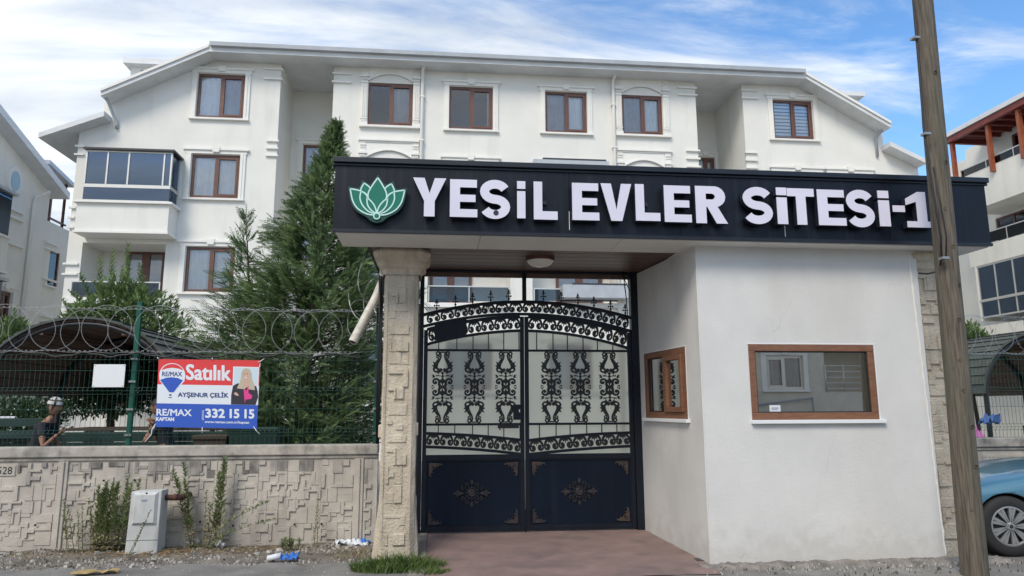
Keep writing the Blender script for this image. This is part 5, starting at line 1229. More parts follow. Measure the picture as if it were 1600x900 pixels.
# ================================================================ green fences, razor wire
def fence(x0, x1, yf, z0, z1, posts, label, bends=(1.45, 1.85, 2.2)):
    FN = empty('mesh_fence', ((x0+x1)/2, yf, z0), label, 'fence', 'green welded mesh fences on the walls')
    q = MB(); r = .0022
    zs = [z0, z0+.10, z0+.14, z0+.18, z0+.42, z0+.60, z0+.64, z0+.68, z0+.88, z1-.06, z1]
    off = lambda z: .03*max(0, 1-min(abs(z-(z0+.14))/.04, abs(z-(z0+.64))/.04, abs(z-(z1-.06))/.05))
    x = x0
    while x < x1:
        pts = [(x, yf-off(z), z) for z in zs]
        q.tube(pts, r, 4, False); x += .056
    for z in zs: q.tube([(x0, yf-off(z)-.005, z), (x1, yf-off(z)-.005, z)], .0032, 4, False)
    q.build('wire_mesh', M['wire_green'], FN, kind='stuff', fast=True)
    for (px, zt, tl) in posts:
        q = MB(); q.box(px-.028, px+.028, yf+.012, yf+.062, z0-.01, zt); po = q.build('post', M['fence_green'], FN, bevel=.004)
        q = MB(); q.box(px-.031, px+.031, yf+.009, yf+.065, zt, zt+.022); q.build('post_cap', M['fence_green'], po)
        q = MB()
        for z in (z0+.12, z0+.42, z0+.75, z1-.05): q.box(px-.038, px+.038, yf-.012, yf+.0115, z-.012, z+.012); q.box(px-.012, px+.012, yf-.018, yf-.0125, z-.010, z+.010)
        q.build('clamp', M['galv'], po)
    return FN
fence(-6.6, -.72, 8.99, 1.17, 2.24, [((-3.645,1.892)[0], 2.87, 0), ((-0.746,1.892)[0], 2.86, 0), (-6.2, 2.87, 0)], 'green welded wire fence with square posts on the wall left of the gate')
fence(5.9, 12.5, 9.2, 1.17, 2.3, [(8.4, 2.87, 0), (11, 2.87, 0)], 'green welded wire fence on the wall behind the blue car')
def razor(x0, x1, y, zc, R, pitch, label, seed=2, extra=()):
    rng = random.Random(seed); RW = empty('razor_wire', ((x0+x1)/2, y, zc-R), label, 'razor wire', 'razor wire coils on the fences')
    q = MB()
    def barbed(pts, step=.035, r=0.0015):
        q.tube(pts, r, 4, False)
        for i in range(len(pts)-1):
            a, b = Vector(pts[i]), Vector(pts[i+1]); t = (b-a); l = t.length; k = max(1, int(l/step)); t.normalize()
            n = t.cross(Vector((0, 1, .2))).normalized()
            for j in range(k):
                c = a+(b-a)*((j+.5)/k); q.add([c-t*.010+n*.0065, c-t*.002, c+t*.010+n*.0065, c+t*.010-n*.0065, c+t*.002, c-t*.010-n*.0065], [(0, 1, 5), (1, 2, 3, 4)][:1]+[(2, 3, 4)])
    return RW, q, barbed, rng
def coil(x0, x1, y, zc, R, pitch, label, seed, z0, ends=()):
    RW, q, barbed, rng = razor(x0, x1, y, zc, R, pitch, label, seed)
    x = x0; k = 0
    while x < x1:
        R_ = R*rng.uniform(.93, 1.06); dz_ = rng.uniform(-.02, .02); yy = y+(.045 if k % 2 else -.03); tl = rng.uniform(-.1, .1)
        q = MB(); pts = [(x+R_*cos(a*pi/14), yy+tl*R_*cos(a*pi/14)*.5, zc+dz_+R_*.96*sin(a*pi/14)) for a in range(29)]
        q.tube(pts, 0.0015, 4, False)
        for i in range(28):
            a, b = Vector(pts[i]), Vector(pts[i+1]); t = (b-a); n = t.cross(Vector((0, 1, 0))).normalized(); l = t.length; t.normalize()
            for j in range(2):
                c = a+(b-a)*((j+.5)/2)
                q.add([c-t*.011+n*.006, c, c-t*.011-n*.006], [(0, 1, 2)]); q.add([c+t*.011+n*.006, c, c+t*.011-n*.006], [(0, 1, 2)])
        q.build('wire_loop', M['galv'], RW, fast=True)
        x += pitch*rng.uniform(.92, 1.08); k += 1
    for zz_ in (zc+R*.93, zc-R*.90):
        q = MB(); n = 60; q.tube([(x0-.3+(x1-x0+.45)*i/n, y+.02, zz_+.008*sin(i*1.3)-.02*sin(pi*((i/n*3) % 1))) for i in range(n+1)], .0025, 4, False)
        for i in range(int((x1-x0)/.06)):
            c = Vector((x0+i*.06, y+.02, zz_)); q.add([c+Vector((-.012, 0, .009)), c, c+Vector((-.012, 0, -.009)), c+Vector((.012, 0, .009)), c+Vector((.012, 0, -.009))], [(0, 1, 2), (3, 1, 4)])
        q.build('line_wire', M['galv'], RW, fast=True)
    for e in ends: q = MB(); q.tube(e, .0035, 5, False); q.build('loose_wire', M['galv'], RW)
    return RW
coil(-6.3, -.95, 8.93, 2.54, .285, .30, 'coil of razor wire along the top of the fence left of the gate', 2, 2.2)
# upright loose loops next to the column
RWc = empty('razor_wire', (-.9, 8.9, 2.5), 'tangled loose loops of razor wire hanging beside the gate column', 'razor wire', 'razor wire coils on the fences')
rng = random.Random(9)
for (c, R_, asp) in (((-0.811,3.038), .42, .75), ((-0.777,3.225), .38, .6), ((-0.697,2.918), .30, .8), ((-0.942,2.674), .26, .7), ((-0.744,2.596), .24, .9)):
    q = MB(); a0 = rng.uniform(0, 6); n = 26; pts = [(c[0]+R_*asp*cos(a0+a*5.4/n), 8.88+.08*sin(a*.7), c[1]+R_*sin(a0+a*5.4/n)) for a in range(n+1)]
    q.tube(pts, 0.0015, 4, False)
    for i in range(n):
        a, b = Vector(pts[i]), Vector(pts[i+1]); t = (b-a).normalized(); nn = t.cross(Vector((0, 1, 0))).normalized()
        for j in range(3):
            cc = a+(b-a)*((j+.5)/3); q.add([cc-t*.011+nn*.006, cc, cc-t*.011-nn*.006, cc+t*.011+nn*.006, cc+t*.011-nn*.006], [(0, 1, 2), (3, 1, 4)])
    q.build('wire_loop', M['galv'], RWc, fast=True)
coil(6.0, 12.2, 9.14, 2.58, .285, .30, 'coil of razor wire on the fence above the blue car', 6, 2.2)
# black corrugated cable laid along the fence top
q = MB(); n = 70; q.tube([(-4.9+4.0*i/n, 8.93, 2.235+.022*sin(i*.62)+.008*sin(i*1.7)) for i in range(n+1)], .011, 6); o = q.build('corrugated_cable', M['black_cable'], None, smooth=True); tag(o, 'wavy black cable tied along the top edge of the green fence', 'cable')
# loose dirty pipe sticking out beside the column
a, b = (-1.026,2.383), (-0.786,2.958)
pd = Vector((b[0], 8.93, b[1]))-Vector((a[0], 8.72, a[1])); A_ = Vector((a[0], 8.72, a[1])); B_ = A_+pd*1.0
q = MB(); q.tube([A_, B_, B_+pd*.35+Vector((-.0, 0, .05)), B_+pd*.55+Vector((-.03, 0, .28))], .056, 16, False); q.tube([A_, B_], .048, 16, False); PV = q.build('drain_pipe', M['pvc'], None, smooth=True); tag(PV, 'dirty white plastic pipe end poking out beside the gate column', 'pipe')
q = MB(); q.tube([A_+pd*.02, A_+pd*.03], .047, 16, True); q.build('pipe_mouth', M['hole'], PV)
q = MB()
for k in range(3): q.tube([(-.72+.02*k, 8.62+.05*k, 3.2), (-.70+.012*k, 8.6, 2.6), (-.715+.02*k, 8.62, 1.9), (-.70+.01*k, 8.63, 1.18)], .012, 6)
o = q.build('cable_bundle', M['black_cable'], None, smooth=True); tag(o, 'bundle of black cables running down between fence post and stone column', 'cable')
# ================================================================ trees
def spray_faces(q, p, d, L, rng, n=9, w=.030, droop=.0):
    """flat feathery spray: little blades along a twig"""
    d = d.normalized(); s = d.orthogonal().normalized(); s.rotate(__import__('mathutils').Quaternion(d, rng.uniform(0, 6.28))); u = d.cross(s)
    for i in range(n):
        t = (i+.6)/n; c = p+d*(L*t)+Vector((0, 0, -droop*t*t*L))
        for sg in (-1, 1):
            ll = L*(.42*(1-t)+.13)*rng.uniform(.7, 1.2); dd = (d*.8+s*sg*.75+u*rng.uniform(-.25, .25)).normalized(); e = c+dd*ll; ww = w*rng.uniform(.6, 1.1); k = u*ww*.5+s*ww*.3
            q.v += [tuple(c-k), tuple(c+dd*ll*.5+k), tuple(e)]; b = len(q.v)-3; q.f.append((b, b+1, b+2)); q.mi.append(0)
    e = p+d*L*1.15; k = s*w*.5; q.v += [tuple(p-k), tuple(p+k), tuple(e)]; b = len(q.v)-3; q.f.append((b, b+1, b+2)); q.mi.append(0)
def conifer(x, y, z0, zt, label, prof, seed=1, cnt=1500, lean=.3):
    rng = random.Random(seed); T = empty('conifer_tree', (x, y, 0), label, 'tree')
    q = MB(); q.tube([(x, y, -.1), (x+.03, y, 1.5), (x+lean*.4, y, (z0+zt)/2), (x+lean, y, zt-.2)], [.13, .11, .06, .008], 10); q.build('trunk', M['bark'], T, smooth=True)
    f = MB(); br = MB()
    for i in range(cnt):
        t = rng.random()**1.25; z = z0+(zt-z0)*t; ang = rng.uniform(0, 2*pi)
        ph = (z-z0)/(zt-z0); R = prof(ph, ang)*rng.uniform(.72, 1.10)
        cx_, cy_ = x+lean*ph, y
        # a branch rises from the trunk and carries sprays
        k = 7 if R > .5 else 4
        b0 = Vector((cx_, cy_, z-R*.30)); b1 = Vector((cx_+R*cos(ang), cy_+R*sin(ang), z+.05))
        if i % 6 == 0: br.tube([b0, (b0+b1)/2+Vector((0, 0, -.06)), b1], [.012, .008, .003], 4, False)
        for j in range(k):
            s = 1-(j/k)*.62*rng.uniform(.8, 1.1); p = b0.lerp(b1, s); p.z -= .10*sin(pi*s)*R
            d = (b1-b0).normalized()+Vector((rng.uniform(-.6, .6), rng.uniform(-.6, .6), rng.uniform(-.55, .35)))
            L = (.12+.15*rng.random())*(.75+.5*R); L = min(L, .27)
            spray_faces(f, p, d, L, rng, 7, .021)
    br.build('branches', M['bark'], T, kind='stuff', fast=True)
    f.build('crown', M['conifer'], T, kind='stuff', fast=True)
    return T
def cprof(ph, ang):
    base = [(0, 1.0), (.1, 1.25), (.22, 1.38), (.35, 1.36), (.5, 1.12), (.6, .92), (.7, .70), (.8, .42), (.88, .20), (.95, .08), (1, .02)]
    for (a, r), (b, s) in zip(base, base[1:]):
        if a <= ph <= b: r0 = r+(s-r)*(ph-a)/(b-a); break
    else: r0 = .1
    lump = 1+.20*sin(3*ang+ph*9)+.16*sin(5*ang-ph*17+1)+.10*sin(9*ang+ph*31)
    return r0*lump
CT = conifer(-2.25, 12.1, 1.0, 6.45, 'big dark green feathery conifer rising behind the fence beside the canopy', cprof, 3, 1800, .40)
# side leader of the same tree reaching up to the left
f = MB(); rng = random.Random(12)
tip = ((-3.238,4.812)); tp = Vector((tip[0], 11.9, tip[1])); rt_ = Vector((-2.75, 12, 2.6))
br = MB(); br.tube([rt_, rt_.lerp(tp, .5)+Vector((-.14, 0, 0)), tp], [.03, .02, .005], 6, False)
br.build('side_limb', M['bark'], CT, smooth=True)
for i in range(80):
    s = rng.random()**.8; p = rt_.lerp(tp, s)+Vector((-.14*sin(pi*s), 0, 0)); a = rng.uniform(0, 6.28); R = (.30*(1-s)+.03)*rng.random(); p += Vector((R*cos(a), R*sin(a), -.1*rng.random()))
    spray_faces(f, p, Vector((cos(a)*.6, sin(a)*.6, .9)), .16+.10*rng.random(), rng, 6, .024)
for (px, py) in ((352, 505), (342, 490), (365, 380), (372, 350), (345, 560), (360, 430)):
    pass
for (c, n_) in (((-3.377,4.244), 26), ((-3.473,3.837), 16), ((-3.457,2.792), 30), ((-3.220,3.313), 34), ((-2.668,1.979), 44), ((-2.938,2.385), 44), ((-3.380,3.155), 16), ((-2.704,3.637), 34), ((-2.833,3.213), 40), ((-2.755,2.694), 34)):
    for i in range(n_):
        a = rng.uniform(0, 6.28); p = Vector((c[0]+.22*rng.random()+.05, 11.8+rng.uniform(-.2, .2), c[1]-.1+rng.uniform(-.22, .12)))
        spray_faces(f, p, Vector((-.7+rng.uniform(-.4, .4), rng.uniform(-.4, .4), .75)), .2+.1*rng.random(), rng, 6, .024)
f.build('outer_sprays', M['conifer'], CT, kind='stuff', fast=True)
def leaf_quad(q, p, d, L, w, rng, fold=.25):
    d = d.normalized(); s = d.cross(Vector((rng.uniform(-.4, .4), rng.uniform(-.4, .4), 1))); s = s.normalized() if s.length > .01 else Vector((1, 0, 0)); u = s.cross(d)
    m1 = p+d*L*.45
    q.v += [tuple(p), tuple(m1+s*w/2+u*fold*w), tuple(p+d*L), tuple(m1-s*w/2+u*fold*w)]; b = len(q.v)-4; q.f.append((b, b+1, b+2, b+3)); q.mi.append(0)
def leafy(name, x, y, z0, blobs, label, cat, ml, shoots=(), seed=1, dens=900, L=.085, w=.032, trunk=(.05, 1.9), group=None, stems=()):
    rng = random.Random(seed); T = empty(name, (x, y, 0), label, cat, group)
    q = MB(); zc = trunk[1]
    q.tube([(x, y, -.05), (x+.03, y, zc*.5), (x-.02, y, zc)], [trunk[0]*1.2, trunk[0], trunk[0]*.75], 10)
    for (bx, by, bz, rx, ry, rz) in blobs: q.tube([(x-.02, y, zc-.05), ((x+bx)/2, (y+by)/2, (zc+bz)/2-.05), (bx, by, bz)], [trunk[0]*.6, trunk[0]*.4, .008], 6, False)
    q.build('trunk', M['bark'], T, smooth=True)
    f = MB()
    for (bx, by, bz, rx, ry, rz) in blobs:
        n = int(dens*(rx*ry*rz)**.66)
        for i in range(n):
            a = rng.uniform(0, 6.28); c = rng.uniform(-1, 1); r = rng.random()**.38; k = math.sqrt(1-c*c)
            nn = 1+.28*noise.noise(Vector((a*1.2+bx, c*2, bz)))
            p = Vector((bx+rx*r*k*cos(a)*nn, by+ry*r*k*sin(a)*nn, bz+rz*r*c*nn))
            dd = Vector((cos(a)*k, sin(a)*k, c+.35))
            for j in range(4):
                leaf_quad(f, p+Vector((rng.uniform(-.04, .04), rng.uniform(-.04, .04), rng.uniform(-.04, .04))), dd+Vector((rng.uniform(-.9, .9), rng.uniform(-.9, .9), rng.uniform(-.6, .8))), L*rng.uniform(.7, 1.2), w, rng)
    for (bx, by, bz, tx, tz) in shoots:   # upright leafy shoots
        A_, B_ = Vector((bx, by, bz)), Vector((tx, by+rng.uniform(-.1, .1), tz)); n = int((B_-A_).length/.014)
        for i in range(n):
            s = i/n; p = A_.lerp(B_, s); a = i*2.4; rad_ = .055*(1-s*.5)
            leaf_quad(f, p, Vector((cos(a), sin(a), .9)), L*(1.15-.5*s)*rng.uniform(.85, 1.2), w*(1.1-.4*s), rng)
    f.build('crown', ml, T, kind='stuff', fast=True)
    return T
def bl(p, y, rx, ry, rz): return (p[0], y, p[1], rx, ry, rz)
YB = 15.6
shoots = [(*(-7.374,3.710), *(-7.750,4.046)), (*(-7.130,3.849), *(-7.172,4.747)), (*(-6.938,3.852), *(-6.970,4.961)), (*(-6.551,3.856), *(-6.586,5.067)), (*(-6.733,3.717), *(-7.321,4.259)), (*(-6.217,3.723), *(-6.311,4.413)),
          (*(-6.011,3.588), *(-5.918,4.072)), (*(-5.715,3.454), *(-5.672,3.937)), (*(-5.601,3.318), *(-5.552,3.897)), (*(-7.182,3.712), *(-7.501,4.394)), (*(-6.681,3.855), *(-6.745,4.615)), (*(-6.357,3.859), *(-6.451,4.690)), (*(-7.565,3.436), *(-7.781,3.841))]
leafy('laurel_tree', (-6.692,1.320)[0], YB, 0, [bl((-6.966,3.442), YB, .85, .8, .42), bl((-6.335,3.585), YB, .75, .8, .5), bl((-5.850,3.180), YB, .6, .7, .45), bl((-6.681,3.855), YB, .5, .6, .45), bl((-7.406,3.370), YB, .5, .6, .35)],
      'light green laurel tree with upright leafy shoots behind the left shelter', 'tree', M['laurel'], [(a, YB+.1*(i % 3-1), b, c, d) for i, (a, b, c, d) in enumerate(shoots)], 5, 900, .14, .05, (.07, 2.2))
YB = 14.0
leafy('round_tree', (-6.006,1.348)[0], YB, 0, [bl((-6.090,2.053), YB, .95, .8, .62), bl((-5.473,2.172), YB, .75, .7, .62), bl((-6.637,1.876), YB, .6, .6, .42), bl((-5.960,2.530), YB, .8, .8, .5), bl((-4.995,1.934), YB, .5, .6, .5)],
      'small dark round-crowned tree with a short trunk seen under the left shelter', 'tree', M['darkleaf'], (), 6, 1700, .11, .045, (.075, 1.75))
leafy('bush', -7.5, 13.6, 0, [(-7.7, 13.6, 1.35, .8, .6, .6), (-7.1, 13.6, 1.2, .5, .5, .55)], 'dark green bush at the far left under the shelter roof', 'bush', M['darkleaf'], (), 7, 1500, .10, .045, (.04, .7))
leafy('bush', -9.0, 16, 0, [bl((-9.079,2.816), 16, .5, .5, .35), bl((-8.952,3.061), 16, .3, .4, .4)], 'light green bush with upright shoots above the shelter at the left edge', 'bush', M['laurel'], [(*a[:1], 16, a[1], *b) for a, b in ((((-8.952,3.061)), ((-9.051,3.747))), (((-9.040,2.925)), ((-9.168,3.401))))], 8, 1500, .14, .05, (.04, 2.0))
YB = 12.5
leafy('bush', 10.1, YB, 0, [bl((10.307,2.673), YB, .45, .45, .30), bl((10.091,2.855), YB, .3, .3, .3)], 'light green bush between the wooden pole and the right shelter', 'bush', M['laurel'], (), 9, 2200, .10, .038, (.04, 1.8))
# spiky yucca behind the gate transom
ya = (-0.301,3.644)
YU = empty('yucca', (ya[0]-.1, 13.5, 0), 'spiky leaved yucca behind the left end of the gate transom', 'plant'); rng = random.Random(4)
q = MB(); q.tube([(ya[0]-.1, 13.5, -.05), (ya[0]-.1, 13.5, ya[1]-.1)], .09, 8); q.build('trunk', M['bark'], YU)
lfm = MB(); lfm.add([(0, -.016, 0), (0, .016, 0), (.2, .014, .02), (.2, -.014, .02), (.42, 0, -.02)], [(0, 1, 2, 3), (3, 2, 4)]); lme = lfm.mesh('leaf', M['darkleaf'])
for i in range(48): inst('leaf', lme, YU, (ya[0]-.1, 13.5, ya[1]-.1+.15*rng.random()), (1, 1, 1), (0, rng.uniform(-1.4, .6), rng.uniform(0, 6.28)))
# ================================================================ weeds growing along the foot of the wall
def weed(x, y, h, lean, label, nst=1, dry=0, leafn=34, L=.085, seed=1, spread=.05, z0=.02, plume=True, bendr=0):
    rng = random.Random(seed); W_ = empty('weed', (x, y, z0), label, 'weed', 'weeds along the wall'); st = MB(); lf = MB(); dr = MB()
    for s in range(nst):
        a = rng.uniform(0, 6.28); bx, by = x+spread*cos(a)*rng.random(), y+.3*spread*sin(a)*rng.random(); hh = h*rng.uniform(.72, 1.0) if s else h
        lx = lean+rng.uniform(-.12, .12)*(1 if s else .3); pts = []
        n = 14
        for i in range(n+1): t = i/n; pts.append(Vector((bx+lx*hh*t+bendr*t*t, by+rng.uniform(-.004, .004)-.04*t, z0+hh*(t-.35*abs(bendr)*t*t)+.0)))
        st.tube(pts, [.0045*(1-.7*i/n) for i in range(n+1)], 5, False)
        for i in range(leafn):
            t = .06+.94*i/leafn; k = min(n-1, int(t*n)); p = pts[k].lerp(pts[k+1], t*n-k) if k < n else pts[n]; az = i*2.4+rng.uniform(-.3, .3)
            d = Vector((cos(az), sin(az)*.8, .75 if t > .25 else -.1)); tgt = dr if (t < .28 and rng.random() < .6) or rng.random() < dry else lf
            leaf_quad(tgt, p, d, L*(1.1-.55*t)*rng.uniform(.7, 1.2), .019*(1.2 if L > .09 else 1), rng, .1)
            if plume and t > .82:
                for j in range(3): leaf_quad(lf, p, Vector((cos(az+j), sin(az+j), 1.3)), L*.45, .009, rng)
    st.build('stem', M['stem'], W_, fast=True)
    if lf.v: lf.build('leaves', M['weed'], W_, kind='stuff', fast=True)
    if dr.v: dr.build('dry_leaves', M['weed_dry'], W_, kind='stuff', fast=True)
    return W_
yw = 8.72
def gx(px, py=850): return px
weed((-3.609,0.105)[0], yw, .80, .02, 'tall bushy weed clump left of the meter box, densest and greenest', 20, .06, 56, .095, 1, .20)
weed((-3.867,0.110)[0], yw, .62, -.08, 'sparse branching weed with small leaves left of the bushy clump', 12, .25, 40, .06, 2, .26, plume=False)
weed((-2.734,0.085)[0], yw, .97, -.17, 'tall thin dark weed leaning left just right of the rusty pipe', 4, .1, 64, .11, 3, .08)
weed((-2.489,0.079)[0], yw, 1.02, .08, 'tallest feathery weed stem standing against the middle of the wall', 5, .1, 64, .11, 4, .09)
weed((-2.559,0.081)[0], 8.66, .62, .35, 'arching weed bending far to the right over the dirt', 1, .05, 46, .10, 5, .03, bendr=.45)
weed((-2.524,0.080)[0], 8.64, .42, .30, 'low arching weed drooping right close to the ground', 1, .05, 44, .09, 6, .03, bendr=.62)
weed((-2.594,0.082)[0], 8.70, .66, .02, 'short dry tipped weed in the middle clump', 3, .35, 30, .07, 7, .12)
weed((-1.394,0.055)[0], yw, .60, .03, 'small lone dark weed near the gate column', 2, .2, 32, .045, 8, .07, plume=False)
weed((-3.265,0.052)[0], 8.35, .50, .42, 'thin bare weed crossing in front of the meter box', 2, .5, 22, .05, 9, .05)
weed((-1.620,0.078)[0], 8.5, .16, .1, 'tiny green weed tuft on the dirt right of centre', 10, .1, 26, .05, 10, .12, plume=False)
# grass at the foot of the column
def tuft(name, x, y, rx, ry, n, h, label, m, seed=1, z0=0):
    rng = random.Random(seed); q = MB()
    for i in range(n):
        a = rng.uniform(0, 6.28); r = rng.random()**.6; bx, by = x+rx*r*cos(a), y+ry*r*sin(a); L = h*rng.uniform(.45, 1.1)*(1.15-.5*r); d = Vector((rng.uniform(-.6, .6)+.4*cos(a)*r, rng.uniform(-.5, .4), 1)).normalized(); s = Vector((rng.uniform(-1, 1), rng.uniform(-1, 1), 0)).normalized()*.006
        p = Vector((bx, by, z0)); m_ = p+d*L*.55; e = p+d*L+Vector((d.x*.5*L, d.y*.3*L, -.12*L)); b = len(q.v)
        q.v += [tuple(p-s), tuple(p+s), tuple(m_+s*.8), tuple(m_-s*.8), tuple(e)]; q.f += [(b, b+1, b+2, b+3), (b+3, b+2, b+4)]; q.mi += [0, 0]
    o = q.build(name, m, None, kind='stuff', fast=True); o['label'] = label; o['category'] = 'grass'; return o
tuft('grass', -.36, 7.52, .46, .17, 1100, .21, 'bright green grass clump at the foot of the left gate column', M['grass'], 3)
tuft('grass', -.05, 7.28, .20, .10, 240, .11, 'low grass spilling on to the edge of the red ramp', M['grass'], 4)
tuft('grass', -.85, 8.3, .35, .25, 200, .07, 'thin dry grass between column and wall', M['weed_dry'], 5)
tuft('grass', -2.7, 8.6, .9, .15, 500, .08, 'dry straw-like grass under the middle weeds', M['weed_dry'], 6)
tuft('grass', -4.1, 8.65, .6, .12, 350, .08, 'thin dry grass under the left weed clump', M['weed_dry'], 7)
tuft('grass', 1.0, 6.9, .35, .05, 160, .03, 'tiny moss and grass in the crack before the ramp', M['grass'], 8)
# ================================================================ banner and plate on the fence
YBn = 8.935
FBn = Fr(0, YBn, 1, 0)
bq = [(-3.341,2.187), (-2.151,2.176), (-2.151,1.354), (-3.316,1.384)]   # tl tr br bl
BN = empty('sale_banner', ((bq[0][0]+bq[1][0])/2, YBn, bq[2][1]), 'red white and blue for sale banner tied to the fence with a woman portrait', 'banner')
def bp(u, v, d=0):   # u right 0..1, v down 0..1
    tl, tr, brr, blc = bq; a = (tl[0]+(tr[0]-tl[0])*u, tl[1]+(tr[1]-tl[1])*u); b = (blc[0]+(brr[0]-blc[0])*u, blc[1]+(brr[1]-blc[1])*u)
    return (a[0]+(b[0]-a[0])*v, YBn-d, a[1]+(b[1]-a[1])*v)
def bpoly(name, pts, m, d, label=None, th=.0004):
    q = MB(); q.prism([(u, v) for u, v in pts], d, d+th, lambda u, v, dd: bp(u, v, dd)); return q.build(name, M[m], BN, label=label)
# coordinates measured on a 1238 x 900 enlargement of the cloth
def U(x, y): return ((x-60+(y-50)*.045)/1140.0, (y-50)/775.0)
def Up(pts): return [U(x, y) for x, y in pts]
q = MB(); q.prism([(0, 0), (1, 0), (1, 1), (0, 1)], -.002, 0, lambda u, v, dd: bp(u, v, dd)); q.build('cloth', M['white'], BN)
bpoly('red_band', [(0, 0), (1, 0), (.99, .10), (.755, .10), (.735, .375), (0, .375)], 'red', .0002)
bpoly('red_edge', [(.985, .10), (1, .10), (1, .375), (.985, .375)], 'red', .0002)
bpoly('blue_band', [(0, .655), (1, .655), (1, 1), (0, 1)], 'blue', .0002)
bal = [(210+145*cos(t), 235-140*sin(t)) for t in [pi*i/14 for i in range(15)]]+[(70, 300), (165, 425), (235, 425), (345, 300)]
bpoly('balloon_outline', Up(bal), 'white', .0007)
bpoly('balloon_top', Up([(212+130*cos(t), 222-118*sin(t)) for t in [rad(22)+(pi-rad(44))*i/12 for i in range(13)]]+[(150, 158), (212, 148), (280, 158)]), 'red', .0012)
bpoly('balloon_base', Up([(75, 290), (140, 265), (200, 257), (270, 265), (330, 292), (225, 430), (178, 430)]), 'blue', .0012)
bpoly('balloon_basket', Up([(175, 452), (203, 452), (200, 470), (178, 470)]), 'navy_ink', .0012); bpoly('balloon_basket', Up([(168, 486), (208, 486), (206, 494), (170, 494)]), 'navy_ink', .0012)
def btext(body, x0, x1, y0, y1, m, bold=0, d=.0016, rot=False, tilt=0, fat=0):
    bold = min(bold, .01)
    me = text_mesh(body, 1, bold, 0, M[m]); vs = me.vertices
    a0 = min(v.co.x for v in vs); a1 = max(v.co.x for v in vs); b0 = min(v.co.y for v in vs); b1 = max(v.co.y for v in vs)
    c = Vector(bp(*U((x0+x1)/2, (y0+y1)/2), d))
    base = [(v.co.x, v.co.y) for v in vs]; fcs = [tuple(p.vertices) for p in me.polygons]; q = MB()
    shifts = [(0, 0)]+([(fat, 0), (-fat, 0), (fat*.7, fat*.7), (-fat*.7, -fat*.7), (fat*.7, -fat*.7), (-fat*.7, fat*.7)] if fat else [])
    for k, (fx, fy) in enumerate(shifts):
        pp = []
        for (vx, vy) in base:
            s, t = (vx-a0)/(a1-a0), (vy-b0)/(b1-b0)
            if rot: x, y = x0+(x1-x0)*(1-t), y1-(y1-y0)*s
            else: x, y = x0+(x1-x0)*s, y1-(y1-y0)*t + tilt*(s-.5)
            pp.append(bp(*U(x+fx, y+fy), d+k*.00007))
        q.add(pp, fcs)
    bpy.data.meshes.remove(me); return q.build('lettering', M[m], BN, fast=True)
    me.name = 'lettering'; o = bpy.data.objects.new('lettering', me); COL.objects.link(o); o.parent = BN; o.location = c-worig(BN); return o
btext('RE/MAX', 100, 318, 195, 247, 'navy_ink', fat=2)
btext('Satılık', 368, 862, 112, 283, 'white', tilt=6, fat=7)
btext('AYŞENUR ÇELİK', 275, 838, 415, 492, 'navy_ink', fat=3)
btext('RE/MAX', 38, 425, 622, 695, 'white', fat=3)
btext('KAPTAN', 35, 230, 716, 754, 'white', fat=3)
btext('332', 586, 798, 612, 708, 'white', fat=6); btext('15', 862, 962, 612, 708, 'white', fat=6); btext('15', 1030, 1132, 612, 708, 'white', fat=6)
btext('(0262)', 543, 570, 628, 738, 'white', .03, rot=True)
btext('www.remax.com.tr/kaptan', 575, 1078, 742, 778, 'white', fat=1.2)
bpoly('photo_border', Up([(892, 125), (1185, 128), (1172, 560), (880, 556)]), 'white', .0006)
bpoly('photo_background', Up([(905, 135), (1172, 138), (1160, 545), (893, 545)]), 'photo_bg', .0010)
bpoly('printed_hair', Up([(1040, 142), (1080, 155), (1102, 200), (1108, 270), (1135, 340), (1140, 392), (1060, 380), (1000, 380), (935, 372), (965, 320), (980, 260), (985, 195), (1005, 155)]), 'blond', .0014)
bpoly('printed_jacket', Up([(870, 555), (872, 450), (892, 345), (945, 315), (1000, 330), (1050, 400), (1090, 330), (1155, 345), (1172, 400), (1178, 470), (1150, 558)]), 'jacket', .0013)
bpoly('printed_hair', Up([(985, 250), (1000, 300), (995, 380), (935, 374), (960, 320)]), 'blond', .0018); bpoly('printed_hair', Up([(1095, 250), (1135, 335), (1140, 390), (1085, 385), (1080, 310)]), 'blond', .0018)
bpoly('printed_neck', Up([(1015, 270), (1065, 270), (1072, 330), (1040, 400), (1010, 330)]), 'skin_photo', .0019)
bpoly('printed_face', Up([(1035+36*cos(t), 222-58*sin(t)) for t in [2*pi*i/18 for i in range(18)]]), 'skin_photo', .0022)
bpoly('printed_smile', Up([(1015, 245), (1058, 245), (1037, 258)]), 'white', .0025)
bpoly('printed_eye', Up([(1012, 205), (1026, 205), (1026, 211), (1012, 211)]), 'jacket', .0025); bpoly('printed_eye', Up([(1045, 205), (1060, 205), (1060, 211), (1045, 211)]), 'jacket', .0025)
bpoly('printed_hair', Up([(1036, 142), (1080, 170), (1088, 230), (1070, 190), (1040, 168), (1010, 180), (994, 240), (990, 180)]), 'blond', .0026)
bpoly('printed_blouse', Up([(1012, 385), (1070, 350), (1066, 420), (1112, 455), (1100, 490), (1036, 500), (1028, 540), (1020, 470)]), 'pink', .0019)
bpoly('printed_hand', Up([(902, 425), (930, 418), (962, 452), (940, 460), (910, 445)]), 'skin_photo', .0022)
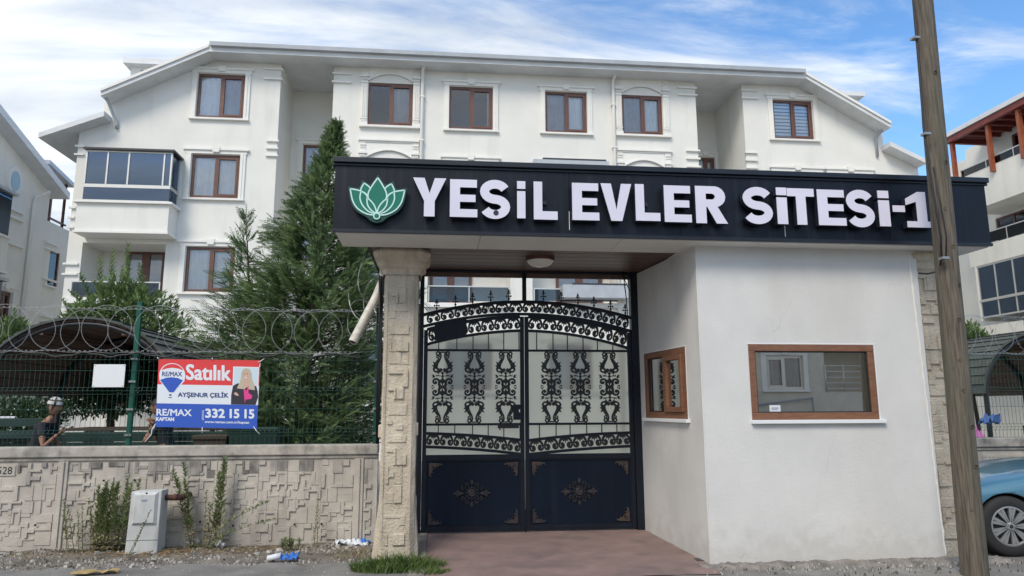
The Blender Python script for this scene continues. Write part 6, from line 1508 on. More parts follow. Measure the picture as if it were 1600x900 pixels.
# ties
for (p, e) in (((65, 50), (40, 20)), ((655, 50), (655, 20)), ((1175, 70), (1240, 30)), ((20, 800), (0, 850)), ((550, 820), (545, 880)), ((1130, 800), (1195, 880))):
    q = MB(); a, b = bp(*U(*p), .004), bp(*U(*e), .004); q.tube([a, ((a[0]+b[0])/2+.006, a[1]-.015, (a[2]+b[2])/2-.008), (b[0], b[1]+.01, b[2])], .0045, 5); q.build('tie', M['placard'], BN)
q = MB(); a = bp(*U(30, 790), .004); q.tube([a, (a[0]-.03, a[1]-.02, a[2]-.06), (a[0]-.03, a[1]-.03, a[2]-.12), (a[0]-.10, a[1]-.02, a[2]-.21)], .0055, 5); q.build('tie', M['placard'], BN, smooth=True)
pr_ = (-4.071,-3.712,1.851,2.121)
q = MB(); q.box(pr_[0], pr_[1], 8.928, 8.934, pr_[2], pr_[3]); PL = q.build('blank_sign', M['placard'], None, bevel=.002); tag(PL, 'blank white plate wired to the fence left of the green post', 'sign')
q = MB()
for x in (pr_[0]+.015, pr_[1]-.015):
    for z in (pr_[2]+.015, pr_[3]-.015): q.lathe([(.0001, 8.9255), (.006, 8.926), (.006, 8.9278)], (x, 0, z), 8, 'y')
q.build('screw', M['galv'], PL)
# ================================================================ meter box and rusty pipe
mr = (-3.358,-2.993,0.023,0.703)
MX0, MX1 = mr[0]-.0, mr[1]-.045; yf = 8.50
MBX = empty('meter_box', ((MX0+MX1)/2, yf+.1, 0), 'weathered white utility meter box standing in the dirt before the wall', 'meter box')
q = MB(); q.hexa([(MX0-.02, yf, -.03), (MX1+.0, yf, -.03), (MX1+.015, yf+.2, -.03), (MX0-.02, yf+.2, -.03), (MX0+.005, yf, .69), (MX1+.005, yf, .70), (MX1+.015, yf+.18, .70), (MX0+.01, yf+.18, .69)]); q.build('housing', M['meter'], MBX, bevel=.008)
q = MB(); a, b, c, d_ = MX0+.03, MX1-.025, .33, .685
def fru(q, a, b, c, d_, i, y0_, y1_): q.hexa([(a, y0_, c), (b, y0_, c), (b, y0_, d_), (a, y0_, d_), (a+i, y1_, c+i), (b-i, y1_, c+i), (b-i, y1_, d_-i), (a+i, y1_, d_-i)])
fru(q, a, b, c, d_, .028, yf-.001, yf-.030); dr_ = q.build('cover', M['meter'], MBX, bevel=.003)
q = MB(); q.lathe([(.0001, yf-.0235), (.010, yf-.0235), (.010, yf-.016)], ((a+b)/2+.01, 0, .672), 10, 'y'); q.build('keyhole', M['hole'], dr_)
put_text('lettering', 'GAZ', Fr(0, yf-.0305, 1, 0), (a+b)/2-.035, (a+b)/2+.03, .585, .607, .0004, M['navy_ink'], dr_, bold=.02)
q = MB(); q.box(MX0-.018, MX1+.004, yf-.0015, yf-.0005, .168, .173); q.build('seam', M['joint'], MBX)
q = MB(); p = (-3.035,0.610); q.tube([(MX1-.02, 8.62, p[1]), (MX1+.13, 8.62, p[1]-.005), (MX1+.17, 8.66, p[1]-.005), (MX1+.18, 8.88, p[1])], .032, 12); q.tube([(MX1+.10, 8.62, p[1]), (MX1+.14, 8.62, p[1])], .038, 12); PP = q.build('rusty_pipe', M['rust'], None, smooth=True); tag(PP, 'rusty steel elbow pipe between the meter box and the wall', 'pipe')
# ================================================================ litter and rubble
def crumple(name, x, y, z, sx, sy, m, label, seed, h=.05, cat='litter', rz=0):
    rng = random.Random(seed); q = MB(); n = 9
    for j in range(n+1):
        for i in range(n+1):
            u, v = i/n-.5, j/n-.5; zz = h*abs(noise.noise(Vector((u*3.3+seed, v*3.3, seed*.37))))*2+h*.5*rng.random()*.5
            X_, Y_ = u*sx*(1+.2*noise.noise(Vector((v*3, seed, 1)))), v*sy; q.v.append((x+X_*cos(rz)-Y_*sin(rz), y+X_*sin(rz)+Y_*cos(rz), z+zz))
    for j in range(n):
        for i in range(n): a = j*(n+1)+i; q.f.append((a, a+1, a+n+2, a+n+1)); q.mi.append(0)
    o = q.build(name, m, None, fast=True); so_ = o.modifiers.new('thickness', 'SOLIDIFY'); so_.thickness = .002; tag(o, label, cat, 'litter along the wall'); return o
gA = (-0.972,8.746)
crumple('crumpled_paper', gA[0]-.06, gA[1]+.05, .02, .26, .16, M['paper'], 'crumpled white and grey paper sheet near the gate column', 1, .05)
crumple('crumpled_paper', gA[0]+.10, gA[1]-.03, .02, .20, .14, M['paper'], 'folded white paper beside the blue wrapper near the column', 2, .05)
crumple('blue_wrapper', gA[0]+.12, gA[1]+.06, .035, .18, .10, M['blue_paper'], 'bright blue wrapper lying on the white paper near the column', 3, .04)
gB = (-1.684,8.039)
q = MB(); q.lathe([(.0001, -.07), (.026, -.07), (.034, .07), (.030, .07), (.024, -.06)], (0, 0, 0), 14, 'x'); q.v = [(a+gB[0]+.0, b+gB[1], c+.05+a*.15) for a, b, c in q.v]; o = q.build('paper_cup', M['paper'], None, smooth=True); tag(o, 'white paper cup lying on the asphalt edge', 'cup')
gC = (-1.549,8.022)
crumple('blue_wrapper', gC[0]+.02, gC[1]+.02, .015, .18, .10, M['blue_paper'], 'dark blue crushed packet beside the paper cup', 5, .05)
for k, (px, label) in enumerate((((-2.785,8.870), 'torn white plastic scrap just right of the meter box'), ((-2.689,8.974), 'white plastic scrap under the middle weeds'), ((-2.455,8.717), 'small white scrap right of the middle weeds'), ((-3.586,8.856), 'pale torn bag left of the meter box foot'))):
    crumple('plastic_scrap', px[0], px[1], .03, .15, .10, M['paper'], label, 10+k, .06)
for k, (px, label) in enumerate((((-3.310,7.702), 'flattened pale yellow cardboard strip at the bottom left edge'),)):
    crumple('cardboard', px[0], px[1], .0, .40, .10, mat('yellow_cardboard', (.42, .31, .15), .9, var=.3, vscale=14), label, 20, .03, rz=.15)
def chips(name, n, m, xr_, yr_, size, seed, z0=0, label=None):
    rng = random.Random(seed); q = MB()
    for i in range(n):
        x = rng.uniform(*xr_); y = rng.uniform(*yr_)
        zd = (-.03+.055*min(1, max(0, (y-7.6)/.9)) + .022*nz(x, y, 3) + .010*nz(x, y, 11)) if (x < -.3 and y > 7.9) else 0
        if noise.noise(Vector((x*1.4, y*3, seed))) < rng.uniform(-.5, .35): continue
        s = size*rng.lognormvariate(0, .5); z = zd+(0 if x < -.3 and y > 7.9 else z0); a = rng.uniform(0, 6.28); pts = []
        for k in range(5): t = a+k*1.257; r = s*rng.uniform(.6, 1.2); pts.append((x+r*cos(t), y+r*sin(t), z-.01))
        hh = s*rng.uniform(.2, .55)+.010; b = len(q.v)
        q.v += pts+[(x+(p[0]-x)*.6+rng.uniform(-.2, .2)*s, y+(p[1]-y)*.6, z+hh*rng.uniform(.7, 1)) for p in pts]
        q.f += [(b+5, b+6, b+7, b+8, b+9)]+[(b+k, b+(k+1) % 5, b+5+(k+1) % 5, b+5+k) for k in range(5)]; q.mi += [0]*6
    o = q.build(name, m, None, kind='stuff', fast=True)
    if label: o['label'] = label; o['category'] = 'rubble'
chips('gravel', 2300, M['chip'], (-6.5, -.6), (7.9, 8.88), .011, 1, .01, 'pale rubble chips strewn over the dirt along the wall')
chips('gravel', 1300, M['chip_dark'], (-6.5, -.5), (7.9, 8.88), .009, 2, .008, 'dark stones and soil crumbs along the wall')
chips('gravel', 360, M['chip'], (2.6, 6.0), (6.85, 7.28), .008, 3, .012, 'pale plaster crumbs at the foot of the gatehouse')
chips('gravel', 220, M['chip_dark'], (2.6, 6.4), (6.7, 7.28), .007, 4, .008, 'dark crumbs at the foot of the gatehouse')
chips('gravel', 300, M['chip'], (-6, -.6), (7.2, 8.0), .005, 6, -.004, 'small pale chips on the asphalt')
rng = random.Random(3); q = MB()
for i in range(420):
    x = rng.gauss(-2.9, .55) if i % 3 else rng.uniform(-5.5, -.8); y = 8.5+rng.gauss(0, .13); a = rng.uniform(-.8, .8); L = rng.uniform(.03, .11); z = .028+.03*rng.random(); dx, dy = L*cos(a), L*sin(a); b = len(q.v)
    q.v += [(x, y, z), (x+dx, y+dy, z+rng.uniform(-.01, .02)), (x+dx, y+dy+.004, z+.002)]; q.f.append((b, b+1, b+2)); q.mi.append(0)
o = q.build('straw', M['straw'], None, kind='stuff', fast=True); o['label'] = 'dry straw and stalk litter under the weeds'; o['category'] = 'litter'
# ================================================================ vaulted shelters in the courtyard
def shelter(cx_, a, zsp, b, y0, y1, label, rib_n=3, slope=0):
    SH = empty('vaulted_shelter', (cx_, (y0+y1)/2, 0), label, 'shelter', 'arched shelters with benches')
    def arcp(t, da=0): return (cx_-(a+da)*cos(t), zsp+(b+da)*sin(t))
    q = MB(); n = 22; dy = .15; m_ = int((y1-y0)/dy)
    for i in range(n):   # overlapping shingle courses (lengthwise ribs)
        t0_, t1_ = pi*i/n, pi*(i+1)/n; P0_, P1_ = arcp(t0_, .075), arcp(t1_, .055); R0_, R1_ = arcp(t0_, .03), arcp(t1_, .03)
        if i >= n/2: P0_, P1_ = arcp(t0_, .055), arcp(t1_, .075)
        q.hexa([(R0_[0], y0-.06, R0_[1]), (R1_[0], y0-.06, R1_[1]), (R1_[0], y1+.06, R1_[1]), (R0_[0], y1+.06, R0_[1]), (P0_[0], y0-.06, P0_[1]), (P1_[0], y0-.06, P1_[1]), (P1_[0], y1+.06, P1_[1]), (P0_[0], y1+.06, P0_[1])])
    q.build('roof_covering', M['shingle'], SH)
    n = 26
    for i in range(n):
        t0_, t1_ = pi*(i+.04)/n, pi*(i+.96)/n; q = MB(); A_, B_, C_, D_ = arcp(t0_, .0), arcp(t1_, .0), arcp(t1_, .024), arcp(t0_, .024)
        q.hexa([(A_[0], y0, A_[1]), (B_[0], y0, B_[1]), (B_[0], y1, B_[1]), (A_[0], y1, A_[1]), (D_[0], y0, D_[1]), (C_[0], y0, C_[1]), (C_[0], y1, C_[1]), (D_[0], y1, D_[1])]); q.build('roof_slat', M['slat_brown'], SH)
    for k in range(rib_n):
        y = y0+.02+(y1-y0-.04)*k/(rib_n-1); q = MB()
        pts = [(cx_-a+.03, y, -.05), (cx_-a+.03, y, zsp*.6)]+[(arcp(pi*i/20, -.035)[0], y, arcp(pi*i/20, -.035)[1]) for i in range(21)]+[(cx_+a-.03, y, zsp*.6), (cx_+a-.03, y, -.05)]
        q.tube(pts, .042, 8); q.build('arch_rib', M['black_steel'], SH, smooth=True)
    q = MB()
    for t in (.35, .65): p = arcp(pi*t, -.05); q.box(p[0]-.03, p[0]+.03, y0, y1, p[1]-.04, p[1]-.005)
    q.build('purlin', M['slat_brown'], SH)
    return SH
shelter(-4.98, 1.27, 1.80, 1.02, 10.5, 14.6, 'arched shelter with brown slatted underside behind the left fence')
shelter(10.35, 1.27, 1.80, 1.02, 11.0, 15, 'arched dark roofed shelter behind the right fence')
# picnic table and benches
def bench(cx_, cy_, L, zs, z_t, label, back, m='bench_green', name='picnic_bench'):
    BT = empty(name, (cx_, cy_, 0), label, 'bench')
    for k in range(3): q = MB(); q.box(cx_-L/2, cx_+L/2, cy_-.21+.14*k, cy_-.08+.14*k, zs-.035, zs); q.build('seat_plank', M[m], BT, bevel=.004)
    if back:
        for z in back: q = MB(); q.box(cx_-L/2, cx_+L/2, cy_-.26, cy_-.225, z, z+.11); q.build('back_plank', M[m], BT, bevel=.004)
    for sx in (-1, 1):
        q = MB(); x = cx_+sx*(L/2-.2); q.box(x-.025, x+.025, cy_-.22, cy_-.17, -.02, (back[-1]+.1) if back else zs-.04); q.box(x-.025, x+.025, cy_+.14, cy_+.19, -.02, zs-.036); q.box(x-.025, x+.025, cy_-.17, cy_+.14, zs-.08, zs-.037); q.build('leg', M['black_steel'], BT)
    return BT
bench(-3.6, 10.3, 3.6, .93, .72, 'long dark seat behind the left fence under the two boys', ())
bench(-6.1, 10.75, 1.5, .93, .72, 'dark green bench at the far left behind the fence', (1.20, 1.36))
PT_ = empty('picnic_table', (-3.9, 11, 0), 'long dark picnic table behind the two seated boys', 'table')
for k in range(5): q = MB(); q.box(-5.2, -2.6, 10.75+.15*k, 10.89+.15*k, 1.29, 1.33); q.build('table_plank', M['bench_brown'], PT_, bevel=.004)
for z in (1.0, 1.14): q = MB(); q.box(-6.4, -2.4, 10.70, 10.735, z, z+.135); q.build('apron_plank', M['bench_green'], PT_, bevel=.003)
for x in (-4.95, -2.85): q = MB(); q.box(x-.03, x+.03, 10.8, 11.4, 0.2, 1.285); q.build('leg', M['black_steel'], PT_)
bench(11.2, 11.2, 2.4, .72, .7, 'brown bench with slatted back under the right shelter', (1.30, 1.42), 'bench_brown')
bench(10.4, 10.1, 3.4, .72, .7, 'dark green bench close behind the right fence', (1.12, 1.20))
# planter bins
def crate(x0, x1, y, zt, label, m, name='planter_box', cat='planter'):
    C_ = empty(name, ((x0+x1)/2, y+.25, 0), label, cat); q = MB()
    q.hexa([(x0+.04, y+.03, 0), (x1-.04, y+.03, 0), (x1-.04, y+.5, 0), (x0+.04, y+.5, 0), (x0, y, zt-.06), (x1, y, zt-.06), (x1, y+.53, zt-.06), (x0, y+.53, zt-.06)]); q.build('body', m, C_)
    q = MB(); q.box(x0-.02, x1+.02, y-.02, y+.55, zt-.06, zt); q.build('lid', m, C_, bevel=.01); return C_
a = (-2.822,-2.185,1.062,1.337); crate(a[0], a[1], 10.2, a[3], 'dark green plastic bin behind the fence right of the banner', M['bench_green'], 'waste_bin', 'bin')
a = (-3.281,-2.861,1.068,1.238); crate(a[0], a[1], 10.2, a[3], 'brown box behind the fence below the banner', M['bench_brown'], 'wooden_box', 'box')
q = MB(); q.box(-8, -1.6, 9.3, 14.8, -.2, .20); q.build('terrace', M['paving'], None, kind='structure')
# low white service wall far in the courtyard
a = (-10.381,-3.680,0.730,1.577)
q = MB(); q.box(-12, -3.2, 17, 17.2, 0, 1.55); CW = q.build('courtyard_wall', M['plaster'], None); tag(CW, 'low white wall in the courtyard behind the small tree', 'wall')
q = MB(); q.box(-12.05, -3.15, 16.95, 17.25, 1.552, 1.61); q.build('coping', M['plaster_trim'], CW)
# ================================================================ people
def skin_obj(name, verts, edges, m, parent, sub=2, root=0):
    me = bpy.data.meshes.new(name); me.from_pydata([v[:3] for v in verts], edges, []); me.materials.append(m)
    o = bpy.data.objects.new(name, me); COL.objects.link(o); o.parent = parent
    md = o.modifiers.new('skin', 'SKIN'); md.use_smooth_shade = True
    if not me.skin_vertices: me.attributes
    sk = me.skin_vertices[0].data if me.skin_vertices else None
    if sk is None:
        bm = bmesh.new(); bm.from_mesh(me); bm.verts.layers.skin.verify(); bm.to_mesh(me); bm.free(); sk = me.skin_vertices[0].data
    for i, v in enumerate(verts): sk[i].radius = (v[3], v[4] if len(v) > 4 else v[3]); sk[i].use_root = (i == root)
    sb = o.modifiers.new('subsurf', 'SUBSURF'); sb.levels = sub; sb.render_levels = sub
    return o
def head(parent, loc, yaw, pitch, s=1.0, cap=None, hairm='hair'):
    """human head facing +X before rotation, s = scale; height about .23"""
    R_ = Matrix.Rotation(yaw, 3, 'Z') @ Matrix.Rotation(pitch, 3, 'Y'); L0 = Vector(loc)
    def T(p): return tuple(L0 + R_ @ (Vector(p)*s))
    q = MB(); nu, nv = 20, 16
    for j in range(nv+1):
        ph = pi*j/nv; 
        for i in range(nu):
            th = 2*pi*i/nu; x, y, z = sin(ph)*cos(th), sin(ph)*sin(th), cos(ph)
            X_, Y_, Z_ = x*.093, y*.074, z*.115
            if z < 0: X_ *= 1-.10*(-z) if x > 0 else 1-.35*(-z); Y_ *= 1-.30*(-z)
            if x > .35 and z < -.2: X_ += .012*(-z)                                  # jaw and chin
            if x > .6: 
                X_ += .030*math.exp(-((y/.20)**2)-(((z+.12)/.20)**2))                 # nose
                X_ -= .008*math.exp(-(((abs(y)-.38)/.16)**2)-(((z-.12)/.12)**2))      # eye sockets
                X_ += .006*math.exp(-((y/.30)**2)-(((z+.48)/.07)**2)) - .004*math.exp(-((y/.3)**2)-(((z+.40)/.03)**2))
            q.v.append(T((X_, Y_, Z_)))
    for j in range(nv):
        for i in range(nu): q.f.append((j*nu+i, (j+1)*nu+i, (j+1)*nu+(i+1) % nu, j*nu+(i+1) % nu)); q.mi.append(0)
    ho = q.build('head', M['skin'], parent, smooth=True)
    for sy in (-1, 1):
        q = MB(); q.prism([(-.008+.020*cos(t*pi/5), -.006+.030*sin(t*pi/5)) for t in range(10)], 0, .014, lambda a, b, d: T((a, sy*(.070+d), b))); q.build('ear', M['skin'], ho, smooth=False)
        q = MB(); q.prism([(.029*sy+.011*cos(t*pi/4), .012+.006*sin(t*pi/4)) for t in range(8)], 0, .004, lambda a, b, d: T((.0795+d, a, b))); q.build('eye', M['hair'], ho)
    q = MB(); q.box(-.018, .018, -.0, .0, 0, 0) if False else q.prism([(-.02, -.052), (.02, -.052), (.012, -.060), (-.012, -.060)], 0, .005, lambda a, b, d: T((.084+d, a, b))); q.build('mouth', M['red_timber_dark'], ho)
    q = MB(); nu, nv = 20, 8
    for j in range(nv+1):
        ph = pi*.58*j/nv
        for i in range(nu):
            th = 2*pi*i/nu; k = 1.10; x = cos(th); lim = ph*(1-.36*max(0, x))
            q.v.append(T((sin(lim)*cos(th)*.093*k-.004, sin(lim)*sin(th)*.074*k, cos(lim)*.115*k)))
    for j in range(nv):
        for i in range(nu): q.f.append((j*nu+i, (j+1)*nu+i, (j+1)*nu+(i+1) % nu, j*nu+(i+1) % nu)); q.mi.append(0)
    q.build('hair', M[hairm], ho, smooth=True)
    return ho, T
def hand(parent, W_, d, up, s=1, curl=.6, spread=(.0,)*5, point=False):
    """palm + five separate fingers from the wrist W_, direction d, palm normal up"""
    d = Vector(d).normalized(); up = Vector(up); up = (up-d*up.dot(d)).normalized(); sd = d.cross(up); W_ = Vector(W_)
    V_ = [(*W_, .020*s, .014*s), (*(W_+d*.045*s), .030*s, .012*s), (*(W_+d*.080*s), .034*s, .011*s)]; E_ = [(0, 1), (1, 2)]
    for k, (o, L) in enumerate(((-.028, .068), (-.010, .078), (.009, .073), (.027, .058))):
        p = W_+d*.082*s+sd*o*s; b = len(V_); cu = curl*(.15 if (point and k == 0) else 1); V_.append((*p, .0085*s)); E_.append((2, b)); dd = d.copy()
        for j, f_ in enumerate((.45, .32, .25)):
            dd = (dd*cos(cu*.9)+(-up)*sin(cu*.9)).normalized(); p = p+dd*L*f_*s; V_.append((*p, (.0085-.0009*j)*s)); E_.append((b+j, b+j+1))
    p = W_+d*.025*s-sd*.026*s; b = len(V_); V_.append((*p, .011*s)); E_.append((1, b))
    for j, dd in enumerate((d*.6-sd*.7-up*.3, d*.8-sd*.35-up*.4)): p = p+dd.normalized()*.032*s; V_.append((*p, .0095*s-.001*j)); E_.append((b+j, b+j+1))
    return skin_obj('hand', V_, E_, M['skin'], parent, 1, 0)
def person(loc, yaw, label, arm_r, arm_l, cap=False, lean=.15, hp_=.1, seat=.78, s=.93):
    P = empty('person', (0, 0, 0), label, 'person', None)
    # local frame: faces +X, origin under the seat
    def v(x, y, z, r, r2=None): return (x*s, y*s, seat+z*s, r*s, (r2 or r)*s)
    body = [v(0, 0, .02, .13, .115), v(.02+lean*.3, 0, .18, .118, .10), v(lean*.7, 0, .34, .14, .105), v(lean, 0, .46, .115, .09), v(lean+.03, 0, .535, .052, .052), v(lean+.05, 0, .60, .048, .048),
            v(lean, .12, .445, .062), v(lean, -.12, .445, .062)]
    E_ = [(0, 1), (1, 2), (2, 3), (3, 4), (4, 5), (3, 6), (3, 7)]
    legs = []
    for sy in (1, -1):
        b = len(body); body += [v(.05, .085*sy, .0, .085), v(.40, .11*sy, .02, .064), v(.43, .11*sy, -.18, .054), v(.44, .11*sy, -.40, .040), v(.44, .11*sy, -.46, .038, .034), v(.54, .12*sy, -.49, .032, .026)]
        E_ += [(0, b), (b, b+1), (b+1, b+2), (b+2, b+3), (b+3, b+4), (b+4, b+5)]
    for sy, arm in ((1, arm_l), (-1, arm_r)):
        b = len(body); sh_ = 6 if sy > 0 else 7; (e, w) = arm
        mid1 = tuple((body[sh_][k]+[v(*e, 0)[k] for k in range(3)][k])/2 for k in range(3))
        body += [(*mid1, .046*s), (*v(*e, .036)[:3], .036*s), (*v(*w, .024)[:3], .024*s)]; E_ += [(sh_, b), (b, b+1), (b+1, b+2)]
    bo_ = skin_obj('body', body, E_, M['skin'], P, 2, 0)
    # T-shirt: shell over torso and sleeves
    sv = [tuple([*body[i][:3], body[i][3]*1.10, body[i][4]*1.13]) for i in (0, 1, 2, 3)]+[(body[6][0], body[6][1], body[6][2], .072*s, .072*s), (body[7][0], body[7][1], body[7][2], .072*s, .072*s)]
    se = [(0, 1), (1, 2), (2, 3), (3, 4), (3, 5)]
    for sh_i, arm_first in ((4, None), (5, None)): pass
    base = 8+12
    for k, (shi, bi) in enumerate(((4, base), (5, base+3))):
        a_ = Vector(body[bi][:3]); s0_ = Vector(sv[shi][:3]); c = a_.lerp(Vector(body[bi+1][:3]), .15); sv.append((*c, .058*s, .058*s)); se.append((shi, len(sv)-1))
    nk = Vector(body[3][:3]).lerp(Vector(body[4][:3]), .45); sv.append((*nk, .075*s, .07*s)); se.append((3, len(sv)-1))
    skin_obj('tshirt', sv, se, M['shirt'], P, 2, 0)
    tv = [tuple([*body[0][:3], .142*s, .127*s])]; te = []
    for b in (8, 14):
        k = len(tv); tv += [(*body[b][:3], .096*s, .096*s), (*body[b+1][:3], .074*s, .074*s), (*body[b+2][:3], .064*s, .064*s), (*body[b+3][:3], .054*s, .054*s)]; te += [(0, k), (k, k+1), (k+1, k+2), (k+2, k+3)]
    skin_obj('trousers', tv, te, M['trouser'], P, 2, 0)
    for b in (8, 14):
        f = Vector(body[b+4][:3]); q = MB(); n = 10
        q.prism([(f.x-.06, f.z-.06), (f.x+.16, f.z-.06), (f.x+.175, f.z-.035), (f.x+.10, f.z-.0), (f.x+.03, f.z+.05), (f.x-.055, f.z+.045)], f.y-.042, f.y+.042, lambda a, b_, d: (a, d, b_)); q.build('shoe', M['paper'], P, bevel=.015)
    ho, T = head(P, (body[5][0]+.035*s, 0, body[5][2]+.115*s), 0, hp_, 1.0*s+.03)
    if cap:
        q = MB(); nu, nv = 20, 7; q2 = MB()
        for j in range(nv+1):
            ph = pi*.50*j/nv
            for i in range(nu): th = 2*pi*i/nu; q.v.append(T((sin(ph)*cos(th)*.113-.006, sin(ph)*sin(th)*.094, cos(ph)*.105+.035)))
        for j in range(nv):
            for i in range(nu): q.f.append((j*nu+i, (j+1)*nu+i, (j+1)*nu+(i+1) % nu, j*nu+(i+1) % nu)); q.mi.append(1 if (i % 4 == 0 or j == 4) else 0)
        co = q.build('cap', [M['meter'], M['hair']], P, smooth=True)
        q = MB(); q.prism([(-.09, -.075), (-.15, -.055), (-.175, 0), (-.15, .055), (-.09, .075)], .028, .036, lambda a, b_, d: T((a, b_, d))); q.build('brim', M['hair'], co)
    return P, v, T
def place(P, loc, yaw): P.location = loc; P.rotation_euler = (0, 0, yaw)
e1, w1p = (lean_ := .30, -.17, .17), (.44, -.12, .36)
P1, v, T1 = person((0, 0, 0), 0, 'seated boy in a dark t-shirt and backwards checked cap, hand raised', ((.27, -.20, .16), (.44, -.16, .34)), ((.20, .22, .14), (.40, .16, .10)), cap=True, lean=.16, hp_=.12)
hand(P1, v(.44, -.16, .34, 0)[:3], (.75, .1, .65), (-.3, 1, .2), .95, .45, point=True); hand(P1, v(.40, .16, .10, 0)[:3], (1, -.2, 0), (0, 0, 1), .95, .3)
place(P1, (-5.28, 10.15, .18), rad(-8))
P2, v, T2 = person((0, 0, 0), 0, 'seated boy in a dark t-shirt half hidden by the banner, hand at his mouth', ((.27, -.16, .22), (.30, -.05, .42)), ((.30, .17, .20), (.24, .06, .44)), lean=.13, hp_=.05)
hand(P2, v(.24, .06, .44, 0)[:3], (.1, -.1, 1), (-1, .2, 0), .95, .8); hand(P2, v(.30, -.05, .42, 0)[:3], (.0, .4, .8), (-1, 0, 0), .95, .7)
place(P2, (-3.60, 10.25, .18), rad(176))
# cup / bag on the bench
q = MB(); q.box(-6.05, -5.75, 10.50, 10.56, 1.47, 1.50); q.box(-6.15, -5.98, 10.5, 10.56, 1.471, 1.49); o = q.build('snack_packet', M['paper'], None, bevel=.01); tag(o, 'pale snack packet lying on the far left bench back', 'packet')
q = MB(); p = (8.014,1.164)
crumple('pink_cloth', (7.981,1.139)[0], 9.95, (7.973,1.073)[1], .22, .12, mat('pink_cloth', (.62, .22, .50), .9), 'pink cloth on the bench behind the right wall', 31, .16, 'cloth')
crumple('blue_cloth', (8.696,1.388)[0], 10.5, (8.685,1.299)[1], .3, .15, mat('blue_cloth', (.08, .16, .40), .9), 'blue crumpled cloth above the right bench', 32, .12, 'cloth')
# ================================================================ parked car (local: x forward from the nose at 0 to the tail at 4, y left/right)
CR = empty('parked_car', (0, 0, 0), 'light blue hatchback parked by the right wall with its front wheel in view', 'car')
def station(x, w, zs):  # zs: [(frac of half width, z)] from the sill to the centre line
    return [(x, w*f, z) for f, z in zs]
ST = [(0.0, .46, [(.9, .22), (1, .36), (1, .50), (.96, .58), (.80, .63), (.0, .66)]),
      (0.07, .64, [(.95, .17), (1, .34), (1, .52), (.97, .58), (.80, .64), (.0, .67)]),
      (0.25, .76, [(.97, .15), (1, .33), (1, .54), (.975, .63), (.80, .70), (.0, .73)]),
      (0.50, .80, [(.98, .15), (1, .33), (1, .57), (.975, .70), (.80, .765), (.0, .79)]),
      (0.85, .825, [(.98, .16), (1, .34), (1, .60), (.97, .765), (.79, .83), (.0, .85)]),
      (1.25, .83, [(.98, .17), (1, .35), (1, .62), (.965, .825), (.78, .89), (.0, .91)]),
      (1.80, .83, [(.98, .17), (1, .35), (1, .63), (.96, .885), (.78, .98), (.0, 1.00)]),
      (2.6, .83, [(.98, .17), (1, .36), (1, .65), (.955, .90), (.78, .96), (.0, .96)]),
      (3.5, .82, [(.98, .19), (1, .38), (1, .68), (.95, .93), (.78, .97), (.0, .97)]),
      (4.2, .78, [(.97, .24), (1, .42), (1, .70), (.95, .94), (.78, .98), (.0, .98)]),
      (4.4, .66, [(.95, .30), (1, .45), (1, .72), (.92, .90), (.76, .95), (.0, .95)])]
q = MB(); rows = []
for x, w, zs in ST: left = station(x, w, zs); right = [(p[0], -p[1], p[2]) for p in reversed(left[:-1])]; rows.append(left+right)
n = len(rows[0])
for r in rows: q.v += r
for i in range(len(rows)-1):
    for k in range(n): q.f.append((i*n+k, i*n+(k+1) % n, (i+1)*n+(k+1) % n, (i+1)*n+k)); q.mi.append(0)
q.f += [tuple(range(n)), tuple(range(len(q.v)-n, len(q.v)))]; q.mi += [0, 0]
bme = q.mesh('body', [M['car_blue'], M['black_plastic']], True); bo = bpy.data.objects.new('body', bme); COL.objects.link(bo)
sb = bo.modifiers.new('s', 'SUBSURF'); sb.levels = 3; sb.render_levels = 3
cut = []
for x in (.80, 3.5):
    for sy in (-1, 1):
        c = MB(); c.tube([(x, sy*.60, .30), (x, sy*1.0, .30)], .362, 40); me = c.mesh('cut', M['black_plastic']); co = bpy.data.objects.new('cut', me); COL.objects.link(co); cut.append(co)
        b_ = bo.modifiers.new('b', 'BOOLEAN'); b_.object = co; b_.operation = 'DIFFERENCE'; b_.solver = 'EXACT'; b_.material_mode = 'TRANSFER' if hasattr(b_, 'material_mode') else b_.material_mode
bpy.context.view_layer.update(); dg = bpy.context.evaluated_depsgraph_get()
nm = bpy.data.meshes.new_from_object(bo.evaluated_get(dg)); nm.name = 'body'
for mo in list(bo.modifiers): bo.modifiers.remove(mo)
bo.data = nm; bo.parent = CR
for co in cut: bpy.data.objects.remove(co)
# greenhouse
q = MB(); G_ = [(1.15, .98, .66, .985), (1.75, 1.40, .53, 1.40), (2.3, 1.49, .53, 1.49), (3.2, 1.44, .52, 1.44), (3.85, 1.00, .62, 1.0)]
vs = [(2.4, .70, .97), (2.4, -.70, .97), (2.9, .56, 1.41), (2.9, -.56, 1.41), (3.65, .56, 1.43), (3.65, -.56, 1.43), (4.25, .66, .98), (4.25, -.66, .98)]
q.add(vs, [(0, 1, 3, 2), (4, 5, 7, 6), (0, 2, 4, 6), (1, 7, 5, 3)]); q.build('windows', M['glass_dark'], CR)
q = MB(); q.hexa([(2.85, -.58, 1.405), (3.7, -.58, 1.42), (3.7, .58, 1.42), (2.85, .58, 1.405), (2.92, -.52, 1.46), (3.6, -.52, 1.48), (3.6, .52, 1.48), (2.92, .52, 1.46)]); q.build('roof', M['car_blue'], CR, bevel=.03)
q = MB()
for sy in (-1, 1):
    for a, b in (((2.38, sy*.72, .96), (2.9, sy*.57, 1.42)), ((3.25, sy*.72, .96), (3.25, sy*.57, 1.44)), ((4.25, sy*.67, .98), (3.65, sy*.57, 1.44))): q = MB(); q.tube([a, b], .03, 6); q.build('pillar', M['car_blue'], CR)
0
q = MB(); q.box(2.45, 4.1, -.68, .68, .6, .95); q.build('cabin', M['room_dark'], CR)
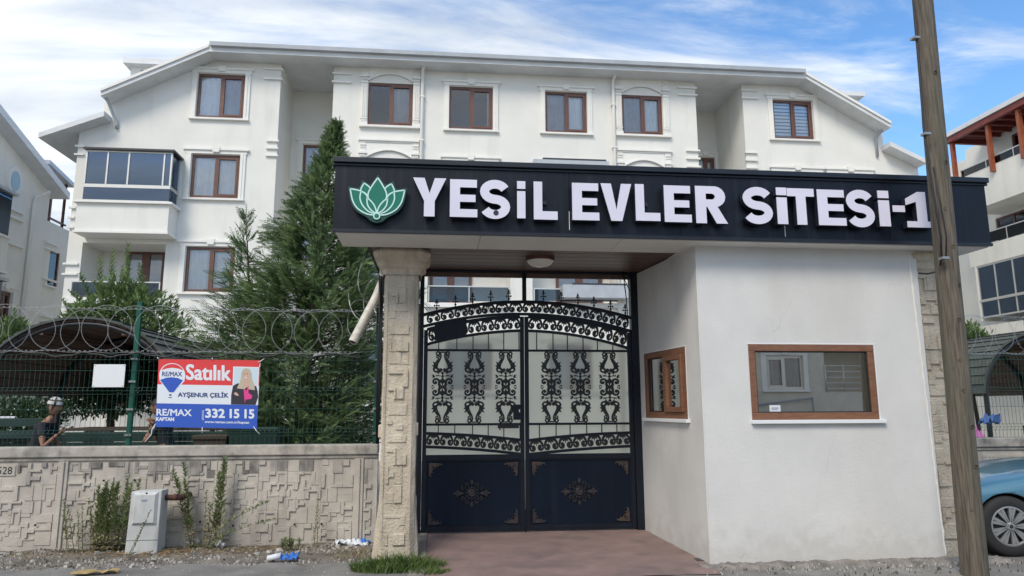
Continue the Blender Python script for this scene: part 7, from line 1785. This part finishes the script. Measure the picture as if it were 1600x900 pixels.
def wheel(x, y, sy):
    q = MB(); prof = [(.205, -.09), (.222, -.095), (.29, -.10), (.312, -.075), (.316, -.03), (.316, .03), (.312, .075), (.29, .10), (.222, .095), (.205, .09)]
    q.lathe(prof, (x, y, .315), 48, 'y'); wo = q.build('wheel', M['rubber'], CR, smooth=True, label='front wheel with silver spoked hubcap' if (x < 1 and sy < 0) else None)
    q = MB(); yo = y+sy*.088
    q.lathe([(.0001, yo-sy*.02), (.19, yo-sy*.03), (.207, yo+sy*.004), (.198, yo+sy*.010), (.190, yo-sy*.004)], (x, 0, .315), 48, 'y'); ho_ = q.build('rim', M['black_plastic'], wo, smooth=False)
    q = MB(); q.lathe([(.186, yo-sy*.002), (.196, yo+sy*.012), (.209, yo+sy*.008), (.209, yo-sy*.01)], (x, 0, .315), 48, 'y')
    for k in range(9):
        a = 2*pi*k/9
        for da, wd in ((-.09, .022), (.09, .022)):
            p0 = (.045, a+da*.3); p1 = (.192, a+da*1.25)
            c0 = Vector((x+p0[0]*cos(p0[1]), 0, .315+p0[0]*sin(p0[1]))); c1 = Vector((x+p1[0]*cos(p1[1]), 0, .315+p1[0]*sin(p1[1]))); t = (c1-c0).normalized(); nn = Vector((-t.z, 0, t.x))
            q.hexa([tuple(c+nn*s_*w_+Vector((0, yv, 0))) for yv in (yo-sy*.015, yo+sy*.010) for c, s_, w_ in ((c0, -1, .010), (c1, -1, .017), (c1, 1, .017), (c0, 1, .010))])
    q.lathe([(.0001, yo+sy*.016), (.030, yo+sy*.014), (.048, yo+sy*.004), (.052, yo-sy*.01)], (x, 0, .315), 20, 'y')
    for k in range(5): a = 2*pi*k/5; q.lathe([(.0001, yo+sy*.02), (.008, yo+sy*.018), (.008, yo+sy*.008)], (x+.036*cos(a), 0, .315+.036*sin(a)), 8, 'y')
    q.build('hubcap', M['rim'], wo)
    q = MB(); q.lathe([(.0001, yo+sy*.021), (.018, yo+sy*.019), (.02, yo+sy*.012)], (x, 0, .315), 14, 'y'); q.build('hub_badge', M['black_plastic'], wo)
for x in (.80, 3.5):
    for sy in (-1, 1): wheel(x, sy*.72, sy)
for sy in (-1, 1):
    q = MB(); q.tube([(.07, sy*.60, .60), (.22, sy*.70, .66), (.42, sy*.76, .72)], [.035, .055, .02], 10); q.build('headlight', M['headlight'], CR, smooth=True)
    q = MB(); q.box(2.42, 2.6, .84, .96, .95, 1.07) if sy > 0 else q.box(2.42, 2.6, -.96, -.84, .95, 1.07); q.build('mirror', M['car_blue'], CR, bevel=.03)
    q = MB()
    for (x0_, x1_) in ((1.9, 1.908), (3.02, 3.028)): q.box(x0_, x1_, sy*.838-.002, sy*.838+.002, .30, .88)
    q.build('door_seam', M['hole'], CR)
# the nose points to -X: local +y (left-hand side in local) faces the street after the turn
CR.scale = (1, -1, 1)
CR.scale = (1, 1, 1)
CR.location = (5.48, 8.23, 0); CR.rotation_euler = (0, 0, rad(-7))
